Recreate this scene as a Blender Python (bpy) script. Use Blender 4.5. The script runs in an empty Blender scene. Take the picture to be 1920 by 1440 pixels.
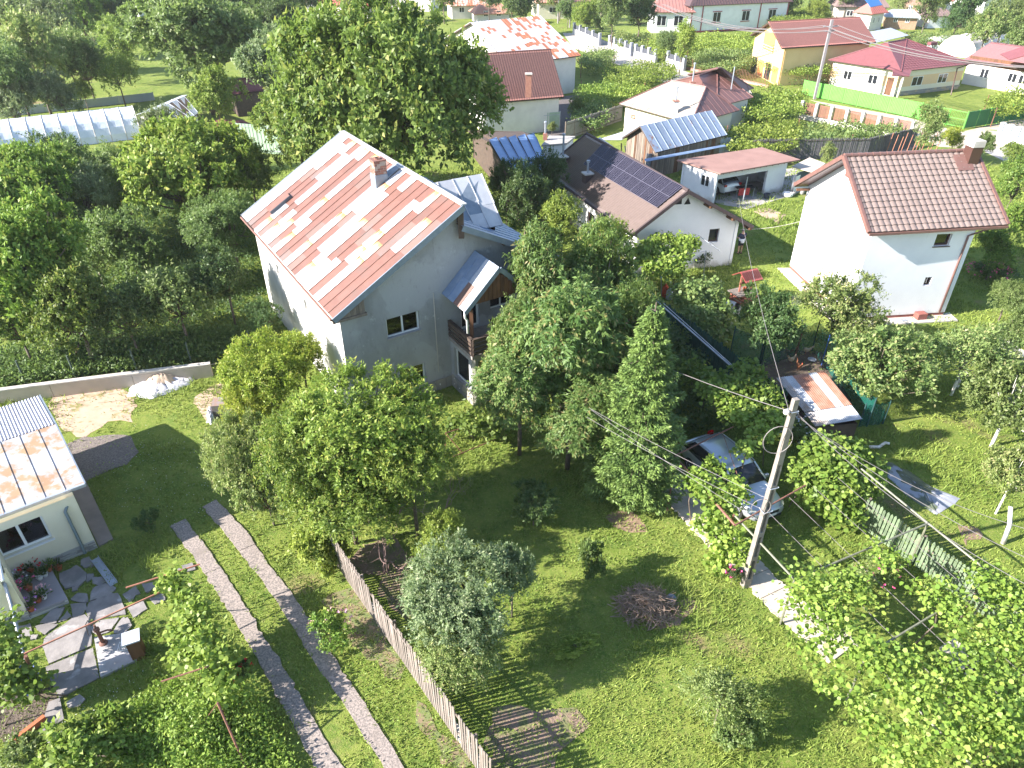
import bpy, bmesh, math, random
import numpy as np
from mathutils import Matrix, Vector
random.seed(7); rng = np.random.default_rng(7)
R = math.radians
sc = bpy.context.scene
# ---------------------------------------------------------------- camera, sky, sun, exposure
CAM_H = 19.5
cam_d = bpy.data.cameras.new('camera'); cam = bpy.data.objects.new('camera', cam_d)
sc.collection.objects.link(cam); sc.camera = cam
cam_d.sensor_width = 36.0; cam_d.lens = 36.0 * 1331 / 1920
cam_d.clip_end = 2000; cam_d.clip_start = 0.2
TH = math.atan2(895, 1331)
cam.location = (0, 0, CAM_H); cam.rotation_euler = (math.pi / 2 - TH, 0, 0)
AZ, EL = R(15.5), R(29)
world = bpy.data.worlds.new('World'); sc.world = world; world.use_nodes = True
wn = world.node_tree; bg = wn.nodes['Background']
sky = wn.nodes.new('ShaderNodeTexSky'); sky.sky_type = 'NISHITA'; sky.sun_disc = False
sky.sun_elevation = EL; sky.sun_rotation = math.atan2(-math.cos(AZ), -math.sin(AZ))
sky.altitude = 300; sky.air_density = 1.0; sky.dust_density = 0.6
wn.links.new(sky.outputs[0], bg.inputs[0]); bg.inputs[1].default_value = 0.105
sun_d = bpy.data.lights.new('sun', 'SUN'); sun_d.energy = 5.0; sun_d.angle = R(0.5); sun_d.color = (1.0, 0.945, 0.88)
sun = bpy.data.objects.new('sun', sun_d); sc.collection.objects.link(sun)
sdir = Vector((math.cos(AZ) * math.cos(EL), math.sin(AZ) * math.cos(EL), -math.sin(EL)))
sun.rotation_euler = sdir.to_track_quat('-Z', 'Y').to_euler()
sc.view_settings.view_transform = 'Standard'; sc.view_settings.look = 'None'
sc.view_settings.gamma = 1.0; sc.view_settings.use_curve_mapping = False
sc.view_settings.exposure = 1.8
sc.render.engine = 'CYCLES'
sc.cycles.max_bounces = 6; sc.cycles.diffuse_bounces = 3; sc.cycles.glossy_bounces = 2
sc.cycles.transmission_bounces = 3; sc.cycles.transparent_max_bounces = 8
sc.cycles.use_denoising = True
try: sc.cycles.denoiser = 'OPENIMAGEDENOISE'
except Exception: pass
sc.cycles.caustics_reflective = False; sc.cycles.caustics_refractive = False

# ---------------------------------------------------------------- measuring: photograph pixel + height -> point of the place
F0 = 1331.0; CT, ST = math.cos(TH), math.sin(TH)
def ray(x, y):
    v = y - 720
    return np.array([x - 960, F0 * CT - v * ST, -F0 * ST - v * CT])
def G(x, y, z=0.0):
    d = ray(x, y); s = (CAM_H - z) / -d[2]
    return np.array([d[0] * s, d[1] * s, z])
def onv(x, y, p, q):
    p = np.array(p[:2]); q = np.array(q[:2]); n = np.array([-(q - p)[1], (q - p)[0]]); d = ray(x, y)
    s = (n @ p) / (n @ d[:2]); return np.array([0, 0, CAM_H]) + d * s
def onp(x, y, A, B, C):
    n = np.cross(np.array(B) - A, np.array(C) - A); d = ray(x, y); o = np.array([0, 0, CAM_H])
    return o + d * (n @ (np.array(A) - o)) / (n @ d)
def htop(xb, yb, xt, yt, z=0.0):
    b = G(xb, yb, z); d = ray(xt, yt)
    return CAM_H + d[2] * math.hypot(b[0], b[1]) / math.hypot(d[0], d[1])
V3 = lambda *a: np.array(a, float)
def unit(v): v = np.array(v, float); return v / np.linalg.norm(v)

# ---------------------------------------------------------------- objects
COL = sc.collection
WM = {}
def setp(o, label=None, cat=None, group=None, kind=None):
    if label: o['label'] = label
    if cat: o['category'] = cat
    if group: o['group'] = group
    if kind: o['kind'] = kind
    return o
def thing(name, label, cat, loc=(0, 0, 0), group=None):
    o = bpy.data.objects.new(name, None); o.empty_display_size = .3
    COL.objects.link(o); o.location = Vector([float(a) for a in loc]); setp(o, label, cat, group)
    WM[o.name] = Matrix.Translation(o.location); return o
def attach(o, parent, M=None):
    M = Matrix.Identity(4) if M is None else M
    if parent is not None:
        o.parent = parent; o.matrix_parent_inverse = WM[parent.name].inverted() @ M
    else:
        o.matrix_world = M
    WM[o.name] = M
def mkmesh(name, verts, faces, tint=None, smooth=False):
    me = bpy.data.meshes.new(name)
    v = np.asarray(verts, dtype=np.float32)
    if isinstance(faces, np.ndarray):
        k = faces.shape[1]; n = len(faces)
        me.vertices.add(len(v)); me.vertices.foreach_set('co', v.ravel())
        me.loops.add(n * k); me.loops.foreach_set('vertex_index', faces.astype(np.int32).ravel())
        me.polygons.add(n); me.polygons.foreach_set('loop_start', np.arange(0, n * k, k, dtype=np.int32))
        try: me.polygons.foreach_set('loop_total', np.full(n, k, dtype=np.int32))
        except Exception: pass
        me.update(calc_edges=True)
    else:
        me.from_pydata([tuple(map(float, p)) for p in v], [], [tuple(int(i) for i in f) for f in faces])
        me.update()
    if tint is not None:
        a = me.attributes.new('tint', 'FLOAT', 'POINT'); a.data.foreach_set('value', np.asarray(tint, dtype=np.float32))
    if smooth:
        me.polygons.foreach_set('use_smooth', np.ones(len(me.polygons), dtype=bool))
    return me
def obj(name, me, m=None, parent=None, M=None, kind=None):
    o = bpy.data.objects.new(name, me); COL.objects.link(o)
    if m is not None:
        if len(me.materials) == 0: me.materials.append(m)
        elif me.materials[0] != m:
            o.material_slots[0].link = 'OBJECT'; o.material_slots[0].material = m
    attach(o, parent, M)
    if kind: o['kind'] = kind
    return o
class MB:                                   # collects shapes and links them as ONE mesh
    def __init__(s): s.v = []; s.f = []
    def add(s, vs, fs):
        n = len(s.v); s.v += [tuple(map(float, p)) for p in vs]; s.f += [tuple(i + n for i in f) for f in fs]; return s
    def frame(s, o, U, V, N):                # box from a corner and three edge vectors
        o, U, V, N = map(lambda a: np.array(a, float), (o, U, V, N))
        vs = [o, o + U, o + U + V, o + V, o + N, o + U + N, o + U + V + N, o + V + N]
        fs = [(0, 3, 2, 1), (4, 5, 6, 7), (0, 1, 5, 4), (1, 2, 6, 5), (2, 3, 7, 6), (3, 0, 4, 7)]
        if np.dot(np.cross(U, V), N) < 0: fs = [f[::-1] for f in fs]
        return s.add(vs, fs)
    def box(s, c, size, rz=0.0):             # centre of the base
        a = V3(math.cos(rz), math.sin(rz), 0) * size[0]; b = V3(-math.sin(rz), math.cos(rz), 0) * size[1]
        return s.frame(np.array(c, float) - a / 2 - b / 2, a, b, (0, 0, size[2]))
    def beam(s, p, q, w, h=None, up=(0, 0, 1)):
        h = h or w; p = np.array(p, float); q = np.array(q, float); d = q - p; t = unit(d)
        a = np.cross(t, up); a = unit(a) if np.linalg.norm(a) > 1e-3 else V3(1, 0, 0)
        b = np.cross(a, t)
        return s.frame(p - a * w / 2 - b * h / 2, d, a * w, b * h)
    def tube(s, pts, r, n=6, r2=None):
        pts = [np.array(p, float) for p in pts]; m = len(pts); base = len(s.v)
        prev = None
        for i, p in enumerate(pts):
            t = unit(pts[min(i + 1, m - 1)] - pts[max(i - 1, 0)])
            ref = V3(0, 0, 1) if abs(t[2]) < .9 else V3(1, 0, 0)
            a = unit(np.cross(t, ref)) if prev is None else unit(prev - t * np.dot(prev, t)); prev = a
            b = np.cross(t, a); rr = r if r2 is None else r + (r2 - r) * i / max(1, m - 1)
            for k in range(n):
                g = 2 * math.pi * k / n
                s.v.append(tuple(p + (a * math.cos(g) + b * math.sin(g)) * rr))
        for i in range(m - 1):
            for k in range(n):
                k2 = (k + 1) % n
                s.f.append((base + i * n + k, base + i * n + k2, base + (i + 1) * n + k2, base + (i + 1) * n + k))
        s.f.append(tuple(base + k for k in range(n))[::-1]); s.f.append(tuple(base + (m - 1) * n + k for k in range(n)))
        return s
    def lathe(s, c, prof, n=14, rz=None):
        c = np.array(c, float); base = len(s.v)
        for (r, z) in prof:
            for k in range(n):
                g = 2 * math.pi * k / n; s.v.append((c[0] + r * math.cos(g), c[1] + r * math.sin(g), c[2] + z))
        for i in range(len(prof) - 1):
            for k in range(n):
                k2 = (k + 1) % n
                s.f.append((base + i * n + k, base + i * n + k2, base + (i + 1) * n + k2, base + (i + 1) * n + k))
        s.f.append(tuple(base + (len(prof) - 1) * n + k for k in range(n)))
        return s
    def prism(s, poly, z0, z1):              # poly: xy list (any winding)
        poly = [np.array(p[:2], float) for p in poly]
        A = sum(poly[i][0] * poly[(i + 1) % len(poly)][1] - poly[(i + 1) % len(poly)][0] * poly[i][1] for i in range(len(poly)))
        if A < 0: poly = poly[::-1]
        n = len(poly)
        vs = [(p[0], p[1], z0) for p in poly] + [(p[0], p[1], z1) for p in poly]
        fs = [tuple(range(n))[::-1], tuple(range(n, 2 * n))] + [(i, (i + 1) % n, n + (i + 1) % n, n + i) for i in range(n)]
        return s.add(vs, fs)
    def slab(s, pts, t):                     # planar polygon pts thickened downwards by t
        pts = [np.array(p, float) for p in pts]; n = len(pts)
        N = unit(np.cross(pts[1] - pts[0], pts[2] - pts[0]))
        if N[2] < 0: pts = pts[::-1]; N = -N
        lo = [p - N * t for p in pts]
        return s.add(pts + lo, [tuple(range(n)), tuple(range(n, 2 * n))[::-1]] + [((i + 1) % n, i, n + i, n + (i + 1) % n) for i in range(n)])
    def build(s, name, m, parent=None, kind=None, smooth=False):
        return obj(name, mkmesh(name, s.v, s.f, smooth=smooth), m, parent, kind=kind)
def single(name, mb, m, label, cat, group=None, smooth=False):
    o = mb.build(name, m, smooth=smooth); setp(o, label, cat, group); return o
def affine(o, U, V, N):
    M = Matrix.Identity(4)
    for i in range(3): M[i][0] = float(U[i]); M[i][1] = float(V[i]); M[i][2] = float(N[i]); M[i][3] = float(o[i])
    return M
def piece(name, me, m, parent, o, U, V, N): return obj(name, me, m, parent, affine(o, U, V, N))
UBOX = mkmesh('unit_block', [(0,0,0),(1,0,0),(1,1,0),(0,1,0),(0,0,1),(1,0,1),(1,1,1),(0,1,1)],
              [(0,3,2,1),(4,5,6,7),(0,1,5,4),(1,2,6,5),(2,3,7,6),(3,0,4,7)])

# ---------------------------------------------------------------- materials
MC = {}
def nodes(name):
    m = bpy.data.materials.new(name); m.use_nodes = True; nt = m.node_tree
    return m, nt, nt.nodes, nt.links, nt.nodes['Principled BSDF']
def mixc(nt, f, a, b, mode='MIX'):
    n = nt.nodes.new('ShaderNodeMix'); n.data_type = 'RGBA'; n.blend_type = mode
    for s, v in ((0, f), (6, a), (7, b)):
        if hasattr(v, 'links') or hasattr(v, 'node'): nt.links.new(v, n.inputs[s])
        elif s == 0: n.inputs[0].default_value = v
        else: n.inputs[s].default_value = (*v, 1) if len(v) == 3 else v
    return n.outputs[2]
def noise(nt, vec, scale, detail=4, rough=.6, dist=0):
    n = nt.nodes.new('ShaderNodeTexNoise'); n.inputs['Scale'].default_value = scale
    n.inputs['Detail'].default_value = detail; n.inputs['Roughness'].default_value = rough; n.inputs['Distortion'].default_value = dist
    if vec is not None: nt.links.new(vec, n.inputs['Vector'])
    return n.outputs[0]
def ramp(nt, f, lo, hi):
    n = nt.nodes.new('ShaderNodeMapRange'); n.inputs[1].default_value = lo; n.inputs[2].default_value = hi; nt.links.new(f, n.inputs[0]); return n.outputs[0]
def bump(nt, bs, h, strength=.4, dist=.02):
    n = nt.nodes.new('ShaderNodeBump'); n.inputs['Strength'].default_value = strength; n.inputs['Distance'].default_value = dist
    nt.links.new(h, n.inputs['Height']); nt.links.new(n.outputs[0], bs.inputs['Normal'])
def wpos(nt, stretch=None):
    g = nt.nodes.new('ShaderNodeNewGeometry'); o = g.outputs['Position']
    if stretch:
        mp = nt.nodes.new('ShaderNodeMapping'); mp.inputs['Scale'].default_value = stretch; nt.links.new(o, mp.inputs[0]); o = mp.outputs[0]
    return o
def orand(nt): return nt.nodes.new('ShaderNodeObjectInfo').outputs['Random']
def mat(name, c1, c2=None, scale=2.0, rough=.8, bmp=.2, c3=None, s3=.5, lo=.35, hi=.65, lo3=.55, hi3=.75, metal=0, var=0.0, stretch=None, fine=30, spec=None, bd=.01):
    if name in MC: return MC[name]
    m, nt, N, L, B = nodes(name); P = wpos(nt, stretch)
    col = None
    if c2 is not None: col = mixc(nt, ramp(nt, noise(nt, P, scale), lo, hi), c1, c2)
    if c3 is not None: col = mixc(nt, ramp(nt, noise(nt, P, s3, 5), lo3, hi3), col if col is not None else c1, c3)
    if var:
        r = orand(nt); mp = nt.nodes.new('ShaderNodeMapRange'); L.new(r, mp.inputs[0]); mp.inputs[3].default_value = 1 - var; mp.inputs[4].default_value = 1 + var
        hs = nt.nodes.new('ShaderNodeHueSaturation'); L.new(mp.outputs[0], hs.inputs['Value'])
        if col is None: hs.inputs['Color'].default_value = (*c1, 1)
        else: L.new(col, hs.inputs['Color'])
        col = hs.outputs[0]
    if col is None: B.inputs['Base Color'].default_value = (*c1, 1)
    else: L.new(col, B.inputs['Base Color'])
    B.inputs['Roughness'].default_value = rough; B.inputs['Metallic'].default_value = metal
    if spec is not None: B.inputs['Specular IOR Level'].default_value = spec
    if bmp: bump(nt, B, noise(nt, P, fine, 3), bmp, bd)
    MC[name] = m; return m
def leafmat(name, c1, c2, tip, trans=.42, rough=.5):
    m, nt, N, L, B = nodes(name)
    a = N.new('ShaderNodeAttribute'); a.attribute_name = 'tint'
    r = orand(nt)
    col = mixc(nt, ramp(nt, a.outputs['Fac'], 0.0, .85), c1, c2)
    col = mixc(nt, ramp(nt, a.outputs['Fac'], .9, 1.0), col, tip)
    hs = N.new('ShaderNodeHueSaturation'); mh = N.new('ShaderNodeMapRange'); fr_ = N.new('ShaderNodeMath'); fr_.operation = 'FRACT'; ml_ = N.new('ShaderNodeMath'); ml_.operation = 'MULTIPLY'; ml_.inputs[1].default_value = 7.31; L.new(r, ml_.inputs[0]); L.new(ml_.outputs[0], fr_.inputs[0]); L.new(fr_.outputs[0], mh.inputs[0]); mh.inputs[3].default_value = .480; mh.inputs[4].default_value = .508; L.new(mh.outputs[0], hs.inputs['Hue']); mp = N.new('ShaderNodeMapRange'); L.new(r, mp.inputs[0]); mp.inputs[3].default_value = .86; mp.inputs[4].default_value = 1.16
    L.new(mp.outputs[0], hs.inputs['Value']); L.new(col, hs.inputs['Color']); col = hs.outputs[0]
    L.new(col, B.inputs['Base Color']); B.inputs['Roughness'].default_value = rough; B.inputs['Specular IOR Level'].default_value = .35
    t = N.new('ShaderNodeBsdfTranslucent'); tc = mixc(nt, .35, col, (.24, .36, .06)); L.new(tc, t.inputs[0])
    mx = N.new('ShaderNodeMixShader'); mx.inputs[0].default_value = trans
    L.new(B.outputs[0], mx.inputs[1]); L.new(t.outputs[0], mx.inputs[2]); L.new(mx.outputs[0], N['Material Output'].inputs[0])
    MC[name] = m; return m
LEAF = dict(
    walnut=leafmat('walnut_leaves', (.085,.160,.030), (.200,.290,.060), (.33,.34,.08)),
    bright=leafmat('bright_leaves', (.095,.180,.028), (.220,.320,.055), (.36,.36,.08)),
    lime=leafmat('yellow_green_leaves', (.190,.270,.030), (.330,.400,.050), (.42,.38,.07)),
    plum=leafmat('plum_leaves', (.090,.155,.042), (.185,.260,.080), (.28,.33,.14)),
    dark=leafmat('dark_leaves', (.045,.095,.030), (.100,.165,.052), (.16,.20,.08)),
    grey=leafmat('grey_green_leaves', (.120,.180,.080), (.230,.290,.140), (.36,.38,.22)),
    cherry=leafmat('cherry_leaves', (.085,.160,.040), (.190,.270,.075), (.32,.24,.10)),
    spruce=leafmat('spruce_needles', (.060,.125,.035), (.140,.225,.055), (.24,.32,.08), trans=.12),
    vine=leafmat('vine_leaves', (.145,.240,.036), (.300,.385,.075), (.34,.40,.085)),
    hazel=leafmat('hazel_leaves', (.130,.210,.060), (.270,.340,.110), (.42,.38,.18)),
)
bark = mat('tree_bark', (.16,.12,.09), (.09,.07,.055), 6, bmp=.5)
whitebark = mat('limewashed_bark', (.75,.73,.68), (.4,.36,.3), 5, bmp=.3)
deadwood = mat('dead_twigs', (.20,.13,.09), (.30,.22,.17), 5, bmp=.2)
concrete = mat('concrete', (.42,.39,.36), (.30,.28,.26), 2, c3=(.22,.20,.18), s3=.7, bmp=.35)
lightconcrete = mat('light_concrete', (.55,.51,.46), (.44,.40,.36), 1.5, bmp=.3)
exposed = mat('exposed_pebble_concrete', (.33,.27,.235), (.17,.145,.13), 17, bmp=.7, c3=(.20,.165,.14), s3=1.1, lo=.42, hi=.58)
polecon = mat('pole_concrete', (.27,.235,.205), (.19,.165,.145), 5, bmp=.3, c3=(.15,.135,.12), s3=1.5)
white = mat('white_paint', (.80,.79,.78), (.72,.71,.70), 1, bmp=.05)
def plastermat():
    m, nt, N, L, B = nodes('white_plaster'); P = wpos(nt); P2 = wpos(nt, (1, 1, .18)); sx = N.new('ShaderNodeSeparateXYZ'); L.new(P, sx.inputs[0])
    c = mixc(nt, ramp(nt, noise(nt, P, .8), .35, .65), (.80,.79,.80), (.745,.735,.75)); c = mixc(nt, ramp(nt, noise(nt, P2, 2.4, 6, .7), .62, .85), c, (.62,.61,.61))
    a = N.new('ShaderNodeMath'); a.operation = 'MULTIPLY_ADD'; L.new(noise(nt, P, 2.2, 5, .7), a.inputs[0]); a.inputs[1].default_value = -1.1; L.new(sx.outputs[2], a.inputs[2])
    c = mixc(nt, ramp(nt, a.outputs[0], -.05, -.42), c, (.50,.47,.44)); L.new(c, B.inputs['Base Color']); B.inputs['Roughness'].default_value = .9; bump(nt, B, noise(nt, P, 12, 5), .15, .01); return m
whiteplaster = plastermat()
pvc = mat('white_pvc', (.80,.80,.80), bmp=0, rough=.35)
wood_old = mat('weathered_wood', (.25,.20,.16), (.13,.10,.08), 4, bmp=.4, var=.25, stretch=(1,1,.15))
wood_brown = mat('brown_stained_wood', (.17,.075,.035), (.09,.04,.02), 4, bmp=.3, var=.2, stretch=(1,1,.2))
wood_dark = mat('dark_wood', (.055,.038,.030), (.09,.06,.045), 4, bmp=.3, var=.2)
wood_grey = mat('grey_picket_wood', (.27,.225,.195), (.17,.14,.12), 5, bmp=.35, var=.22, stretch=(1,1,.2))
green_wood = mat('faded_green_wood', (.16,.21,.12), (.10,.14,.08), 5, bmp=.3, var=.2)
dark_green = mat('dark_green_paint', (.020,.075,.055), (.012,.05,.038), 3, bmp=.1, var=.15)
rust_pipe = mat('rusty_pipe', (.24,.10,.06), (.13,.06,.045), 9, bmp=.3, rough=.7)
copper_pipe = mat('primer_red_pipe', (.42,.17,.10), (.28,.12,.08), 6, bmp=.2, rough=.6)
greenpipe = mat('grey_green_pipe', (.20,.20,.14), (.14,.14,.10), 5, bmp=.1, rough=.5)
steel = mat('galvanised_steel', (.42,.45,.50), (.32,.35,.40), 2, rough=.45, bmp=.05, metal=.4)
wire_m = mat('wire', (.14,.12,.12), bmp=0, rough=.6)
cable_m = mat('overhead_cable', (.17,.15,.15), bmp=0, rough=.6)
soil = mat('bare_soil', (.28,.19,.125), (.20,.135,.09), 1.5, bmp=.6, c3=(.14,.10,.07), s3=.6, fine=12, bd=.04)
darkmat = mat('dark_interior', (.012,.012,.013), bmp=0)
black = mat('black_rubber', (.02,.02,.02), bmp=0, rough=.6)
terracotta = mat('terracotta', (.42,.12,.05), bmp=0)
redpaint = mat('red_paint', (.45,.03,.03), bmp=0, rough=.5)
def glassmat():
    m, nt, N, L, B = nodes('window_glass')
    g = N.new('ShaderNodeBsdfGlossy'); g.inputs['Roughness'].default_value = .03; g.inputs['Color'].default_value = (.85,.88,.92,1)
    t = N.new('ShaderNodeBsdfTransparent'); t.inputs[0].default_value = (.55,.58,.62,1)
    fr = N.new('ShaderNodeFresnel'); fr.inputs[0].default_value = 1.9
    mx = N.new('ShaderNodeMixShader'); L.new(fr.outputs[0], mx.inputs[0]); L.new(t.outputs[0], mx.inputs[1]); L.new(g.outputs[0], mx.inputs[2])
    L.new(mx.outputs[0], N['Material Output'].inputs[0]); return m
glass = glassmat()
darkglass = mat('dark_glass', (.02,.022,.028), bmp=0, rough=.06)
curtain = mat('pale_curtain', (.30,.36,.42), (.18,.22,.28), 5, bmp=0)

# ---------------------------------------------------------------- walls, windows, roofs
def wall(p, q, z0, z1, m, parent, holes=(), top=None, t=.22, name='wall'):
    """solid wall from p to q (outside on the right hand going p->q); holes: (u0,u1,za,zb); top: extra gable points (u,z)"""
    p = np.array(p[:2], float); q = np.array(q[:2], float); Lw = np.linalg.norm(q - p); d = (q - p) / Lw; n = V3(d[1], -d[0])
    mb = MB()
    def P(u, z, k=0.0): return (p[0] + d[0] * u - n[0] * k, p[1] + d[1] * u - n[1] * k, z)
    us = sorted({0.0, float(Lw), *[h[0] for h in holes], *[h[1] for h in holes]})
    zs = sorted({float(z0), float(z1), *[h[2] for h in holes], *[h[3] for h in holes]})
    for i in range(len(us) - 1):
        for j in range(len(zs) - 1):
            uc = (us[i] + us[i + 1]) / 2; zc = (zs[j] + zs[j + 1]) / 2
            if any(h[0] < uc < h[1] and h[2] < zc < h[3] for h in holes): continue
            for k, rev in ((0, 0), (t, 1)):
                f = [P(us[i], zs[j], k), P(us[i + 1], zs[j], k), P(us[i + 1], zs[j + 1], k), P(us[i], zs[j + 1], k)]
                mb.add(f[::-1] if rev else f, [(0, 1, 2, 3)])
    for (a, b, c, e) in holes:
        for (s1, s2) in (((a, c), (a, e)), ((b, e), (b, c)), ((a, e), (b, e)), ((b, c), (a, c))):
            mb.add([P(*s1, 0), P(*s2, 0), P(*s2, t), P(*s1, t)], [(0, 1, 2, 3)])
    if top:
        pts = [(0, z1)] + list(top) + [(Lw, z1)]; n_ = len(pts)
        mb.add([P(u, z, 0) for u, z in pts][::-1] + [P(u, z, t) for u, z in pts], [tuple(range(n_)), tuple(range(n_, 2 * n_))])
    return mb.build(name, m, parent)
def window(p, q, u0, u1, za, zb, parent, frame=pvc, fw=.07, depth=.13, mull=1, gl=None, sill=None, curt=None, cross=False):
    p = np.array(p[:2], float); q = np.array(q[:2], float); d = unit(q - p); n = V3(d[1], -d[0])
    D = V3(d[0], d[1], 0); Nn = V3(n[0], n[1], 0); o = V3(p[0], p[1], 0) - Nn * depth; Z = V3(0, 0, 1)
    mb = MB()
    mb.frame(o + D * u0 + Z * za, D * (u1 - u0), Nn * -.06, Z * fw); mb.frame(o + D * u0 + Z * (zb - fw), D * (u1 - u0), Nn * -.06, Z * fw)
    mb.frame(o + D * u0 + Z * (za + fw), D * fw, Nn * -.06, Z * (zb - za - 2 * fw)); mb.frame(o + D * (u1 - fw) + Z * (za + fw), D * fw, Nn * -.06, Z * (zb - za - 2 * fw))
    for k in range(mull):
        uc = u0 + (u1 - u0) * (k + 1) / (mull + 1)
        mb.frame(o + D * (uc - fw * .55) + Z * (za + fw) - Nn * .003, D * fw * 1.1, Nn * -.054, Z * (zb - za - 2 * fw))
    w = mb.build('window', frame, parent)
    uu = [u0 + fw] + [u0 + (u1 - u0) * (k + 1) / (mull + 1) for k in range(mull)] + [u1 - fw]
    for k in range(mull + 1):
        piece('pane', UBOX, gl or glass, w, o + D * uu[k] + Z * (za + fw) - Nn * .03, D * (uu[k + 1] - uu[k]), Nn * -.012, Z * (zb - za - 2 * fw))
    if sill: piece('window_sill', UBOX, sill, w, o + D * (u0 - .05) + Z * (za - .05) + Nn * (depth + .06), D * (u1 - u0 + .1), Nn * -(depth + .05), Z * .045)
    if curt: piece('curtain', UBOX, curt, w, o + D * (u0 + (u1 - u0) * .55) + Z * (za + fw) - Nn * .16, D * (u1 - u0) * .42, Nn * -.02, Z * (zb - za - 2 * fw))
    return w
def sheetmat(name, c1, c2, st, metal=0.0, rough=.55, sc_=1.2, amt=(.55,.7), var=.08):
    return mat(name, c1, c2, 3, rough, .08, c3=st, s3=sc_, lo3=amt[0], hi3=amt[1], metal=metal, var=var, stretch=(1, 1, 1))
galv = sheetmat('bright_galvanised_sheet', (.46,.455,.465), (.40,.395,.40), (.40,.30,.20), amt=(.60,.74))
galv_clean = sheetmat('clean_galvanised_sheet', (.49,.49,.51), (.43,.43,.45), (.42,.38,.34), amt=(.66,.85))
def streakmat():
    m, nt, N, L, B = nodes('rust_streaked_sheet'); tc = N.new('ShaderNodeTexCoord'); mp = N.new('ShaderNodeMapping'); mp.inputs['Scale'].default_value = (7, .9, 1); L.new(tc.outputs['Object'], mp.inputs[0])
    oi = N.new('ShaderNodeObjectInfo'); L.new(oi.outputs['Location'], mp.inputs['Location']); n1 = noise(nt, mp.outputs[0], 1.0, 5, .6); sx = N.new('ShaderNodeSeparateXYZ'); L.new(tc.outputs['Object'], sx.inputs[0])
    r = N.new('ShaderNodeMapRange'); L.new(sx.outputs[1], r.inputs[0]); r.inputs[1].default_value = .15; r.inputs[2].default_value = 1.0; r.inputs[3].default_value = -.25; r.inputs[4].default_value = .42
    a = N.new('ShaderNodeMath'); a.operation = 'ADD'; L.new(n1, a.inputs[0]); L.new(r.outputs[0], a.inputs[1])
    c = mixc(nt, ramp(nt, a.outputs[0], .48, .78), (.48,.475,.47), (.44,.30,.16)); c = mixc(nt, ramp(nt, a.outputs[0], .74, .92), c, (.40,.15,.055)); L.new(c, B.inputs['Base Color']); B.inputs['Roughness'].default_value = .6; return m
galv_stain = streakmat()
rustred = sheetmat('red_brown_sheet', (.180,.084,.062), (.158,.073,.054), (.14,.082,.066), amt=(.5,.75))
rustdark = sheetmat('dull_brown_sheet', (.170,.105,.085), (.19,.11,.088), (.155,.12,.11), amt=(.5,.7))
bluegalv = sheetmat('blue_grey_sheet', (.20,.28,.42), (.25,.33,.47), (.32,.39,.52), rough=.4, metal=.3)
greygalv = sheetmat('grey_galvanised_sheet', (.34,.37,.43), (.41,.44,.50), (.40,.25,.15), rough=.45, metal=.15, amt=(.68,.74))
seam_m = mat('seam_edge', (.20,.19,.20), bmp=0, rough=.5)
USHEET = None
def make_usheet():
    # sheet with a standing seam along its v edge: unit in u and v, real height in n
    v = [(0,0,0),(1,0,0),(1,1,0),(0,1,0),(0,0,.4),(.955,0,.4),(.955,1,.4),(0,1,.4),(.955,0,1.6),(1,0,1.6),(1,1,1.6),(.955,1,1.6)]
    f = [(0,3,2,1),(4,5,6,7),(5,8,11,6),(8,9,10,11),(9,1,2,10),(0,4,7,3),(0,1,9,8,5,4),(3,7,6,11,10,2)]
    return mkmesh('seam_sheet', v, f)
USHEET = make_usheet()
def sheets(parent, A, B, C, D, nu, nv, pick, name='roof_sheet', h=.022, jit=.3, me=None, gap=.0):
    """A,B along the eave, D,C along the ridge (A-D, B-C up the slope); every sheet is an object"""
    A, B, C, D = [np.array(x, float) for x in (A, B, C, D)]
    n = unit(np.cross(B - A, D - A)); n = n if n[2] > 0 else -n
    for i in range(nu):
        a0, b0 = A + (B - A) * i / nu, A + (B - A) * (i + 1) / nu; d0, c0 = D + (C - D) * i / nu, D + (C - D) * (i + 1) / nu
        ph = random.uniform(-jit, jit); cuts = [0.0] + [min(.97, max(.03, (k + ph) / nv)) for k in range(1, nv)] + [1.0]
        for k in range(nv):
            s, e = cuts[k], cuts[k + 1]
            o = a0 + (d0 - a0) * s; U = b0 + (c0 - b0) * s - o; Vv = a0 + (d0 - a0) * e - o
            piece(name, me or USHEET, pick(i, k), parent, o + n * (.0015 * (k % 2)), U, Vv, n * h)
def stepped(A, B, C, D, rows, cols, step=.05, wave=.035, per=6):
    """metal or clay tile roof surface: rows step down, waves run up the slope"""
    A, B, C, D = [np.array(x, float) for x in (A, B, C, D)]
    n = unit(np.cross(B - A, D - A)); n = n if n[2] > 0 else -n
    nu = cols * per; us = np.arange(nu + 1) / nu
    wv = wave * (np.abs(np.sin(us * cols * math.pi)) ** .7)
    vs = []; fs = []
    for r in range(rows):
        for (v, hh) in ((r / rows, step), ((r + 1) / rows, 0.0)):
            lo = A[None] + (B - A)[None] * us[:, None]; hi = D[None] + (C - D)[None] * us[:, None]
            vs.append(lo + (hi - lo) * v + n * (wv + hh + .01)[:, None])
    V = np.concatenate(vs)
    idx = np.arange(nu)
    for k in range(rows * 2 - 1):
        a = k * (nu + 1) + idx; b = (k + 1) * (nu + 1) + idx
        fs.append(np.stack([a, a + 1, b + 1, b], 1))
    Fc = np.concatenate(fs)
    if np.dot(np.cross(B - A, D - A), n) < 0: Fc = Fc[:, ::-1]
    return mkmesh('tiles', V, np.ascontiguousarray(Fc))
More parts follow.
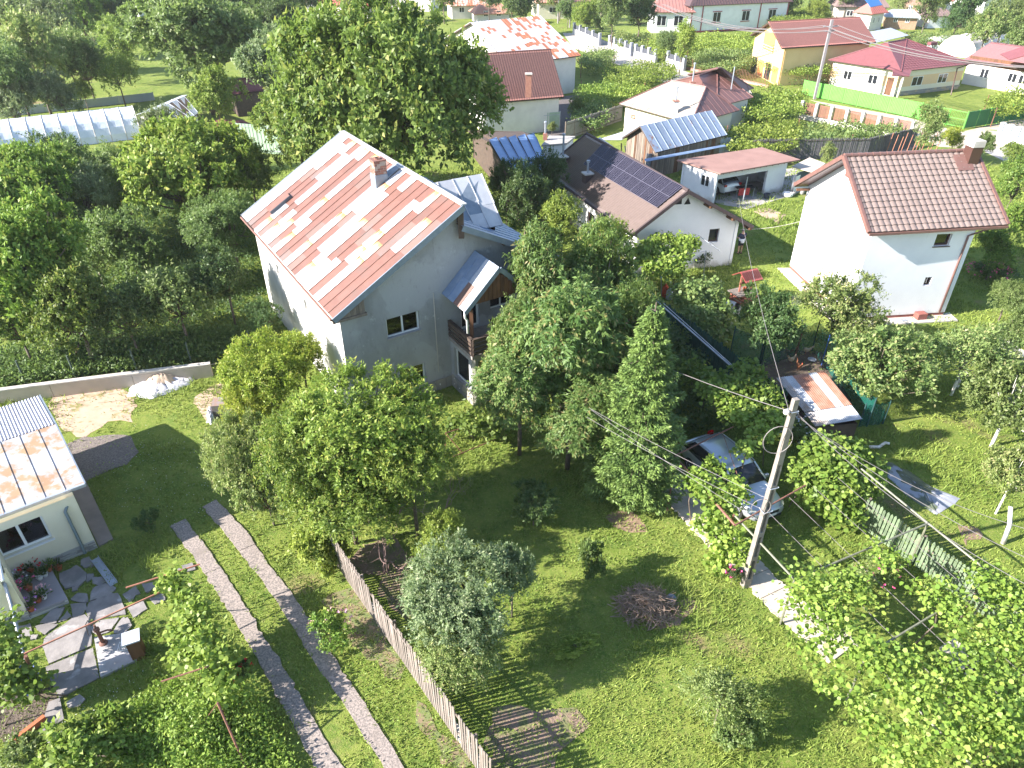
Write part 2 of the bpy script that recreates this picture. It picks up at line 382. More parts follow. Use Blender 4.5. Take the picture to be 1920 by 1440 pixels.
# ---------------------------------------------------------------- leaves, crowns, trunks
def leaves(P, D, Nrm, Ln, Wd, fold=.25):
    """kite leaves: base P, direction D, normal Nrm -> verts, faces"""
    n = len(P); S = np.cross(D, Nrm); S /= np.linalg.norm(S, axis=1)[:, None] + 1e-9
    Nn = np.cross(S, D)
    Ln = np.broadcast_to(Ln, n)[:, None]; Wd = np.broadcast_to(Wd, n)[:, None]
    v = np.empty((n, 4, 3), np.float32)
    v[:, 0] = P; v[:, 1] = P + D * Ln * .45 + S * Wd * .5 + Nn * Wd * fold
    v[:, 2] = P + D * Ln; v[:, 3] = P + D * Ln * .45 - S * Wd * .5 + Nn * Wd * fold
    f = np.arange(n * 4, dtype=np.int32).reshape(n, 4)
    return v.reshape(-1, 3), f
def rnd_unit(n, r):
    v = r.normal(size=(n, 3)); return v / np.linalg.norm(v, axis=1)[:, None]
def crown(seed, Rr, Hz, lobes, ncl, nl, leaf, width=.5, droop=0.0, spray=.55, squash=1.0, ragged=.25, flat=.0):
    """crown centred at z=0, horizontal radius Rr, half height Hz; lobes of clusters of leaves"""
    r = np.random.default_rng(seed)
    L = rnd_unit(lobes, r); L[:, 2] = L[:, 2] * .8 + .12
    Lc = L * np.array([Rr, Rr, Hz]) * r.uniform(.40, .72, (lobes, 1)); Lr = r.uniform(.26, .46, lobes) * (1 + ragged * r.uniform(-1, 1, lobes))
    Lc = np.vstack([Lc, [[0, 0, 0]]]); Lr = np.append(Lr, .48)
    wgt = Lr ** 2; k = r.choice(len(Lr), ncl, p=wgt / wgt.sum())
    d = rnd_unit(ncl, r); d[:, 2] = np.where(d[:, 2] < -.35, -d[:, 2], d[:, 2])
    C = Lc[k] + d * (Lr[k] * r.uniform(.72, 1.08, ncl))[:, None] * np.array([Rr, Rr, Hz])
    out = C / np.array([Rr, Rr, Hz]); out /= np.linalg.norm(out, axis=1)[:, None] + 1e-6
    cs = spray * .9 * r.uniform(.55, 1.4, ncl)
    kk = np.repeat(np.arange(ncl), nl); n = len(kk)
    # shoots: each cluster is a few shoots pointing outward / up, leaves along them
    ns = 5; sh = rnd_unit(ncl * ns, r) * .8 + np.repeat(out, ns, 0) * .8 + np.array([0, 0, .35 - droop])
    sh /= np.linalg.norm(sh, axis=1)[:, None]
    si = r.integers(0, ns, n) + kk * ns
    t = r.uniform(.05, 1, n) ** .8
    P = C[kk] + sh[si] * (t * cs[kk])[:, None] + r.normal(size=(n, 3)) * (.10 * cs[kk])[:, None]
    P[:, 2] -= droop * .5 * cs[kk] * t * t
    D = sh[si] * .7 + rnd_unit(n, r) * .9; D[:, 2] -= droop * .9 + .1; D /= np.linalg.norm(D, axis=1)[:, None]
    Nn = out[kk] * .75 + rnd_unit(n, r) * .55 + np.array([0, 0, .45]); Nn /= np.linalg.norm(Nn, axis=1)[:, None]
    sz = leaf * 1.1 * r.uniform(.5, 1.35, n) * np.repeat(r.uniform(.75, 1.25, ncl), nl)
    v, f = leaves(P, D, Nn, sz, sz * width)
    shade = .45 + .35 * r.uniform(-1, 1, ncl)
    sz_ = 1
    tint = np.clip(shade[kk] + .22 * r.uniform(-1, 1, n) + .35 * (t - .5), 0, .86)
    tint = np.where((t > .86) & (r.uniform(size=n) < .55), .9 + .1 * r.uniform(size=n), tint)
    return v, f, np.repeat(tint, 4), C
def trunk_mb(C, zbase, rt, seed, nlimb=34, lean=0.0, Hz=2.0):
    r = np.random.default_rng(seed + 99); mb = MB()
    fork = zbase * .3
    mb.tube([(0, 0, zbase), (rt * .6 * lean, 0, zbase * .5), (rt * lean, rt * .5, fork)], rt, 8, rt * .75)
    lead = [(rt * lean, rt * .5, fork - .05), (.1 * Hz, -.1 * Hz, -.1 * Hz), (-.05 * Hz, .1 * Hz, .45 * Hz)]
    mb.tube(lead, rt * .7, 6, rt * .2)
    idx = r.choice(len(C), min(nlimb, len(C)), replace=False)
    for i in idx:
        c = C[i]; s = np.array(lead[0]) * .6 + np.array(lead[1]) * .4 if r.random() < .6 else np.array(lead[1])
        mid = (s + c) / 2 + np.array([0, 0, -.12 * Hz]) + r.normal(size=3) * .06 * Hz
        mb.tube([s, mid, c * .96], rt * .38, 5, rt * .10)
    return mb
KIT = {}
def kit(key, seed, Rr, Hz, zc, lobes, ncl, nl, leaf, rt=.16, **k):
    v, f, t, C = crown(seed, Rr, Hz, lobes, ncl, nl, leaf, **k)
    me = mkmesh('crown', v, f, t); tm = trunk_mb(C, -zc * 1.5, rt, seed, Hz=Hz)
    KIT[key] = (me, mkmesh('trunk', tm.v, tm.f, smooth=True), Rr, Hz, zc)
kit('big', 1, 6.0, 5.2, 7.4, 22, 620, 60, .34, rt=.34, width=.55, spray=.95)
kit('big2', 2, 6.0, 5.0, 7.0, 18, 560, 60, .34, rt=.32, width=.55, spray=.95, ragged=.4)
kit('round', 3, 3.0, 2.6, 3.6, 14, 300, 52, .20, rt=.13, width=.5, spray=.60)
kit('round2', 4, 3.0, 2.7, 3.7, 12, 280, 52, .19, rt=.12, width=.48, spray=.70, ragged=.5)
kit('loose', 5, 3.0, 2.5, 3.5, 9, 200, 46, .19, rt=.11, width=.46, spray=.85, ragged=.6)
kit('tall', 6, 2.2, 3.2, 4.2, 13, 260, 48, .18, rt=.12, width=.45, spray=.65, ragged=.4)
kit('cherry', 7, 3.4, 4.0, 5.0, 20, 430, 62, .24, rt=.18, width=.34, droop=.65, spray=.70, ragged=.35)
kit('plum', 8, 3.6, 3.0, 3.8, 20, 480, 60, .17, rt=.15, width=.42, spray=.62, ragged=.35)
kit('shrub', 9, 1.2, 1.0, 1.1, 8, 110, 40, .12, rt=.035, width=.5, spray=.30, ragged=.5)
kit('shrub2', 10, 1.2, .9, 1.0, 6, 90, 40, .14, rt=.03, width=.6, spray=.36, ragged=.6)
def spruce(seed=11, Hh=8.2, Rb=2.0):
    r = np.random.default_rng(seed); Ps = []; Ds = []; Ns = []; Sz = []; tn = []; br = MB()
    br.tube([(0, 0, 0), (0, 0, Hh * .5), (0, 0, Hh)], .13, 8, .02)
    z = .75
    while z < Hh - .15:
        fr = 1 - z / Hh; rad = Rb * (fr ** .72) * r.uniform(.85, 1.12) + .05; nb = int(7 + 5 * fr)
        a0 = r.uniform(0, 6.28)
        for b in range(nb):
            a = a0 + 6.283 * b / nb + r.uniform(-.2, .2); d = np.array([math.cos(a), math.sin(a), 0]); L = rad * r.uniform(.75, 1.15)
            sl = -.10 - .25 * fr
            n = int(46 + 120 * L)
            t = r.uniform(.12, 1, n) ** .75
            side = np.array([-d[1], d[0], 0])
            sp = r.uniform(-1, 1, n) * (.34 * L * (1.05 - t) + .10)
            P = d * (t * L)[:, None] + side * sp[:, None]
            P[:, 2] = z + sl * t * L + .30 * L * t ** 3 * .6 - np.abs(sp) * .35 + r.normal(size=n) * .035
            D = d * .8 + side * np.sign(sp)[:, None] * .5 + rnd_unit(n, r) * .55; D[:, 2] -= .05
            D /= np.linalg.norm(D, axis=1)[:, None]
            Nn = np.array([0, 0, 1.0]) + rnd_unit(n, r) * .6
            Ps.append(P); Ds.append(D); Ns.append(Nn / np.linalg.norm(Nn, axis=1)[:, None]); Sz.append(.15 * r.uniform(.7, 1.2, n))
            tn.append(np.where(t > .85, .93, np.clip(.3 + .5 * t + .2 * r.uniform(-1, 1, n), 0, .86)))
            if b % 2 == 0: br.tube([(0, 0, z), tuple(d * L * .5 + np.array([0, 0, z + sl * L * .5])), tuple(d * L * .9 + np.array([0, 0, z + sl * L * .8]))], .025, 4, .008)
        z += .17 + .05 * fr
    P = np.concatenate(Ps); v, f = leaves(P, np.concatenate(Ds), np.concatenate(Ns), np.concatenate(Sz), np.concatenate(Sz) * .32)
    return mkmesh('crown', v, f, np.repeat(np.concatenate(tn), 4)), mkmesh('trunk', br.v, br.f)
NT = [0]
def plant(key, sp, xyz, s=(1, 1, 1), rz=None, label='', cat='tree', group=None, name='tree', barkm=None, lift=0, zroot=None):
    """xyz: foot of the trunk"""
    me, tm, Rr, Hz, zc = KIT[key]
    root = bpy.data.objects.new(name, None); COL.objects.link(root); setp(root, label, cat, group)
    if not isinstance(s, tuple): s = (s, s, s)
    rz = random.uniform(0, 6.28) if rz is None else rz
    root.location = (float(xyz[0]), float(xyz[1]), float(zc * s[2] + lift) if zroot is None else float(zroot)); root.scale = s; root.rotation_euler = (0, 0, rz)
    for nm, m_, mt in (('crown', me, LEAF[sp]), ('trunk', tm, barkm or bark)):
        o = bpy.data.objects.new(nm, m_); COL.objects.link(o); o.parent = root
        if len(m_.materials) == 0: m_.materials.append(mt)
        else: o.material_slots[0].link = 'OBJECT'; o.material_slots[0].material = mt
    NT[0] += 1
    return root
def tree(px, py, rpx, key, sp, label, zc=None, vs=1.0, rpy=None, name='tree', cat='tree', group=None, barkm=None, rz=None):
    """crown centre seen at px,py with half width rpx; zc = height of the crown centre above the ground"""
    me, tm, Rr, Hz, z0 = KIT[key]
    z = zc or 3.0
    for _ in range(6):
        g = G(px, py, z); dep = g[1] * CT + (CAM_H - z) * ST; r = rpx * dep / F0
        if zc is None: z = min(9, r * 1.15 * vs * (z0 / Rr) )
    sx = r / (Rr * 1.05)
    if rpy: sz = half_height(g, z, rpy, r) / (Hz * 1.05)
    else: sz = min(z / z0 * 1.15, sx * 1.25)
    sz = max(sz, z / z0 * .72)
    return plant(key, sp, (g[0], g[1], 0), (sx, sx, sz), rz, label, cat, group, name, barkm, zroot=z)
def half_height(g, z, rpy, r):
    dist = math.sqrt(g[0] ** 2 + g[1] ** 2 + (CAM_H - z) ** 2); ph = math.atan2(CAM_H - z, math.hypot(g[0], g[1])); t = rpy * dist / F0
    return math.sqrt(max((.35 * r) ** 2, t * t - (r * math.sin(ph)) ** 2)) / math.cos(ph)
def carpet(name, poly, n, h, leaf, sp, seed, width=.5, up=.6, hf=None, flat=0.0, ret=False, parent=None, kind='stuff', clump=.5, cl=14, z0=0.0):
    """leafy ground cover or canopy: leaves in clumps over a ground polygon (xy list)"""
    r = np.random.default_rng(seed); poly = np.array([p[:2] for p in poly], float); lo, hi = poly.min(0), poly.max(0)
    pts = []
    while len(pts) < n:
        q = r.uniform(lo, hi, (n * 2, 2)); q = q[inpoly(q, poly)]; pts.extend(q.tolist())
    C = np.array(pts[:n]); top = (h if hf is None else hf(C)) * r.uniform(.55, 1.1, n)
    kk = np.repeat(np.arange(n), cl); m = len(kk)
    P = np.empty((m, 3)); P[:, :2] = C[kk] + r.normal(size=(m, 2)) * clump * .4
    P[:, 2] = z0 + (top[kk] * r.uniform(flat, 1, m) ** .6)
    D = rnd_unit(m, r) + np.array([0, 0, up]); D /= np.linalg.norm(D, axis=1)[:, None]
    Nn = rnd_unit(m, r) * .7 + np.array([0, 0, .8]); Nn /= np.linalg.norm(Nn, axis=1)[:, None]
    sz = leaf * r.uniform(.55, 1.25, m); v, f = leaves(P, D, Nn, sz, sz * width)
    sh = r.uniform(.1, .8, n)
    tint = np.clip(sh[kk] + r.uniform(-.25, .25, m), 0, 1)
    me = mkmesh(name, v, f, np.repeat(tint, 4))
    if ret: return me
    return obj(name, me, LEAF[sp], parent, kind=kind)
def inpoly(q, poly):
    x, y = q[:, 0], q[:, 1]; ins = np.zeros(len(q), bool); n = len(poly); j = n - 1
    for i in range(n):
        xi, yi = poly[i]; xj, yj = poly[j]
        c = ((yi > y) != (yj > y)) & (x < (xj - xi) * (y - yi) / (yj - yi + 1e-12) + xi); ins ^= c; j = i
    return ins
def vnoise(q, scale, seed=0):
    r = np.random.default_rng(seed); T = r.uniform(size=(256, 256)); p = q / scale; i = np.floor(p).astype(int); f = p - i; f = f * f * (3 - 2 * f)
    a = T[i[:, 0] % 256, i[:, 1] % 256]; b = T[(i[:, 0] + 1) % 256, i[:, 1] % 256]; c = T[i[:, 0] % 256, (i[:, 1] + 1) % 256]; d = T[(i[:, 0] + 1) % 256, (i[:, 1] + 1) % 256]
    return (a * (1 - f[:, 0]) + b * f[:, 0]) * (1 - f[:, 1]) + (c * (1 - f[:, 0]) + d * f[:, 0]) * f[:, 1]
# ---------------------------------------------------------------- the ground
def grassmat():
    m, nt, N, L, B = nodes('lawn'); P = wpos(nt)
    c = mixc(nt, ramp(nt, noise(nt, P, .35, 4), .35, .65), (.135,.190,.032), (.215,.255,.055))
    c = mixc(nt, ramp(nt, noise(nt, P, 1.7, 5, .7), .45, .7), c, (.085,.150,.028))
    c = mixc(nt, ramp(nt, noise(nt, P, 9, 4, .7), .5, .72), c, (.27,.26,.085))
    c = mixc(nt, ramp(nt, noise(nt, P, .22, 6, .62), .60, .70), c, (.22,.165,.090))
    L.new(c, B.inputs['Base Color']); B.inputs['Roughness'].default_value = .9; B.inputs['Specular IOR Level'].default_value = .1
    bump(nt, B, noise(nt, P, 22, 5, .7), .9, .06); return m
lawn = grassmat()
mb = MB(); mb.add([(-500, -60, 0), (500, -60, 0), (500, 900, 0), (-500, 900, 0)], [(0, 1, 2, 3)])
mb.build('ground', lawn, kind='structure')
NZ = [0.004]
def patch(name, px, m, kind='structure', z=None, wob=.0, label=None, cat=None):
    pts = [G(*p)[:2] if len(p) == 2 else np.array(p[:2]) for p in px]
    if wob:
        q = []
        for i in range(len(pts)):
            a, b = pts[i], pts[(i + 1) % len(pts)]; k = max(1, int(np.linalg.norm(b - a) / .35))
            for j in range(k): q.append(a + (b - a) * j / k + rng.normal(size=2) * wob)
        pts = q
    if z is None: NZ[0] = .005 + (NZ[0] - .001) % .012; z = NZ[0]
    mb = MB(); mb.prism(pts, -.2, z)
    o = mb.build(name, m, kind=kind)
    return o
orchsoil = mat('orchard_floor', (.10,.14,.035), (.15,.12,.07), .8, bmp=.6, c3=(.05,.08,.02), s3=.5)
bed = mat('garden_bed_soil', (.13,.095,.07), (.075,.055,.04), 3, bmp=.8, fine=14, bd=.05)
sandsoil = mat('sandy_soil', (.47,.34,.25), (.38,.27,.19), 2, bmp=.5, c3=(.20,.18,.06), s3=1.3, lo3=.56, hi3=.64)
gravel = mat('gravel', (.24,.20,.175), (.11,.09,.08), 16, bmp=.9, fine=26, bd=.04)
asphalt = mat('pale_road', (.42,.38,.34), (.36,.33,.30), 1, bmp=.2)
dirt = mat('pale_dirt_road', (.50,.42,.34), (.42,.35,.27), .8, bmp=.3, c3=(.20,.24,.10), s3=.5, lo3=.6, hi3=.68)
patch('soil', [(92,742),(150,730),(240,727),(262,752),(246,790),(205,790),(175,812),(140,820),(110,800),(95,770)], sandsoil, wob=.10)
patch('soil', [(372,742),(385,728),(415,718),(430,735),(400,762),(385,790),(372,770)], sandsoil, wob=.10)
patch('gravel', [(126,832),(155,822),(215,815),(248,818),(258,848),(240,868),(200,888),(160,905),(140,880)], gravel, wob=.06)
patch('soil', [(1140,960),(1185,955),(1220,990),(1190,1000),(1150,985)], soil, wob=.10)
patch('soil', [(1225,1150),(1290,1115),(1305,1140),(1270,1170),(1235,1180)], soil, wob=.12)
patch('garden_soil', [(905,1370),(950,1320),(1000,1345),(1075,1335),(1090,1375),(1040,1400),(1050,1450),(950,1460)], mat('loose_soil', (.22,.15,.11), (.13,.14,.05), 2.2, bmp=.8, lo=.45, hi=.6, fine=12, bd=.05), wob=.16)
patch('garden_soil', [(650,1050),(690,1010),(740,1000),(770,1060),(780,1150),(760,1170),(700,1090)], mat('loose_soil', ()), wob=.15)
worn = mat('worn_soil', (.20,.145,.085), (.13,.16,.05), 3.5, bmp=.7, lo=.42, hi=.58)
patch('soil', [(600,1120),(645,1105),(672,1110),(712,1170),(735,1225),(765,1262),(745,1275),(690,1235),(655,1190),(640,1150)], worn, wob=.16)
patch('soil', [(775,1330),(800,1320),(850,1385),(880,1440),(850,1440),(800,1380)], worn, wob=.14)
patch('garden_soil', [(0,1300),(70,1290),(115,1250),(120,1290),(95,1350),(0,1400)], bed, wob=.05)
patch('garden_soil', [(1395,690),(1470,655),(1540,660),(1580,720),(1600,760),(1500,800),(1440,740)], bed, wob=.05)
patch('soil', [(1795,985),(1835,985),(1850,1005),(1800,1015)], soil, wob=.08)
patch('soil', [(1410,395),(1440,388),(1475,405),(1460,418)], sandsoil, wob=.1)
# roads far away
patch('street', [(1055,62),(1100,62),(1170,92),(1330,150),(1400,160),(1420,190),(1300,170),(1230,150),(1130,110),(1075,90)], asphalt)
patch('dirt_road', [(1560,200),(1520,188),(1700,220),(1800,248),(1870,232),(1930,215),(1930,262),(1850,280),(1760,275),(1700,245)], dirt)
patch('street', [(1800,262),(1860,262),(1940,300),(1940,330)], asphalt)
patch('yard', [(1010,215),(1060,180),(1085,178),(1082,210),(1050,265),(1030,262)], mat('dark_paving', (.10,.085,.085),(.15,.13,.12), 3))
patch('yard', [(1276,346),(1345,382),(1400,392),(1480,368),(1540,345),(1490,315),(1380,330)], concrete)
patch('footpath', [(1660,260),(1700,258),(1720,275),(1690,290)], sandsoil)
patch('footpath', [(1852,640),(1880,632),(1925,660),(1925,690),(1885,675)], lightconcrete)
# ---------------------------------------------------------------- building helpers
def uz(P, Q, x, y):
    P = np.array(P[:2], float); Q = np.array(Q[:2], float); X = onv(x, y, P, Q); return float((X[:2] - P) @ unit(Q - P)), float(X[2])
def win_px(P, Q, quad, parent, depth=-.03, **k):
    """window from its corners in the photograph (two opposite corners or four) on wall P->Q"""
    a = [uz(P, Q, *c) for c in quad]; us = sorted(x[0] for x in a); zs = sorted(x[1] for x in a)
    if len(a) == 4: u0, u1, z0, z1 = (us[0] + us[1]) / 2, (us[2] + us[3]) / 2, (zs[0] + zs[1]) / 2, (zs[2] + zs[3]) / 2
    else: u0, u1, z0, z1 = us[0], us[-1], zs[0], zs[-1]
    return window(P, Q, u0, u1, z0, z1, parent, depth=depth, gl=k.pop('gl', darkglass), **k)
def gable_px(name, label, A, B, D, ze, zr, wallm, cover, inset=(.45, .45), C=None, fascia=None, thick=.10, cat='house', z0=0, back=True, walls=True, group=None, skewback=None):
    """A,B: eave corners, D: ridge end above A (photograph pixels) -> house with gable roof"""
    A = G(*A, ze); B = G(*B, ze); D = G(*D, zr); C = G(*C, zr) if C else D + (B - A)
    h = D - A; h[2] = 0; A2 = D + h; A2[2] = ze; h2 = C - B; h2[2] = 0; B2 = C + h2; B2[2] = ze
    base = (A + B + A2 + B2) / 4; root = thing(name, label, cat, (base[0], base[1], z0), group)
    e = unit(B - A); hx = unit(np.append((D - A)[:2], 0)); sl = (zr - ze) / np.linalg.norm((D - A)[:2])
    a, b = A + e * inset[1] + hx * inset[0], B - e * inset[1] + hx * inset[0]
    a2, b2 = A2 + e * inset[1] - hx * inset[0], B2 - e * inset[1] - hx * inset[0]
    zw = ze + inset[0] * sl - thick * 1.1
    ccw = np.cross((b - a)[:2], (a2 - a)[:2]) > 0
    cor = [a, b, b2, a2] if ccw else [b, a, a2, b2]
    if walls:
        for i in range(4):
            p, q = cor[i], cor[(i + 1) % 4]
            tp = None
            if i in (1, 3): tp = [(np.linalg.norm((q - p)[:2]) / 2, zr - thick * 1.15)]
            wall(p, q, z0, zw, wallm, root, top=tp)
    dz_ = V3(0, 0, -.2 if skewback else -.015); d = MB(); d.slab([A + dz_, B + dz_, C + dz_, D + dz_], thick); d.slab([A2 + dz_, D + dz_, C + dz_, B2 + dz_] , thick); roof = d.build('roof', fascia or wood_dark, root)
    slopes = [(A, B, C, D), (B2, A2, D, C)]
    for k, s in enumerate(slopes):
        if k == 1 and not back: break
        cover(roof, *s)
    return root, roof, cor, slopes
def tilecover(m, row=.36, colw=.24, step=.045, wave=.03):
    def f(roof, A, B, C, D):
        rows = max(3, int(np.linalg.norm(np.array(D) - A) / row)); cols = max(4, int(np.linalg.norm(np.array(B) - A) / colw))
        obj('tile_surface', stepped(A, B, C, D, rows, cols, step, wave, per=4), m, roof)
        mb = MB(); mb.tube([np.array(D) + V3(0, 0, .03), np.array(C) + V3(0, 0, .03)], .11, 8); mb.build('ridge_cap', m, roof)
    return f
def sheetcover(nu, nv, pick, h=.03, jit=.25):
    def f(roof, A, B, C, D):
        sheets(roof, A, B, C, D, nu, nv, pick, h=h, jit=jit)
    return f
def chim(parent, c, size, h, m, rz=0, cap=None, pipe=None, name='chimney'):
    mb = MB(); mb.box(c, (size, size, h), rz); ch = mb.build(name, m, parent)
    if cap is not None:
        mb = MB(); mb.box((c[0], c[1], c[2] + h), (size + .14, size + .14, .09), rz); mb.build('cap', cap, ch)
    if pipe:
        mb = MB(); mb.tube([(c[0], c[1], c[2] + h), (c[0], c[1], c[2] + h + pipe)], .075, 8); mb.lathe((c[0], c[1], c[2] + h + pipe), [(.13, 0), (.13, .12), (.02, .16)], 10); mb.build('flue_pipe', steel, ch)
    return ch
def stuccomat():
    m, nt, N, L, B = nodes('grey_render'); P = wpos(nt); P2 = wpos(nt, (1, 1, .45))
    c = mixc(nt, ramp(nt, noise(nt, P2, .55, 6, .62), .38, .62), (.255,.257,.26), (.345,.348,.352))
    c = mixc(nt, ramp(nt, noise(nt, P, .42, 3, .5), .52, .545), c, (.36,.365,.375))
    c = mixc(nt, ramp(nt, noise(nt, P2, 3.2, 6, .75), .55, .8), c, (.19,.19,.19))
    c = mixc(nt, ramp(nt, noise(nt, P, 1.4, 8, .8), .60, .66), c, (.42,.425,.43))
    L.new(c, B.inputs['Base Color']); B.inputs['Roughness'].default_value = .92; bump(nt, B, noise(nt, P, 5, 8, .7), .55, .03); return m
stucco = stuccomat()
sidewall_m = mat('pale_side_render', (.70,.67,.63), (.60,.57,.53), .7, bmp=.25, c3=(.52,.49,.45), s3=.35, stretch=(1,1,.5))
# ================================================================ MAIN GREY HOUSE
mU = V3(-.536, .844, 0); mV = V3(.844, .536, 0); mC = V3(-7.24, 26.2, 0)
def MH(w, d, z=0.0): return mC + mV * w - mU * d + V3(0, 0, z)
house = thing('house', 'large grey rendered house under a patchwork of red and silver roof sheets', 'house', MH(5, -6))
HL = 12.9; LW, RW = 0.0, 10.45
PW = dict(up=(2.05, 3.64, 3.56, 4.52), low=(2.42, 3.74, .5, 1.74), bdoor=(5.75, 6.75, 2.85, 4.85), bwin=(7.35, 8.6, 3.5, 4.7))
sl_l = 3.6 / 6.27; rise = lambda w: 5.5 + (w + .4) * sl_l
wall(MH(LW, 0), MH(RW, 0), 0, 5.35, stucco, house, holes=[PW['up'], PW['low'], PW['bdoor'], PW['bwin']],
     top=[(.02, 5.60), (5.87, 8.86), (6.0, 8.05), (10.3, 5.95)])
wall(MH(RW, 0), MH(RW, -HL), 0, 5.6, stucco, house)
wall(MH(RW, -HL), MH(LW, -HL), 0, 5.35, stucco, house, top=[(.15, 5.85), (4.45, 8.0), (4.58, 8.86)])
wall(MH(LW, -HL), MH(LW, 0), 0, 5.55, sidewall_m, house, holes=[(HL - 5.2, HL - 4.75, 3.3, 3.9), (HL - 9.5, HL - 9.05, 3.5, 4.1), (HL - 7.4, HL - 7.0, 5.0, 5.25)])
for k in (5.2, 9.5): window(MH(LW, -HL), MH(LW, 0), HL - k, HL - k + .45, 3.3 if k < 6 else 3.5, 3.9 if k < 6 else 4.1, house, mull=0, gl=darkglass, fw=.05)
curt_o = window(MH(LW, 0), MH(RW, 0), *PW['up'], house, mull=1, curt=curtain, sill=concrete)
window(MH(LW, 0), MH(RW, 0), *PW['low'], house, mull=1, curt=curtain, sill=concrete)
window(MH(LW, 0), MH(RW, 0), *PW['bwin'], house, mull=1, curt=curtain)
d_ = window(MH(LW, 0), MH(RW, 0), *PW['bdoor'], house, mull=0, fw=.1, gl=darkglass); d_.name = 'balcony_door'
# roof: left slope
Aw = MH(-.4, .5, 5.5); Bw = MH(-.4, -13.4, 5.5); Dw = MH(5.87, .5, 9.1); Cw = MH(5.87, -13.4, 9.1)
rb = MB(); rb.slab([Aw, Bw, Cw, Dw], .06)
# right slope, starting lower than the ridge
A2w = MH(10.9, .5, 5.6); B2w = MH(10.9, -13.4, 5.6); D2w = MH(5.75, .5, 8.2); C2w = MH(5.75, -13.4, 8.2)
rb.slab([A2w, B2w, C2w, D2w], .06)
rb.frame(MH(5.78, .42, 8.15), -mU * 13.8 * -1 * 1.0, mV * .05, V3(0, 0, .88))
roof = rb.build('roof', wood_dark, house)
fas = mat('blue_grey_flashing', (.17,.21,.26), (.22,.26,.31), 3, rough=.5, bmp=.05, metal=.2)
def edge(p, q, hgt, nm='verge_flashing', m=None, off=V3(0, 0, 0), par=None):
    mb = MB(); mb.beam(np.array(p) + off, np.array(q) + off, .05, hgt); return mb.build(nm, m or fas, par or roof)
edge(Aw, Dw, .26, off=-mU * .025 + V3(0, 0, -.09)); edge(D2w, A2w, .26, off=-mU * .025 + V3(0, 0, -.09))
edge(Bw, Cw, .2, off=mU * .025 + V3(0, 0, -.06))
red_p = {}
def mainpick(i, k):
    # i counts strips from the near verge, k from the eave up
    x = (math.sin(i * 12.9898 + k * 78.233 + 3.1) * 43758.5453) % 1; y = (math.sin(i * 3.7 + (k // 2) * 9.1) * 999.7) % 1
    if i >= 21: return galv_clean if k % 3 else galv
    z = .5 + .5 * math.sin(i * .9 + 1.3) * math.sin(i * .37 + k * .25)
    if y < .36 + .26 * z: return rustred if x < .84 else rustdark
    return galv_clean if x < .38 else (galv if x < .62 else galv_stain)
sheets(roof, Aw, Bw, Cw, Dw, 23, 7, mainpick, h=.020, jit=.48)
bluepick = lambda i, k: random.choice([bluegalv, bluegalv, greygalv])
sheets(roof, A2w, B2w, C2w, D2w, 20, 3, lambda i, k: random.choice([greygalv, bluegalv, bluegalv]), h=.025)
rc = MB(); rc.beam(MH(5.87, .5, 9.13), MH(5.87, -13.4, 9.13), .28, .05); rc.build('ridge_cap', galv, roof)
# wing with cross ridge on the right slope
Wr0 = MH(5.7, -3.05, 9.0); Wr1 = MH(8.85, -3.05, 9.0); Wn0 = MH(5.8, -.9, 7.3); Wn1 = MH(8.65, -.9, 7.2)
Wf1 = MH(8.65, -5.2, 7.2); Wf0 = MH(5.8, -5.2, 7.3)
wg = MB(); wg.slab([Wn0, Wn1, Wr1, Wr0], .06); wg.slab([Wf1, Wf0, Wr0, Wr1], .06); wing = wg.build('cross_wing_roof', fas, house)
sheets(wing, Wn0, Wn1, Wr1, Wr0, 4, 2, lambda i, k: galv_clean, h=.03)
wall(MH(8.4, -1.2), MH(8.4, -4.9), 6.3, 7.2, wood_brown, house, top=[(1.85, 8.85)], t=.1, name='wing_gable')
# boxed-in eave gables
for (w0, w1, sgn) in ((-.35, 1.05, 0), (8.75, 10.6, 1)):
    n = 11
    for k in range(n):
        a = w0 + (w1 - w0) * k / n; b = w0 + (w1 - w0) * (k + 1) / n - .012
        zt = (rise(a) - .16) if not sgn else (5.6 + (10.9 - b) * .505 - .16)
        zb = 5.32 if not sgn else 5.0
        if zt - zb > .05: piece('board', UBOX, wood_old, house, MH(a, .32 + .006 * (k % 2), zb), mV * (b - a), -mU * .03, V3(0, 0, zt - zb))
    mb = MB(); mb.beam(MH(w0 - .05, .34, 5.27 if not sgn else 4.96), MH(w1 + .05, .34, 5.27 if not sgn else 4.96), .14, .12); mb.build('eave_beam', wood_old, house)
mb = MB()
for w in (.9, 3.2, 5.75, 7.9, 9.9):
    z = (rise(w) if w < 5.8 else 5.6 + (10.9 - w) * .505) - .22; mb.beam(MH(w, -.1, z), MH(w, .44, z), .12, .16)
mb.build('purlin_ends', wood_dark, house)
mb = MB(); mb.beam(MH(5.8, .3, 7.6), MH(5.8, .3, 8.95), .24, .22); mb.build('ridge_box', wood_dark, house)
# gutter brackets and gutter on the left eave
gm = MB(); gm.tube([MH(-.47, .45, 5.44), MH(-.47, -13.3, 5.44)], .06, 6); gm.build('gutter', rustred, roof)
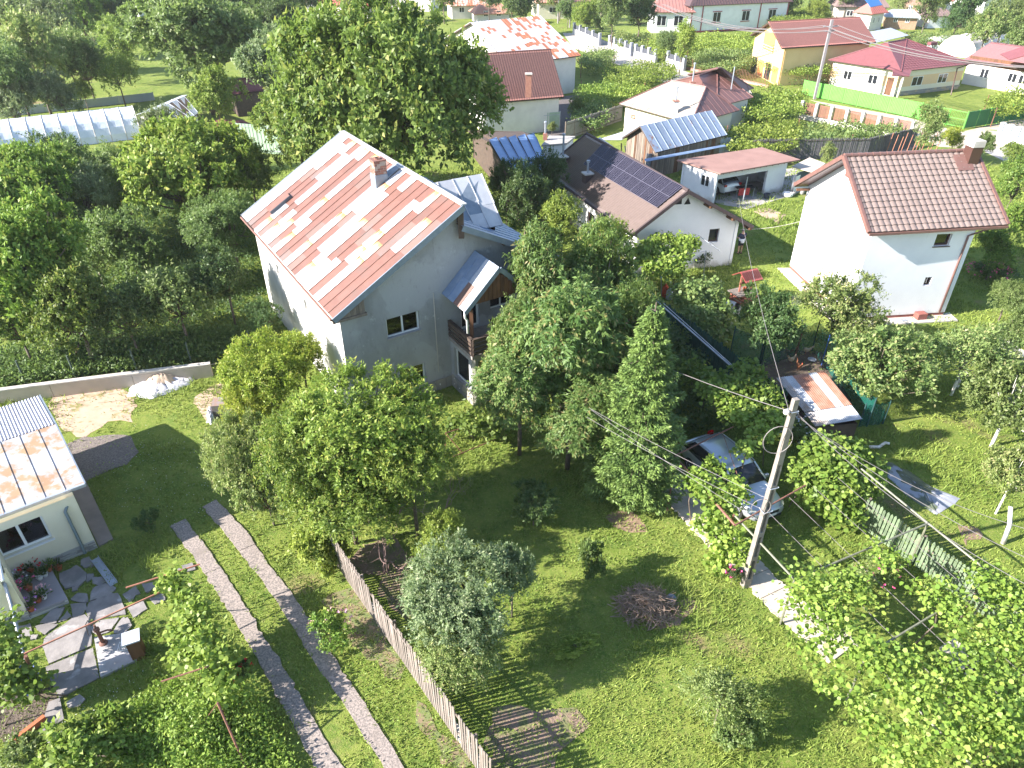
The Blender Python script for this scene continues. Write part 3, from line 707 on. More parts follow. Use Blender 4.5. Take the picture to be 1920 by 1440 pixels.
# chimney with brick top, shelter-shaped lead apron
cp = onp(712, 342, Aw, Bw, Cw)
brick_m = [mat('chimney_brick_' + n, c, bmp=.3) for n, c in (('a', (.27,.13,.09)), ('b', (.21,.10,.075)), ('c', (.33,.27,.23)))]
mort = mat('mortar', (.40,.37,.34), bmp=.3)
cc = MB(); cc.box((cp[0], cp[1], cp[2] - .4), (.64, .64, .85), R(32)); ch = cc.build('chimney', fas, house)
cc = MB(); cc.box((cp[0], cp[1], cp[2] + .45), (.57, .57, .62), R(32)); core = cc.build('chimney_stack', mort, house)
for r_ in range(6):
    for s in range(4):
        a = R(32) + s * math.pi / 2; dx = V3(math.cos(a), math.sin(a), 0); dy = V3(-math.sin(a), math.cos(a), 0); o = V3(cp[0], cp[1], cp[2] + .47 + r_ * .1) - dx * .30 - dy * .30
        sp = [(0, .28), (.30, .28)] if r_ % 2 else [(0, .13), (.15, .28), (.45, .13)]
        for (x, w) in sp: piece('brick', UBOX, random.choice(brick_m), core, o + dx * x, dx * w, dy * .04, V3(0, 0, .085))
cc = MB(); cc.box((cp[0], cp[1], cp[2] + 1.07), (.66, .66, .06), R(32)); cc.lathe((cp[0], cp[1], cp[2] + 1.13), [(.16, 0), (.16, .05), (.12, .05), (.12, .0)], 12); cc.build('chimney_cap', brick_m[1], core)
# dark apron behind the chimney
ap = onp(735, 322, Aw, Bw, Cw); mb = MB()
nrm = unit(np.cross(Bw - Aw, Dw - Aw)); nrm = nrm if nrm[2] > 0 else -nrm
mb.frame(np.array(cp) + nrm * .04 + mU * .33 , mV * 1.3 * .87 + V3(0, 0, .65), -mU * .66, nrm * .05); mb.build('chimney_apron', fas, house)
# roof hatch
hp = onp(532, 384, Aw, Bw, Cw); up = unit(Dw - Aw)
hm = MB(); hm.frame(hp + nrm * .03 - up * .8 - mU * .0, up * 1.35, mU * .72, nrm * .16); hm.build('roof_hatch', rustred, roof)
hm = MB(); hm.frame(hp + nrm * .03 - up * .8 - mU * .03, up * 1.35, mU * .028, nrm * .15); hm.build('hatch_shade_strip', mat('hatch_painted_shade', (.10,.11,.13), bmp=0), roof)  # dark strip paints the shade along the hatch's near side
# ---- bay, balcony and canopy
stone_cols = [mat('cladding_stone_' + n, c, bmp=.4) for n, c in (('a', (.26,.255,.24)), ('b', (.20,.20,.20)), ('c', (.30,.28,.25)), ('w', (.72,.71,.68)))]
b0, b1, bd_ = 5.12, 10.1, 2.1
bay = [(MH(b0, 0), MH(b0, bd_)), (MH(b0, bd_), MH(b1, bd_)), (MH(b1, bd_), MH(b1, 0))]
wall(*bay[0], 0, 2.62, stucco, house, holes=[(.35, 1.75, .75, 2.35)]); window(*bay[0], .35, 1.75, .75, 2.35, house, mull=0)
wall(*bay[1], 0, 2.62, stucco, house, holes=[(.30, 1.55, .95, 2.35), (2.0, 3.4, .95, 2.35)]); window(*bay[1], .30, 1.55, .95, 2.35, house, mull=0, curt=curtain); window(*bay[1], 2.0, 3.4, .95, 2.35, house)
wall(*bay[2], 0, 2.62, stucco, house)
mb = MB(); mb.slab([MH(b0 - .08, -.02, 2.78), MH(b1 + .1, -.02, 2.78), MH(b1 + .1, bd_ + .15, 2.78), MH(b0 - .08, bd_ + .15, 2.78)], .16); mb.build('balcony_floor', mat('balcony_tiles', (.30,.26,.23), (.22,.20,.19), 4), house)
mb = MB(); mb.beam(MH(b0 + .05, bd_ + .03, 0), MH(b0 + .05, bd_ + .03, 2.62), .16, .12); mb.build('corner_post', lightconcrete, house)
# irregular stone cladding on the plinth
def cladding(P, Q, z0, z1, parent, cell=.42, seed=1, big=.9):
    r = np.random.default_rng(seed); P = np.array(P[:3], float); Q = np.array(Q[:3], float); L = np.linalg.norm(Q - P); d = (Q - P) / L; n = V3(d[1], -d[0], 0)
    nx = max(1, int(L / cell)); nz = max(1, int((z1 - z0) / (cell * .8)))
    gx = {}
    for i in range(nx + 1):
        for j in range(nz + 1):
            u = i / nx; v = j / nz
            du = 0 if i in (0, nx) else r.uniform(-.35, .35) / nx; dv = 0 if j in (0, nz) else r.uniform(-.35, .35) / nz
            gx[i, j] = ((u + du) * L, z0 + (v + dv) * (z1 - z0))
    for i in range(nx):
        for j in range(nz):
            c = [gx[i, j], gx[i + 1, j], gx[i + 1, j + 1], gx[i, j + 1]]
            cx = sum(q[0] for q in c) / 4; cz = sum(q[1] for q in c) / 4; h = r.uniform(.03, .055)
            pts = [P + d * (cx + (q[0] - cx) * .93) + V3(0, 0, cz + (q[1] - cz) * .93 - P[2]) for q in c]
            mb = MB(); mb.add(pts + [p + n * h for p in pts], [(0, 3, 2, 1), (4, 5, 6, 7), (0, 1, 5, 4), (1, 2, 6, 5), (2, 3, 7, 6), (3, 0, 4, 7)])
            mb.build('cladding_stone', stone_cols[int(r.integers(0, 3))], parent)
            if r.random() < .5:
                cu = cx + r.uniform(-.1, .1); zz = cz + r.uniform(-.1, .1); a = r.uniform(0, 3); s = r.uniform(.03, .05); l_ = r.uniform(.05, .12)
                e1 = d * math.cos(a) + V3(0, 0, math.sin(a)); e2 = -d * math.sin(a) + V3(0, 0, math.cos(a))
                piece('white_chip', UBOX, stone_cols[3], parent, P + d * cu + V3(0, 0, zz - P[2]) + n * (h - .004), e1 * l_, e2 * s, n * .012)
pl = MB(); pl.beam(MH(3.4, .02, .25), MH(b0, .02, .25), .03, .5); plinth = pl.build('plinth', mort, house)
cladding(MH(3.4, .035), MH(b0, .035), 0, .62, plinth, seed=2)
cladding(MH(b0 - .005, 0), MH(b0 - .005, bd_), 0, .70, plinth, seed=3); cladding(MH(b0, bd_ + .005), MH(b0 + 3.4, bd_ + .005), 0, .88, plinth, seed=4)
# balcony railing: dark timber boards
rl = MB(); rail = None
for (p, q) in ((MH(b0 - .02, .05), MH(b0 - .02, bd_ + .1)), (MH(b0 - .02, bd_ + .1), MH(b1, bd_ + .1))):
    d = unit(q - p); mb = MB(); mb.beam(p + V3(0, 0, 3.62), q + V3(0, 0, 3.62), .16, .06)
    for t in np.arange(0, np.linalg.norm(q - p) + .01, 1.05): mb.beam(p + d * t + V3(0, 0, 2.7), p + d * t + V3(0, 0, 3.6), .08, .08)
    rail = mb.build('balcony_railing', wood_dark, house)
    for z in (2.86, 3.08, 3.30, 3.48): piece('railing_board', UBOX, wood_dark, rail, p + V3(0, 0, z) - np.cross(d, V3(0, 0, 1)) * -.05, q - p, np.cross(d, V3(0, 0, 1)) * .028, V3(0, 0, .13))
mb = MB()
for w in (b0 + .25, 8.15): mb.beam(MH(w, 1.7, 2.78), MH(w, 1.7, 4.85), .17, .17)
mb.build('canopy_posts', wood_brown, house)
Ca = MH(4.82, .02, 5.06); Cb = MH(4.82, 2.15, 5.06); Cr0 = MH(6.58, .02, 6.72); Cr1 = MH(6.58, 2.15, 6.72); Cc = MH(8.34, .02, 5.06); Cd = MH(8.34, 2.15, 5.06)
mb = MB(); mb.slab([Ca, Cb, Cr1, Cr0], .07); mb.slab([Cd, Cc, Cr0, Cr1], .07); can = mb.build('balcony_canopy', fas, house)
cpick = [bluegalv, bluegalv, greygalv, galv_clean]
sheets(can, Ca, Cb, Cr1, Cr0, 4, 2, lambda i, k: rustdark if (i == 2 and k == 0) else cpick[i], h=.02, jit=.1); sheets(can, Cd, Cc, Cr0, Cr1, 4, 1, lambda i, k: bluegalv, h=.02)
edge(Cb, Cr1, .2, off=-mU * .025 + V3(0, 0, -.06), par=can); edge(Cr1, Cd, .2, off=-mU * .025 + V3(0, 0, -.06), par=can)
for k in range(13):
    a = 5.3 + k * .2; zt = 6.6 - abs(a + .1 - 6.58) * .94 - .1
    if zt > 5.2: piece('board', UBOX, wood_brown, can, MH(a, 1.98 + .006 * (k % 2), 5.22), mV * .188, -mU * .03, V3(0, 0, zt - 5.22))
mb = MB(); mb.tube([MH(4.86, 2.05, 5.02), MH(4.9, 2.0, 4.7), MH(5.05, 1.9, 4.5), MH(5.0, 2.0, 3.9)], .05, 8); mb.build('canopy_downspout', white, can, smooth=True)
mb = MB(); mb.tube([MH(4.4, .03, 5.2), MH(4.4, .03, 1.0)], .02, 5); mb.build('conduit', lightconcrete, house)
# stove box, planters and pot on the balcony
t = thing('crate', 'dark wooden crates stacked on the balcony of the grey house', 'crate', MH(7.5, 1.1, 2.79)); mb = MB(); mb.frame(MH(7.0, .7, 2.79), mV * .7, -mU * .5, V3(0, 0, .55)); mb.build('box', wood_brown, t); mb = MB(); mb.frame(MH(6.9, .6, 3.345), mV * .9, -mU * .7, V3(0, 0, .06)); mb.build('lid', wood_dark, t)

# ================================================================ LEFT CREAM HOUSE with rusty roof
cream = mat('cream_render', (.74,.68,.53), (.68,.62,.48), 1.2, bmp=.08)
S1 = G(177, 1013, .35); S0 = G(103, 1044, .35); sd = unit((S0 - S1)[:2]); sd = V3(sd[0], sd[1], 0); SL = 8.0
SP1 = V3(S1[0], S1[1], 0); SP0 = SP1 + sd * SL
E1 = G(160, 907, 2.55); R1_ = G(105, 795, 2.98); K1_ = G(75, 742, 2.35)
E0 = E1 + (G(0, 967, 2.55) - E1) * 1.9; R0_ = R1_ + (E0 - E1); K0_ = K1_ + (E0 - E1)
hb = thing('house', 'small cream house with rusty whitish sheet roof on the left edge', 'house', (SP1 + SP0) / 2)
back = V3(*(K1_ - E1)[:2], 0); bl = np.linalg.norm(back); bk = back / bl
SP2 = SP1 + bk * (bl - .8); SP3 = SP0 + bk * (bl - .8)
ww = [uz(SP0, SP1, *c) for c in ((78, 967), (100, 1009), (18, 1036), (4, 1000))]
u1_ = (ww[0][0] + ww[1][0]) / 2; u0_ = u1_ - 1.55; z1_ = ww[0][1]; z0_ = ww[1][1]
wall(SP0, SP1, .0, 2.56, cream, hb, holes=[(u0_, u1_, z0_, z1_)])
window(SP0, SP1, u0_, u1_, z0_, z1_, hb, mull=1, fw=.08, curt=curtain, sill=white)
wall(SP1, SP2, 0, 2.45, cream, hb); wall(SP3, SP0, 0, 2.4, cream, hb); wall(SP2, SP3, 0, 2.2, cream, hb)
mb = MB(); mb.slab([E0, E1, R1_, R0_], .08); mb.slab([K1_, K0_, R0_, R1_], .08); rf = mb.build('roof', fas, hb)
oldsheet = sheetmat('rust_mottled_sheet', (.44,.43,.44), (.36,.34,.33), (.34,.21,.12), amt=(.46,.58), sc_=1.6)
sheets(rf, E0, E1, R1_, R0_, 8, 6, lambda i, k: oldsheet, h=.022, jit=0)
def corr(A, B, C, D, cols, amp=.03, per=6):
    A, B, C, D = [np.array(x, float) for x in (A, B, C, D)]; n = unit(np.cross(B - A, D - A)); n = n if n[2] > 0 else -n
    N_ = cols * per; u = np.arange(N_ + 1) / N_; w = amp * (1 + np.sin(u * cols * 2 * math.pi))
    lo = A + (B - A) * u[:, None] + n * w[:, None]; hi = D + (C - D) * u[:, None] + n * w[:, None]; i = np.arange(N_)
    f = np.stack([i, i + 1, i + N_ + 2, i + N_ + 1], 1)
    if np.dot(np.cross(B - A, D - A), n) < 0: f = f[:, ::-1]
    return mkmesh('corrugated_sheet', np.concatenate([lo, hi]), np.ascontiguousarray(f))
obj('corrugated_sheet', corr(K0_, K1_, R1_, R0_, 44, .025), sheetmat('pale_corrugated', (.48,.48,.53), (.40,.40,.45), (.55,.30,.18), amt=(.66,.72)), rf)
mb = MB(); mb.beam(E0 + V3(0, 0, -.03), E1 + V3(0, 0, -.03), .10, .12); mb.build('gutter', steel, rf)
mb = MB(); mb.beam(E1 + V3(0, 0, -.02), R1_ + V3(0, 0, -.02), .05, .14); mb.beam(R1_ + V3(0, 0, -.02), K1_ + V3(0, 0, -.02), .05, .14); mb.build('verge_flashing', fas, rf)
fw = V3(sd[1], -sd[0], 0); fw = fw if fw[1] < 0 else -fw
dsp = SP1 + sd * .42 + fw * .1
mb = MB(); mb.tube([E1 + sd * .45 + V3(0, 0, -.08), dsp + V3(0, 0, 2.1), dsp + V3(0, 0, .35), dsp + fw * .2 + V3(0, 0, .18)], .055, 8); mb.build('downspout', mat('green_grey_pipe', (.13,.17,.18), bmp=0, rough=.4), hb, smooth=True)
g0 = G(178, 1048, .12); g1 = G(214, 1096, .05); dd = unit(g1 - g0); sdv = np.cross(dd, V3(0, 0, 1))
mb = MB(); mb.frame(g0 - sdv * .12, g1 - g0, sdv * .24, V3(0, 0, .012)); mb.frame(g0 - sdv * .13, g1 - g0, sdv * .015, V3(0, 0, .09)); mb.frame(g0 + sdv * .12, g1 - g0, sdv * .015, V3(0, 0, .09))
setp(mb.build('rain_channel', steel), 'grey metal rain channel leading off below the cream house downspout', 'rain channel')
# plinth of stacked thin stone strips
plm = [mat('slate_strip_' + n, c, bmp=.3) for n, c in (('a', (.38,.37,.35)), ('b', (.28,.27,.26)), ('c', (.48,.46,.42)))]
def strips(P, Q, z0, z1, parent, h=.055):
    P = np.array(P, float); Q = np.array(Q, float); L = np.linalg.norm(Q[:2] - P[:2]); d = (Q - P) / L; n = V3(d[1], -d[0], 0); z = z0; k = 0
    while z < z1 - .01:
        x = 0.0
        while x < L:
            w = min(random.uniform(.3, .9), L - x)
            piece('stone_strip', UBOX, random.choice(plm), parent, P + d * x + V3(0, 0, z), d * (w - .012), n * -.02 + n * random.uniform(.045, .075), V3(0, 0, h - .008)); x += w
        z += h
strips(SP0 + fw * .005 - sd * 4.3, SP1 + fw * .005, 0, .35, hb)
# porch step with pots, porch wing
q0 = G(97, 1068, .18); q1 = G(127, 1123, .18); q2 = G(54, 1152, .18); q3 = G(18, 1090, .18)
mb = MB(); mb.prism([q0, q1, q2, q3], 0, .20); step = mb.build('porch_step', mat('grey_porch_tiles', (.27,.24,.25), (.33,.30,.31), .7, bmp=.05), hb)
strips(V3(*q2[:2], 0), V3(*q1[:2], 0), 0, .17, hb)
w0p = G(54, 1150, .25); w1p = G(22, 1068, .25); wd = unit(V3(*(w1p - w0p)[:2], 0))
Wc = V3(*w0p[:2], 0); Wb = Wc + wd * 3.2; Wl = Wc - V3(2.0, .9, 0) * 1.2
wall(Wc, Wb, 0, 2.2, cream, hb); wall(Wl, Wc, 0, 2.2, cream, hb); strips(Wl, Wc, 0, .32, hb)
pr0 = G(22, 1038, 2.3); pr1 = G(4, 968, 2.3)
mb = MB(); mb.slab([Wc + V3(.12, -.35, 2.3), Wb + V3(.15, .0, 2.3), Wb + V3(-3.5, -.5, 2.8), Wc + V3(-3.5, -.8, 2.8)], .07); pr = mb.build('porch_roof', oldsheet, hb)
mb = MB(); mb.tube([Wc + V3(.16, -.35, 2.25), Wb + V3(.18, 0, 2.27)], .05, 8); mb.build('porch_gutter', white, pr, smooth=True)
mb = MB(); mb.tube([G(0, 1068, 2.2), G(20, 1130, 1.2), G(46, 1235, .75), G(62, 1258, .6)], .055, 8); mb.build('long_downspout', steel, hb, smooth=True)

# ================================================================ RIGHT WHITE HOUSE with brown tiles
T = thing('house', 'tall white house with brown tiled roof on the right', 'house', (21.5, 39, 0))
P0 = V3(18.88, 35.3, 0); P1 = V3(24.75, 36.0, 0); P2 = V3(23.85, 43.0, 0); P3 = V3(17.97, 42.4, 0)
tA = V3(18.44, 34.8, 5.5); tB = V3(26.25, 35.9, 5.5); tR0 = V3(17.81, 38.44, 8.35); tR1 = V3(25.45, 39.5, 8.35); tA2 = V3(17.13, 42.42, 5.5); tB2 = V3(24.7, 43.5, 5.5)
fwn = [uz(P0, P1, 1764, 428), uz(P0, P1, 1790, 465)]; fw2 = [uz(P0, P1, 1733, 520), uz(P0, P1, 1748, 536)]; sw = [uz(P3, P0, 1541, 490), uz(P3, P0, 1553, 522)]
print('B3 windows', fwn, fw2, sw)
h1 = (3.75, 4.65, 3.55, 4.95); h2 = (3.65, 4.1, 1.55, 2.1); h3 = (sw[0][0] - .25, sw[0][0] + .35, 1.45, 2.2)
def fixw(px):
    a = [uz(P0, P1, *c) for c in px]; return (min(x[0] for x in a), max(x[0] for x in a), min(x[1] for x in a), max(x[1] for x in a))
a_ = [uz(P0, P1, *c) for c in ((1761, 430), (1790, 430), (1752, 462), (1780, 462))]
h1 = (a_[0][0], a_[1][0], a_[2][1], 5.05)
a_ = [uz(P0, P1, *c) for c in ((1736, 520), (1748, 520), (1730, 536), (1744, 535))]
h2 = ((a_[0][0] + a_[2][0]) / 2, (a_[1][0] + a_[3][0]) / 2, a_[2][1], a_[0][1])
a_ = [uz(P3, P0, *c) for c in ((1541, 490), (1555, 502), (1535, 511), (1549, 523))]
h3 = (a_[0][0], a_[3][0] , a_[2][1] , a_[0][1])
h3 = (min(h3[0], h3[1]), max(h3[0], h3[1]), min(h3[2], h3[3]), max(h3[2], h3[3]))
print('B3 holes', h1, h2, h3)
wall(P0, P1, .25, 5.72, whiteplaster, T, holes=[h1, h2]); wall(P1, P2, .25, 5.72, whiteplaster, T, top=[(3.5, 8.2)]); wall(P2, P3, .25, 5.7, whiteplaster, T)
wall(P3, P0, .25, 5.72, whiteplaster, T, holes=[h3], top=[(3.55, 8.2)])
brownpvc = mat('brown_window_frame', (.075,.035,.028), bmp=0, rough=.4)
window(P0, P1, *h1, T, frame=brownpvc, mull=0, depth=.16, sill=brownpvc); window(P0, P1, *h2, T, frame=brownpvc, mull=0, depth=.16, fw=.05); window(P3, P0, *h3, T, frame=mat('tan_frame', (.45,.28,.20), bmp=0), mull=0, depth=.14, gl=mat('blind', (.62,.58,.50), bmp=0), fw=.05, sill=mat('tan_frame', ()))
plred = mat('red_brown_plinth', (.27,.09,.07), (.22,.075,.06), 3, bmp=.1)
mb = MB(); mb.prism([P0 + (.03, .03, 0), P1 + (-.03, .03, 0), P2 + (-.03, -.03, 0), P3 + (.03, -.03, 0)], 0, .27); mb.build('plinth', plred, T)
mb = MB(); mb.prism([P0 + (-.7, -.7, 0), P1 + (.5, -.65, 0), P1 + (.5, .3, 0), P0 + (.1, .1, 0)], -.1, .07); mb.prism([P3 + (-.75, 0, 0), P0 + (-.7, -.701, 0), P0 + (.1, .1, 0), P3 + (.1, 0, 0)], -.1, .066); mb.build('apron_paving', lightconcrete, T)
mb = MB(); mb.slab([tA, tB, tR1, tR0], .12); mb.slab([tB2, tA2, tR0, tR1], .12); tr = mb.build('roof', brownpvc, T)
tilem = mat('brown_roof_tile', (.225,.168,.148), (.195,.145,.126), 6, rough=.5, bmp=.1, var=.07, fine=50)
def mk_tile():
    n = 8; vs = []; fs = []
    for v, hh in ((0, .055), (1, .012)):
        for i in range(n + 1):
            u = i / n; vs.append((u, v, hh + .05 * math.sin(u * math.pi) ** 1.0 * (1 if u > 0 else 1)))
    for i in range(n + 1): vs.append((i / n, 0.0, 0.0))
    for i in range(n): fs.append((i, i + 1, n + 2 + i, n + 1 + i)); fs.append((2 * n + 2 + i, 2 * n + 3 + i, i + 1, i))
    return mkmesh('roof_tile', vs, fs)
TILE = mk_tile(); nn = unit(np.cross(tB - tA, tR0 - tA)); nn = nn if nn[2] > 0 else -nn
rows, cols = 13, 23
for r_ in range(rows):
    for c_ in range(cols):
        u = c_ / cols; v = r_ / rows; lo = tA + (tB - tA) * u; hi = tR0 + (tR1 - tR0) * u
        piece('roof_tile', TILE, tilem, tr, lo + (hi - lo) * v + nn * .01, (tB - tA) / cols, (hi - lo) / rows, nn)
obj('tile_surface', stepped(tB2, tA2, tR0, tR1, 13, 23, .055, .05), tilem, tr)
tv = mat('tile_trim', (.16,.085,.07), (.19,.10,.085), 3, bmp=.05, rough=.45)
for (a, b) in ((tA, tR0), (tR0, tA2), (tB, tR1), (tR1, tB2)): mb = MB(); mb.beam(a + V3(0, 0, .03), b + V3(0, 0, .03), .16, .22); mb.build('verge_trim', tv, tr)
for k in range(19):
    a = tR0 + (tR1 - tR0) * k / 19; b = tR0 + (tR1 - tR0) * (k + 1) / 19; m2 = MB(); m2.tube([a + V3(0, 0, .07), b + V3(0, 0, .07)], .125, 10, .105); m2.build('ridge_tile', tv, tr)
mb = MB(); mb.beam(tA + V3(0, -.06, -.07), tB + V3(0, -.06, -.07), .13, .12); mb.build('gutter', tv, tr)
dn = P1 + V3(-.35, -.09, 0)
mb = MB(); mb.tube([tB + V3(-.3, -.02, -.15), tB + V3(-.95, .02, -.22), dn + V3(0, 0, 4.9), dn + V3(0, 0, .3)], .055, 8); mb.build('downspout', tv, T, smooth=True)
cq = onp(1815, 300, tA, tB, tR0); chim(T, (cq[0] + .1, cq[1], cq[2] - .5), .62, 1.25, brownpvc, R(8)); c2 = MB(); c2.box((cq[0] + .1, cq[1], cq[2] + .752), (.66, .66, .34), R(8)); c2.build('chimney_cap', lightconcrete, T)
mb = MB(); mb.frame(onp(1795, 322, tA, tB, tR0) + nn * .10, (tB - tA) / 7.9 * .95, (tR0 - tA) / 4.6 * 1.0, nn * .015); mb.build('chimney_apron', tv, tr)
tri = uz(P3, P0, 1579, 318); mb = MB(); pc = P3 + unit(P0 - P3) * 3.55; mb.add([pc + V3(-.02, -.28, 7.15), pc + V3(-.02, .28, 7.15), pc + V3(-.02, 0, 7.55)], [(0, 1, 2)]); mb.build('gable_vent', plred, T)
x_ = P3 + V3(-.35, 0.2, 5.55)
mb = MB(); mb.beam(tA2 + V3(.05, -.3, -.18), tA2 + V3(.9, -.25, -.18), .12, .12); mb.build('purlin_end', wood_brown, T)
t = single('brick_block', MB().box((G(1725, 600)[0], G(1725, 600)[1] + .1, .07), (.55, .42, .35), R(8)), plred, 'red brick box against the foot of the tall white house', 'brick box')
single('metal_grate', MB().frame(G(1692, 603, .075), (.35, .05, 0), (-.03, .2, 0), (0, 0, .03)), steel, 'small dark grate lying on the white house paving', 'grate')
single('doormat', MB().prism([G(1467, 565), G(1492, 552), G(1515, 563), G(1490, 577)], 0, .02), mat('brown_mat', (.08,.10,.05), bmp=.4), 'dark rectangular mat on the lawn near the white house path', 'mat')

# ================================================================ SOLAR HOUSE
U = thing('house', 'low white house with brown roof and solar panels', 'house', (8.5, 48, 0))
uA = V3(2.37, 53.5, 3.0); uB = V3(7.3, 40.7, 3.0); uD = V3(15.0, 42.1, 2.95); uE = uD + (uA - uB); uR = V3(10.45, 41.25, 5.5); uS = uR + (uA - uB)
q0, q1 = V3(7.75, 41.5, 0), V3(14.37, 42.97, 0); lv = unit(V3(*(uA - uB)[:2], 0)); q2 = q1 + lv * 12.6; q3 = q0 + lv * 12.6
a_ = [uz(q0, q1, *c) for c in ((1331, 430), (1350, 427), (1327, 455), (1344, 463))]
hw = (a_[0][0], a_[1][0], a_[2][1], a_[0][1]); print('solar win', hw)
a_ = [uz(q3, q0, *c) for c in ((1102, 395), (1113, 403), (1102, 420), (1113, 425))]; hs = (a_[0][0], a_[3][0], a_[3][1], a_[0][1]); hs = (min(hs[:2]), max(hs[:2]), min(hs[2:]), max(hs[2:])); print('solar side', hs)
Lq = np.linalg.norm(q1 - q0)
wall(q0, q1, 0, 2.9, whiteplaster, U, holes=[hw], top=[(0.02, 3.1), (2.75, 5.35), (Lq - .02, 3.1)]); wall(q1, q2, 0, 3.1, whiteplaster, U); wall(q2, q3, 0, 3.0, whiteplaster, U, top=[(Lq / 2, 5.3)])
wall(q3, q0, 0, 3.1, whiteplaster, U, holes=[hs])
window(q0, q1, *hw, U, frame=brownpvc, mull=0, depth=.16, gl=darkglass); window(q3, q0, *hs, U, frame=wood_brown, mull=1, depth=.12, gl=darkglass)
win_px(q3, q0, [(1073, 402), (1083, 412)], U, frame=wood_brown, mull=0)
mb = MB()
for (x, y) in ((1289, 380), (1272, 380)):
    a = onv(x, y, q0, q1); dq = unit(q1 - q0); nq = V3(dq[1], -dq[0], 0)
    for s in (-1,): mb.add([a + nq * .01 - dq * .22 - V3(0, 0, .1), a + nq * .01 + dq * .22 - V3(0, 0, .1), a + nq * .01 + dq * (.0 if x > 1280 else .2) + V3(0, 0, .32)], [(0, 1, 2)])
mb.build('gable_vents', darkmat, U)
mb = MB(); mb.slab([uA, uB, uR, uS], .12); mb.slab([uD, uE, uS, uR], .12); ur = mb.build('roof', mat('dark_verge', (.06,.04,.04), bmp=0), U)
utile = mat('brown_sheet_tile', (.150,.112,.104), (.130,.098,.090), 4, rough=.45, bmp=.05)
obj('tile_surface', stepped(uB, uA, uS, uR, 14, 58, .03, .022, per=4), utile, ur); obj('tile_surface', stepped(uE, uD, uR, uS, 14, 58, .03, .022, per=4), utile, ur)
for a_, b_ in ((uB, uR), (uR, uD), (uA, uS)): mb = MB(); mb.beam(a_, b_, .14, .2); mb.build('verge_trim', mat('dark_verge', ()), ur)
mb = MB(); mb.tube([uR + V3(0, 0, .06), uS + V3(0, 0, .06)], .1, 8); mb.build('ridge_cap', mat('dark_verge', ()), ur)
mb = MB()
for f_ in (.35, .7, .97): p_ = uR + (uD - uR) * f_ + V3(0, 0, -.2); mb.beam(p_, p_ + lv * .7, .16, .12)
mb.build('purlin_ends', wood_brown, ur)
mb = MB(); mb.tube([uB + V3(-.07, 0, -.05), uA + V3(-.07, 0, -.05)], .06, 6); mb.build('gutter', mat('dark_verge', ()), ur)
un = unit(np.cross(uA - uB, uR - uB)); un = un if un[2] > 0 else -un
def pvmat():
    m, nt, N, L, B = nodes('solar_cells'); tc = N.new('ShaderNodeTexCoord'); br = N.new('ShaderNodeTexBrick'); mp = N.new('ShaderNodeMapping'); mp.inputs['Scale'].default_value = (1, 1, 1)
    L.new(tc.outputs['Object'], mp.inputs[0]); L.new(mp.outputs[0], br.inputs['Vector']); br.offset = 0; br.inputs['Scale'].default_value = 1
    br.inputs['Brick Width'].default_value = 1 / 6; br.inputs['Row Height'].default_value = 1 / 10; br.inputs['Mortar Size'].default_value = .006; br.inputs['Mortar Smooth'].default_value = .3
    br.inputs[1].default_value = (.004,.0035,.010,1); br.inputs[2].default_value = (.006,.005,.014,1); br.inputs[3].default_value = (.17,.16,.21,1)
    L.new(br.outputs[0], B.inputs['Base Color']); B.inputs['Roughness'].default_value = .18; B.inputs['Specular IOR Level'].default_value = .12; return m
pv = pvmat(); al = mat('panel_frame', (.10,.095,.13), bmp=0, rough=.35)
c00 = onp(1096, 310, uA, uB, uR); c01 = onp(1132, 272, uA, uB, uR); c10 = onp(1234, 392, uA, uB, uR); c11 = onp(1283, 353, uA, uB, uR)
sysm = MB(); ctr = (c00 + c11) / 2
nC = 9
for i in range(nC):
    for j in range(2):
        f = lambda a, b: (c00 * (1 - a) + c10 * a) * (1 - b) + (c01 * (1 - a) + c11 * a) * b
        o = f(i / nC, j / 2); Uv = f((i + 1) / nC, j / 2) - o; Vv = f(i / nC, (j + 1) / 2) - o
        fr = piece('solar_panel', UBOX, al, U, o + un * .12, Uv * .99, Vv * .985, un * .035)
        piece('cells', UBOX, pv, fr, o + un * .156 + Uv * .02 + Vv * .015, Uv * .95, Vv * .955, un * .004)
for (x, y, pp) in ((1055, 306, 1.55), (1101, 338, .8)):
    c = onp(x, y, uA, uB, uR); k = chim(U, (c[0], c[1], c[2] - .4), .55, .85, mat('dark_verge', ()), R(20), cap=lightconcrete, pipe=pp)
# ================================================================ GARAGE with car
gz = 2.6
ga, gb, gc, gd = G(1269, 301, gz), G(1351, 325, gz), G(1501, 299, gz), G(1428, 277, gz)
T = thing('garage', 'white open garage with flat red brown roof and a white car inside', 'garage', (*((ga + gc) / 2)[:2], 0))
pinkroof = mat('pink_brown_roof_felt', (.30,.17,.14), (.25,.14,.115), .8, bmp=.1)
mb = MB(); mb.slab([ga + V3(0,0,.05), gb, gc, gd + V3(0,0,.05)], .10); gr = mb.build('roof', pinkroof, T)
e1 = unit((gb - ga)[:2]); e1 = V3(*e1, 0); e2 = V3(*unit((gc - gb)[:2]), 0); e3 = V3(*unit((gd - ga)[:2]), 0)
k0 = V3(*ga[:2], 0) + e1 * .3 + e2 * .35; k1 = V3(*gb[:2], 0) - e1 * .5 + e2 * .25; k2 = V3(*gc[:2], 0) - e1 * .5 - e2 * .7; k3 = V3(*gd[:2], 0) + e1 * .4 - e3 * .3
wall(k0, k1, 0, 2.48, whiteplaster, T); win_px(k0, k1, [(1316, 326), (1329, 352)], T, mull=1)
Lg = np.linalg.norm(k2 - k1); ua = uz(k1, k2, 1453, 340)[0]
wall(k1, k2, 0, 2.48, whiteplaster, T, holes=[(.15, ua - 1.0 if ua > 4 else 4.2, 0, 1.95)])
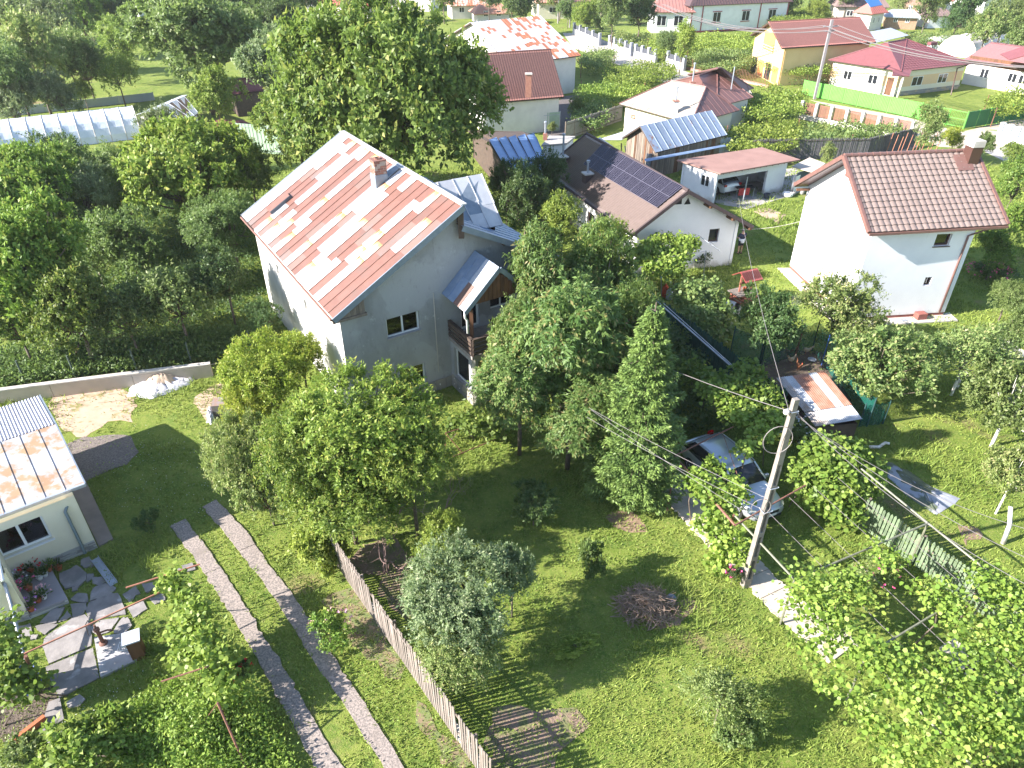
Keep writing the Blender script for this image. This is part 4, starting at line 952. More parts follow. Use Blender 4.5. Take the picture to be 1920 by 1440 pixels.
wall(k2, k3, 0, 2.45, whiteplaster, T); wall(k3, k0, 0, 2.45, whiteplaster, T)
mb = MB()
for t_ in np.arange(.3, Lg, .62): p_ = k1 + e2 * t_ + V3(0, 0, 2.44); mb.beam(p_ + e1 * .3, p_ - e1 * .6, .07, .10)
mb.build('rafter_ends', wood_brown, gr)
ps = G(1393, 378); mb = MB(); mb.tube([ps, ps + V3(0, 0, 2.0)], .05, 6); mb.build('post', steel, T)
# lower lean-to on the right of the garage
la, lb, lc = G(1484, 366), G(1545, 344), G(1560, 300)
mb = MB(); mb.slab([G(1484, 312, 1.9), G(1525, 323, 1.9) , G(1548, 306, 1.9), G(1518, 295, 1.9)], .06); 
T2 = thing('shed', 'low white lean-to with pale beige roof beside the garage', 'shed', la)
mb.build('roof', mat('beige_roof', (.46,.39,.33), bmp=.1), T2)
ld = V3(*unit((lb - la)[:2]), 0); wall(la + V3(.05, 0, 0), la + ld * 2.6, 0, 1.55, whiteplaster, T2); piece('painted_shade_panel', UBOX, mat('painted_wall_shade', (.06,.08,.12), bmp=0), T2, la + ld * .1 + V3(0, -.03, 1.0), ld * 2.4, V3(0, .02, 0), V3(0, 0, .8))  # dark panel stands in for the blue-grey shade on the lean-to wall
# ---------------------------------------------------------------- cars
def loft(sections, ny=None):
    """sections: list of (x, [(y,z)...]) half rings mirrored"""
    vs = []; fs = []; n = len(sections[0][1]); m = 2 * n
    for x, ring in sections:
        full = [(x, y, z) for y, z in ring] + [(x, -y, z) for y, z in ring[::-1]]; vs += full
    for i in range(len(sections) - 1):
        for k in range(m):
            k2 = (k + 1) % m; fs.append((i * m + k, i * m + k2, (i + 1) * m + k2, (i + 1) * m + k))
    fs.append(tuple(range(m))[::-1]); fs.append(tuple((len(sections) - 1) * m + k for k in range(m)))
    return vs, fs
def carpaint(n, c, metal=.3):
    m, nt, N, L, B = nodes(n); B.inputs['Base Color'].default_value = (*c, 1); B.inputs['Metallic'].default_value = metal; B.inputs['Roughness'].default_value = .28
    B.inputs['Coat Weight'].default_value = .8; B.inputs['Coat Roughness'].default_value = .06; return m
def car(label, loc, heading, paint, L=4.6, W=1.78, Hh=1.46, suv=False, name='parked_car', plate=True):
    t = thing(name, label, 'car', loc); M0 = Matrix.Translation(Vector([float(a) for a in loc])) @ Matrix.Rotation(heading, 4, 'Z')
    hw = W / 2; zb = .22; belt = .92 if not suv else 1.02
    def ring(w, z1, top=1.0, bot=zb): return [(w * .80, bot), (w * .97, bot + .10), (w, bot + .30), (w * .985, z1 - .18), (w * .93, z1 - .03), (w * .6, z1 + .012 * top), (0.001, z1 + .03 * top)]
    f = L / 2
    bodyS = [(f, ring(hw * .62, .62, 1, .32)), (f - .06, ring(hw * .80, .68, 1, .26)), (f - .30, ring(hw * .93, .76)), (f - .75, ring(hw, .86)), (f - 1.25, ring(hw, belt)), (0, ring(hw, belt + .02)), (-f + 1.0, ring(hw, belt + .03)), (-f + .25, ring(hw * .96, belt + .02)), (-f + .05, ring(hw * .86, belt - .05, 1, .28)), (-f, ring(hw * .78, .82, 1, .34))]
    vs, fs = loft(bodyS); me = mkmesh('body', vs, fs, smooth=True)
    o = obj('body', me, paint, t, M0); md = o.modifiers.new('s', 'SUBSURF'); md.levels = 2; md.render_levels = 2
    def cab(w, z0, z1, ins): return [(w, z0), (w * .97, z0 + (z1 - z0) * .35), (w * (1 - ins * .75), z0 + (z1 - z0) * .85), (w * (1 - ins) - .05, z1 - .01), (w * .35, z1 + .02), (.001, z1 + .025)]
    c0 = belt - .03
    # greenhouse (glass) and painted roof
    g = [(f - 1.30, c0, c0 + .04, .0), (f - 1.95, c0, Hh - .07, .18), (f - 2.35, c0, Hh - .02, .2), (-.2, c0, Hh, .2), (-f + 1.2, c0, Hh - .03, .2), (-f + (.62 if not suv else .55), c0, Hh - .13, .2), (-f + (.22 if not suv else .2), c0, c0 + .05, .0)]
    vs, fs = loft([(x, cab(hw * .93, a, b, i)) for x, a, b, i in g]); obj('windows', mkmesh('windows', vs, fs, smooth=True), darkglass, t, M0)
    rs = []
    for x, zt, w in ((f - 1.93, Hh - .065, .70), (f - 2.3, Hh - .003, .735), (-.2, Hh + .02, .74), (-f + 1.2, Hh - .01, .735), (-f + .66, Hh - .11, .70)):
        rs.append((x, [(hw * w * 1.02, zt - .07), (hw * w, zt - .01), (hw * w * .8, zt + .015), (.001, zt + .03)]))
    vs, fs = loft(rs); ro = obj('roof', mkmesh('roof', vs, fs, smooth=True), paint, t, M0)
    mb = MB()
    for s in (1, -1):
        mb.beam((f - 1.34, s * hw * .90, c0 + .03), (f - 1.95, s * hw * .74, Hh - .07), .07, .05); mb.beam((-f + .28, s * hw * .88, c0 + .06), (-f + .68, s * hw * .72, Hh - .13), .12, .05)
        mb.beam((.05, s * hw * .93, c0), (-.02, s * hw * .75, Hh - .02), .07, .04); mb.tube([(f - 1.95, s * hw * .745, Hh - .02), (-.2, s * hw * .76, Hh + .045), (-f + .8, s * hw * .74, Hh - .06)], .022, 5)
    obj('pillars', mkmesh('pillars', mb.v, mb.f), paint, t, M0)
    for x in (f - .85, -f + .88):
        for s in (1, -1):
            mb = MB(); r = .32 if not suv else .35
            prof = [(r * .55, -.11), (r * .96, -.11), (r, -.07), (r, .07), (r * .96, .11), (r * .55, .11)]
            mb.lathe((0, 0, 0), prof, 20); Mw = M0 @ Matrix.Translation((x, s * (hw - .12), r)) @ Matrix.Rotation(math.pi / 2 * -s, 4, 'X')
            w_ = obj('wheel', mkmesh('wheel', mb.v, mb.f, smooth=False), black, t, Mw)
            mb = MB(); mb.lathe((0, 0, 0), [(r * .62, .08), (r * .60, .115), (r * .2, .10), (.03, .125)], 12); obj('rim', mkmesh('rim', mb.v, mb.f), steel, w_, Mw)
    lamp = mat('headlight_glass', (.55,.56,.58), bmp=0, rough=.08, metal=.4); tl = mat('tail_light', (.35,.01,.01), bmp=0, rough=.2)
    for s in (1, -1):
        mb = MB(); mb.add([(f - .12, s * hw * .48, .60), (f - .06, s * hw * .50, .72), (f - .38, s * hw * .86, .80), (f - .34, s * hw * .97, .64), (f - .16, s * hw * .84, .58), (f - .02, s * hw * .5, .66)], [(0, 5, 1), (0, 4, 5), (4, 3, 5), (5, 3, 2), (5, 2, 1)])
        obj('headlight', mkmesh('headlight', mb.v, mb.f), lamp, t, M0)
        mb = MB(); mb.frame((-f + .0, s * hw * .84 - .12, .80 if not suv else .86), (.10, 0, 0), (0, .24, 0), (0, 0, .16)); obj('tail_light', mkmesh('tail_light', mb.v, mb.f), tl, t, M0)
        mb = MB(); mb.frame((f - 1.52, s * (hw + .08) - .09, c0 - .02), (.10, 0, 0), (0, .18, 0), (0, 0, .12)); obj('wing_mirror', mkmesh('wing_mirror', mb.v, mb.f), paint, t, M0)
    mb = MB(); mb.frame((f - .03, -hw * .42, .50), (.03, 0, 0), (0, hw * .84, 0), (0, 0, .13)); mb.frame((f - .02, -hw * .6, .29), (.03, 0, 0), (0, hw * 1.2, 0), (0, 0, .10)); obj('grille', mkmesh('grille', mb.v, mb.f), black, t, M0)
    if plate:
        for x in (f + .012, -f - .02): mb = MB(); mb.frame((x, -.26, .42 if x > 0 else .62), (.015, 0, 0), (0, .52, 0), (0, 0, .11)); obj('number_plate', mkmesh('number_plate', mb.v, mb.f), white, t, M0)
    mb = MB(); mb.frame((-f - .01, -hw * .8, .30), (.06, 0, 0), (0, hw * 1.6, 0), (0, 0, .14)); obj('rear_bumper', mkmesh('rear_bumper', mb.v, mb.f), black, t, M0)
    return t
car('silver estate car parked under the vine trellis by the concrete pole', (8.75, 21.55, .02), math.atan2(-.905, .42), carpaint('silver_paint', (.50,.53,.58), .5), L=4.7)
cg = G(1368, 371); car('white car parked inside the open garage', (cg[0] - e2[1] * 2.3 + e2[0] * .3, cg[1] + e2[0] * 2.3 + e2[1] * .3, .03), math.atan2(e2[0], -e2[1]) + 0.0, carpaint('white_paint', (.78,.78,.78), .0), L=4.3, Hh=1.55, suv=True)
# garage contents
tb = G(1393, 372); t = thing('table', 'folding table with a red cloth in the garage', 'table', tb); mb = MB(); mb.frame(tb + V3(-.6, .0, .78), (1.5, .25, 0), (-.1, .6, 0), (0, 0, .04)); mb.build('table_top', darkmat, t)
for dx in (-.55, .8): mb = MB(); mb.tube([tb + V3(dx, .05, 0), tb + V3(dx, .1, .78)], .02, 5); mb.build('leg', steel, t)
t = single('cloth', MB().frame(tb + V3(-.45, -.06, .25), (.9, .15, 0), (0, .02, 0), (0, 0, .58)), redpaint, 'bright red cloth hanging over the garage table', 'cloth')
single('bucket', MB().lathe(G(1437, 372), [(.2, 0), (.26, .4), (.22, .4), (.18, .05)]), mat('dark_plastic', (.05,.06,.08), bmp=0), 'dark bucket at the right end of the garage floor', 'bucket')
for (x, y, r_, l_) in ((1476, 368, .42, 'white painted tyre planter by the garage wall'), (1487, 366, .16, 'small grey flower pot beside the white tyre planter'), (1503, 364, .18, 'grey pot at the corner of the lean-to')):
    t = single('planter', MB().lathe(G(x, y), [(r_ * .8, 0), (r_, .1), (r_, .28), (r_ * .75, .32), (r_ * .6, .2)]), white if r_ > .3 else concrete, l_, 'planter')

# ================================================================ FARTHER HOUSES
def w_any(cor, i): return cor[i], cor[(i + 1) % 4]
beige = mat('beige_render', (.58,.52,.44), (.52,.46,.39), 1, bmp=.05)
offw = mat('off_white_render', (.70,.66,.62), (.62,.58,.55), 1, bmp=.05)
yellow = mat('yellow_render', (.75,.55,.27), (.70,.50,.24), .6, bmp=.05)
cream2 = mat('pale_cream_render', (.72,.66,.52), bmp=.05); peach = mat('peach_render', (.72,.50,.29), bmp=.05)
# K1 patchwork roof, behind the walnut
fresh = sheetmat('white_sheet', (.50,.50,.53), (.43,.44,.47), (.60,.40,.28), amt=(.62,.72)); orange = sheetmat('orange_rust_sheet', (.38,.14,.07), (.32,.12,.065), (.42,.20,.10), amt=(.5,.7))
p1 = lambda i, k: orange if ((math.sin(i * 12.9 + k * 78.2) * 43758.5) % 1) < (.42 if i > 8 else .12) else fresh
root, rf_, cor, sl_ = gable_px('house', 'house with white sheet roof patched in orange rust beyond the walnut tree', (955, 122), (1089, 104), (882, 42), 4.3, 7.7, offw, sheetcover(22, 12, p1, h=.03, jit=.4))
# K2
redtile = mat('red_brown_tile', (.33,.155,.12), (.27,.125,.10), 5, bmp=.05, rough=.6)
root, rf_, cor, sl_ = gable_px('house', 'pale house with red brown tiled roof and one brick chimney behind the green fence', (900, 195), (1058, 182), (880, 103), 3.4, 6.9, offw, tilecover(redtile, .36, .26, .05, .04), z0=0)
cq = onp(991, 172, *[np.array(s) for s in sl_[0][:3]]) if False else G(991, 172, 4.5)
chim(root, (cq[0], cq[1] + .5, cq[2] - .6), .55, 2.1, mat('brick_red', (.36,.17,.12), (.28,.12,.09), 8, bmp=.4), 0, cap=lightconcrete)
# hip roof helper
def hip(name, label, eave, ridge, ze, zr, wallm, strips_m, inset=.5, cat='house', tile=None, seams=9):
    E_ = [G(*p, ze) if len(p) == 2 else np.array(p) for p in eave]; Rr = [G(*p, zr) if len(p) == 2 else np.array(p) for p in ridge]
    c = sum(E_) / len(E_); root = thing(name, label, cat, (c[0], c[1], 0)); n = len(E_)
    faces = [[E_[0], E_[1], Rr[1], Rr[0]], [E_[1], E_[2], Rr[1]], [E_[2], E_[3], Rr[0], Rr[1]], [E_[3], E_[0], Rr[0]]]
    base = MB(); 
    for f_ in faces: base.slab(f_, .08)
    rf = base.build('roof', wood_dark, root)
    for fi, f_ in enumerate(faces):
        m = strips_m[fi] if isinstance(strips_m, (list, tuple)) else strips_m
        A, B = f_[0], f_[1]; n_ = unit(np.cross(B - A, f_[2] - A)); n_ = n_ if n_[2] > 0 else -n_
        mb = MB(); mb.slab([p + n_ * .025 for p in f_], .02); face = mb.build('roof_face', m, rf)
        Lb = np.linalg.norm(B - A); e = (B - A) / Lb; upd = np.cross(n_, e); upd = upd if upd[2] > 0 else -upd
        s2 = MB()
        if tile:
            hgt = max(np.dot(p - A, upd) for p in f_); k = tile
            while k < hgt:
                xs = []
                pl_ = f_ + [f_[0]]
                for a, b in zip(pl_[:-1], pl_[1:]):
                    ha, hb_ = np.dot(a - A, upd), np.dot(b - A, upd)
                    if (ha - k) * (hb_ - k) < 0: xs.append(a + (b - a) * (k - ha) / (hb_ - ha))
                if len(xs) == 2: s2.beam(xs[0] + n_ * .03, xs[1] + n_ * .03, .05, .05, up=n_)
                k += tile
        step_ = Lb / max(2, int(Lb / (.75 if not tile else .5))); x = step_
        while x < Lb - .01:
            a = A + e * x; best = 0
            pl_ = f_ + [f_[0]]
            for p, q in zip(pl_[1:-1], pl_[2:]):
                pu, qu = np.dot(p - A, e), np.dot(q - A, e); pv_, qv = np.dot(p - A, upd), np.dot(q - A, upd)
                if (pu - x) * (qu - x) <= 0 and abs(pu - qu) > 1e-6: best = max(best, pv_ + (qv - pv_) * (x - pu) / (qu - pu))
            if best > .2: s2.beam(a + n_ * .035, a + upd * best + n_ * .035, .035 if not tile else .06, .04 if not tile else .03, up=n_)
            x += step_
        s2.build('seams', m, face)
    hm = MB()
    for a, b in ((0, 0), (1, 1), (2, 1), (3, 0)): hm.tube([E_[a] + V3(0, 0, .04), Rr[b] + V3(0, 0, .05)], .07, 6)
    hm.tube([Rr[0] + V3(0, 0, .05), Rr[1] + V3(0, 0, .05)], .08, 6); hm.build('ridge_cap', strips_m[1] if isinstance(strips_m, (list, tuple)) else strips_m, rf)
    cor = []
    for k in range(n):
        a = unit(E_[(k + 1) % n] - E_[k]); b = unit(E_[k - 1] - E_[k]); cor.append(E_[k] + (a + b) * inset)
    for k in range(n): wall(cor[k], cor[(k + 1) % n], 0, ze + .02, wallm, root)
    return root, rf, cor
palesheet = mat('pale_weathered_sheet', (.40,.32,.27), (.34,.25,.20), .7, rough=.55, bmp=.05, c3=(.42,.19,.12), s3=.35, lo3=.5, hi3=.62)
palest = mat('faded_cream_sheet', (.42,.37,.31), (.35,.29,.23), .8, rough=.55, bmp=.05)
maroonsheet = mat('maroon_sheet', (.19,.095,.085), (.165,.08,.072), 2, rough=.5, bmp=.05)
kx = [(1163, 195), (1255, 221), (1386, 210), (1290, 158)]
root, rf_, cor = hip('house', 'old cottage with rust stained pale hipped roof and small chimney', [(1161, 195), (1296, 232), (1386, 207), (1262, 172)], [(1258, 152), (1324, 164)], 2.7, 4.7, cream2, [palest, maroonsheet, maroonsheet, palesheet])
win_px(cor[0], cor[1], [(1184, 214), (1191, 224)], root, frame=wood_brown, mull=0)
cq = G(1266, 200, 3.6); chim(root, (cq[0], cq[1], 3.0), .5, 1.1, offw, 0, cap=mat('brick_red', ()), pipe=1.2)
root, rf_, cor = hip('house', 'brown hip roofed house behind the pale cottage roof', [(1256, 155), (1345, 200), (1412, 183), (1330, 138)], [(1310, 142), (1345, 131)], 2.8, 5.0, offw, maroonsheet)
cq = G(1298, 158, 4.4); chim(root, (cq[0], cq[1], 3.4), .55, 1.3, mat('brick_red', ()), 0, pipe=1.6)
cq = G(1372, 160, 4.0); mb = MB(); mb.tube([cq - V3(0, 0, .5), cq + V3(0, 0, 1.8)], .06, 6); mb.build('flue_pipe', steel, root)
root, rf_, cor = hip('house', 'dark brown roof with ridge peak farthest behind the cottage', [(1290, 140), (1395, 172), (1413, 166), (1345, 127)], [(1345, 129), (1352, 128)], 3.2, 5.6, offw, maroonsheet)
# K4 wooden shed
pk4 = lambda i, k: sheetmat('silver_blue_sheet', (.25,.30,.38), (.32,.37,.45), (.28,.15,.10), amt=(.62,.69), metal=.25, rough=.4)
root, rf_, cor, sl_ = gable_px('shed', 'old timber shed with silver sheet roof', (1229, 286), (1363, 253), (1200, 236), 2.3, 3.9, wood_old, sheetcover(11, 1, pk4, h=.04), cat='shed', inset=(.25, .5))
for i in (0, 3):
    p, q = w_any(cor, i); d = unit(q - p); n_ = V3(d[1], -d[0], 0); L_ = np.linalg.norm((q - p)[:2]); k = 0.0
    while k < L_ - .1:
        u_ = k / L_; zt = 2.35 if i == 0 else 2.35 + 1.4 * (1 - abs(2 * u_ - 1)) - .15
        piece('board', UBOX, random.choice([wood_old, wood_brown, wood_old]), root, p * (1, 1, 0) + d * k + n_ * .005, d * .22, n_ * random.uniform(.02, .04), V3(0, 0, max(zt, 2.2))); k += .25
mb = MB(); mb.slab([G(1120, 262, 1.9), G(1165, 262, 1.9), G(1195, 246, 2.2), G(1180, 243, 2.2)], .05); t = mb.build('roof_sheet', fresh, root)
# firewood poles, plank clutter at the shed gable
t = thing('plank_stack', 'loose boards leaning at the gable end of the timber shed', 'planks', G(1180, 290))
for k in range(12):
    a = G(1165 + 3.5 * k, 300 - .6 * k); mb = MB(); mb.beam(a, a + V3(random.uniform(-.5, .5), .6, random.uniform(1.0, 1.8)), .12, .03); mb.build('plank', random.choice([wood_old, wood_dark, white]), t)
# K5 metal fence by the garage
def panelfence(name, label, a, b, z0, z1, m, postm, pitch=2.0, h=None, cat='fence', group=None, rails=True, panel='panel', top_m=None, ribs=6):
    t = thing(name, label, cat, (np.array(a) + b) / 2, group); a = np.array(a, float); b = np.array(b, float); L_ = np.linalg.norm(b - a); d = (b - a) / L_; n_ = V3(d[1], -d[0], 0); k = max(1, round(L_ / pitch))
    for i in range(k):
        o = a + d * (L_ * i / k); w = L_ / k
        mb = MB(); cols = ribs
        for c in range(cols): mb.frame(o + d * (.05 + (w - .1) * c / cols) + V3(0, 0, z0), d * ((w - .1) / cols * .72), n_ * .05, V3(0, 0, z1 - z0)); mb.frame(o + d * (.05 + (w - .1) * (c + .72) / cols) + V3(0, 0, z0), d * ((w - .1) / cols * .28), n_ * .02, V3(0, 0, z1 - z0))
        mb.build(panel, m, t)
    for i in range(k + 1): piece('post', UBOX, postm, t, a + d * (L_ * i / k - .04) - n_ * .08, d * .08, n_ * .08, V3(0, 0, z1 + .06))
    if rails:
        mb = MB()
        for z in (z0 + .25, z1 - .25): mb.beam(a + n_ * .06 + V3(0, 0, z), b + n_ * .06 + V3(0, 0, z), .04, .05)
        mb.build('rails', postm, t)
    return t
panelfence('sheet_fence', 'shiny corrugated metal fence between the timber shed and the garage', G(1210, 330), G(1366, 296), 0, 1.9, greygalv, steel, rails=False, pitch=2.2)
single('roof_cover', MB().slab([G(1208, 298, 2.0), G(1358, 271, 2.0), G(1362, 274, 1.9), G(1212, 303, 1.9)], .04), bluegalv, 'blue grey sheet capping on top of the corrugated metal fence', 'sheet')
lg = mat('pale_green_sheet', (.33,.43,.32), (.28,.38,.28), 2, rough=.5, bmp=.05)
panelfence('sheet_fence', 'pale green sheet metal fence behind the blue shed', G(926, 254), G(1049, 245), 0, 1.9, lg, steel, pitch=2.3)
panelfence('sheet_fence', 'pale green sheet metal fence left of the big walnut', G(452, 283), G(530, 290), 0, 2.6, lg, steel, pitch=2.3)
panelfence('board_fence', 'grey board fence with vines on it behind the solar house', G(1060, 262), G(1165, 226), 0, 1.7, mat('grey_boards', (.34,.32,.28), (.27,.25,.22), 3, bmp=.3), wood_old, pitch=1.4, ribs=8)
# blue shed and small white shed
root, rf_, cor, sl_ = gable_px('shed', 'blue grey sheet roofed shed beside the low white house', (970, 352), (1037, 324), (917, 262), 2.5, 3.7, wood_dark, sheetcover(5, 1, lambda i, k: mat('sky_tinted_sheet', (.17,.27,.46), (.22,.32,.52), 1.5, rough=.35, bmp=.05, metal=.2), h=.04), cat='shed', C=(1006, 252), inset=(.9, .5), back=False, skewback=1)  # blue of the reflected sky is painted into the sheet colour
a, b, c, d = G(1015, 272, 2.3), G(1063, 268, 2.3), G(1079, 255, 2.3), G(1030, 254, 2.3)
T = thing('shed', 'small white outbuilding with flat slab roof and a chimney', 'shed', (a + c) / 2 * (1, 1, 0)); mb = MB(); mb.slab([a, b, c, d], .16); mb.build('roof', concrete, T)
g4 = [p * (1, 1, 0) + (sum([a, b, c, d]) / 4 - p) * (.12, .12, 0) for p in (a, b, c, d)]
for i in range(4): wall(g4[i], g4[(i + 1) % 4], 0, 2.16, whiteplaster, T, t=.1)
cq = G(1022, 262, 2.3); chim(T, (cq[0], cq[1], 2.3), .35, .55, mat('brick_red', ()), 0, pipe=.9)
# ---------------------------------------------------------------- yellow house
coral = mat('coral_tile', (.47,.20,.16), (.41,.17,.135), 4, bmp=.05, rough=.55)
root, rf_, cor, sl_ = gable_px('house', 'yellow house with long coral red tiled roof and orange balcony gable', (1466, 91), (1643, 79), (1441, 42), 4.6, 6.9, yellow, tilecover(coral, .4, .3, .05, .04), inset=(.5, .7))
gp, gq = w_any(cor, 3)
Lgq = np.linalg.norm((gq - gp)[:2]); dg = unit(gq - gp)
dg = V3(dg[0], dg[1], 0); ng = V3(dg[1], -dg[0], 0)
orangem = mat('orange_render', (.75,.25,.08), bmp=0)
piece('loggia_panel', UBOX, orangem, root, gp * (1, 1, 0) + dg * (Lgq * .32) + ng * .02 + V3(0, 0, 3.4), dg * (Lgq * .36), ng * .03, V3(0, 0, 2.3))
for k in range(4): piece('porch_opening', UBOX, darkmat if k % 2 == 0 else orangem, root, gp * (1, 1, 0) + dg * (Lgq * (.05 + .24 * k)) + ng * .02 + V3(0, 0, .1), dg * (Lgq * .17), ng * .02, V3(0, 0, 2.0))
mb = MB()
for z in (3.5, 3.8, 4.1): mb.beam(gp * (1, 1, 0) + dg * (Lgq * .3) + ng * .2 + V3(0, 0, z), gp * (1, 1, 0) + dg * (Lgq * .7) + ng * .2 + V3(0, 0, z), .04, .04)
mb.build('loggia_railing', white, root)
# ---------------------------------------------------------------- hip house behind the green fence
burg = mat('burgundy_tile', (.19,.066,.070), (.165,.056,.060), 3, bmp=.05, rough=.5)
root, rf_, cor = hip('house', 'cream and peach bungalow with burgundy hipped roof behind the bright green fence', [(1553, 113), (1690, 134), (1822, 120), (1690, 97)], [(1664, 80), (1700, 74)], 3.0, 5.4, cream2, burg, tile=.42, inset=.45)
pA, pB, pC = cor[0], cor[1], cor[2]
dA = unit(pB - pA); nA = V3(dA[1], -dA[0], 0); LA = np.linalg.norm((pB - pA)[:2]); dB = unit(pC - pB); nB = V3(dB[1], -dB[0], 0); LB = np.linalg.norm((pC - pB)[:2])
for (o, d_, n_, L_) in ((pA, dA, nA, LA), (pB, dB, nB, LB)): piece('peach_band', UBOX, peach, root, o * (1, 1, 0) + V3(0, 0, 1.05) + n_ * .003, d_ * L_, n_ * .012, V3(0, 0, 1.15))
for (s, e) in ((.20, .33), (.58, .72)): window(pA, pB, LA * s, LA * e, 1.0, 2.1, root, depth=-.05, gl=darkglass)
for (s, e) in ((.22, .38), (.62, .76)): window(pB, pC, LB * s, LB * e, 1.0, 2.1, root, depth=-.05, gl=darkglass)
window(pA, pB, LA * .86, LA * .95, .1, 2.1, root, frame=wood_brown, depth=-.05, mull=0, gl=wood_brown)
for k in range(int(LB / .42)):
    for r_ in range(2): piece('cladding_stone', UBOX, random.choice([stone_cols[0], stone_cols[2], mat('tan_stone', (.42,.34,.24), bmp=.3)]), root, pB * (1, 1, 0) + dB * (k * .42 + (.2 if r_ else 0)) + V3(0, 0, .02 + r_ * .26), dB * .38, nB * .05, V3(0, 0, .23))
pc = pB * (1, 1, 0) + (dB * .2 - dA * .3) * 1
PC = thing if False else None
mb = MB(); mb.slab([pB * (1, 1, 0) + V3(-1.6, -1.5, 2.75), pB * (1, 1, 0) + V3(.3, -1.9, 2.75), pB * (1, 1, 0) + V3(1.2, -.3, 3.1), pB * (1, 1, 0) + V3(-.9, .1, 3.1)], .1); mb.build('porch_roof', burg, root)
mb = MB(); mb.tube([pB * (1, 1, 0) + V3(-.2, -1.5, 0), pB * (1, 1, 0) + V3(-.2, -1.5, 2.7)], .16, 10); mb.build('porch_column', cream2, root, smooth=True)
cq = G(1745, 85, 4.2); mb = MB(); mb.frame(cq, (1.0, .3, 0), (-.2, .6, 0), (0, 0, .35)); mb.build('skylight', burg, root)
mb = MB(); mb.tube([G(1815, 122, 2.9), G(1795, 128, 2.6), G(1783, 178, .3)], .07, 6); mb.build('downspout', brownpvc, root, smooth=True)
# K10 maroon roof house right edge
root, rf_, cor, sl_ = gable_px('house', 'pale house with maroon roof and wooden dormer at the right edge', (1806, 112), (1990, 140), (1858, 80), 2.9, 4.4, offw, tilecover(burg, .42, .5, .05, .03), inset=(.5, .5))
for i in (0,):
    p, q = w_any(cor, i); L_ = np.linalg.norm((q - p)[:2])
    for s in (.18, .5, .62): window(p, q, L_ * s, L_ * (s + .1), 1.1, 2.2, root, depth=-.05, gl=darkglass)
    piece('timber_band', UBOX, wood_brown, root, p * (1, 1, 0) + V3(0, -.06, 2.5), (q - p) * (1, 1, 0), V3(0, .04, 0), V3(0, 0, .95))
dp = G(1893, 112, 4.2); mb = MB(); mb.slab([dp, dp + V3(1.6, -1.2, .9), dp + V3(2.0, 1.6, 1.2), dp + V3(.4, 2.8, .2)], .1); mb.slab([dp + V3(1.6, -1.2, .9), dp + V3(3.2, -.6, 0), dp + V3(3.4, 2, .2), dp + V3(2.0, 1.6, 1.2)], .1); mb.build('dormer_roof', burg, root)
# K11 white house with red trim, top
dkt = mat('dark_brown_tile', (.085,.05,.05), (.11,.065,.06), 4, bmp=.05, rough=.5)
def boxhouse(label, base, zt, wallm, roofm, zr, inset=-.7, cat='house', rows=.5, hiproof=True, wins=None, name='house', depth=9):
    """base: 4 ground points px/py (near-left, near-right, far-right, far-left)"""
    Bq = [G(*p) for p in base[:2]]; e_ = unit(Bq[1] - Bq[0]); up_ = V3(-e_[1], e_[0], 0) * min(depth, .8 * np.linalg.norm(Bq[1] - Bq[0])); Bq = Bq + [Bq[1] + up_, Bq[0] + up_]; c = sum(Bq) / 4; root = thing(name, label, cat, c)
    for i in range(4): wall(Bq[i], Bq[(i + 1) % 4], 0, zt, wallm, root, t=.15)
    ex = [b + unit((b - c)) * .9 + V3(0, 0, zt - .1) for b in Bq]
    r0 = (ex[0] + ex[3]) / 2; r1 = (ex[1] + ex[2]) / 2; r0, r1 = r0 + (r1 - r0) * (.22 if hiproof else 0), r1 + (r0 - r1) * (.22 if hiproof else 0)
    r0 = V3(r0[0], r0[1], zr); r1 = V3(r1[0], r1[1], zr)
    mb = MB(); mb.slab([ex[0], ex[1], r1, r0], .12); mb.slab([ex[2], ex[3], r0, r1], .12); mb.slab([ex[1], ex[2], r1], .12); mb.slab([ex[3], ex[0], r0], .12); rf = mb.build('roof', roofm, root)
    mb = MB(); L_ = np.linalg.norm(ex[1] - ex[0]); k = .6
    while k < L_:
        f_ = k / L_; a = ex[0] + (ex[1] - ex[0]) * f_; t_ = min(1, max(0, (f_ - 0) / .22), (1 - f_) / .22) if hiproof else 1; b = r0 + (r1 - r0) * min(1, max(0, (f_ - .22) / .56)) if hiproof else r0 + (r1 - r0) * f_
        mb.beam(a + V3(0, 0, .04), a + (b - a) * t_ + V3(0, 0, .04), .06, .05); k += .6
    mb.build('seams', roofm, rf)
    if wins:
        for (i, s, e, z0_, z1_) in wins: 
            p, q = Bq[i], Bq[(i + 1) % 4]; L_ = np.linalg.norm(q - p); window(p, q, L_ * s, L_ * e, z0_, z1_, root, depth=-.08, gl=darkglass, frame=pvc)
    return root, Bq
t, Bq = boxhouse('big white house with red window trim and dark roof at the top of the street', [(1292, 62), (1470, 52), (1440, 18), (1292, 22)], 4.6, white, dkt, 8.2, wins=[(0, .22, .30, 1.6, 3.3), (0, .52, .60, 1.6, 3.3), (0, .80, .88, 1.6, 3.3), (3, .3, .5, 1.6, 3.2), (3, .6, .8, 1.6, 3.2)])
redtrim = mat('red_trim', (.30,.07,.07), bmp=0)
p, q = Bq[0], Bq[1]; dd_ = unit(q - p); L_ = np.linalg.norm(q - p); nn_ = V3(dd_[1], -dd_[0], 0)
for s in (.0, .105, .70, .995): piece('trim', UBOX, redtrim, t, p + dd_ * (L_ * s) + nn_ * .02, dd_ * .22, nn_ * .06, V3(0, 0, 4.5))
piece('trim', UBOX, redtrim, t, p + nn_ * .02, dd_ * L_, nn_ * .05, V3(0, 0, .3))
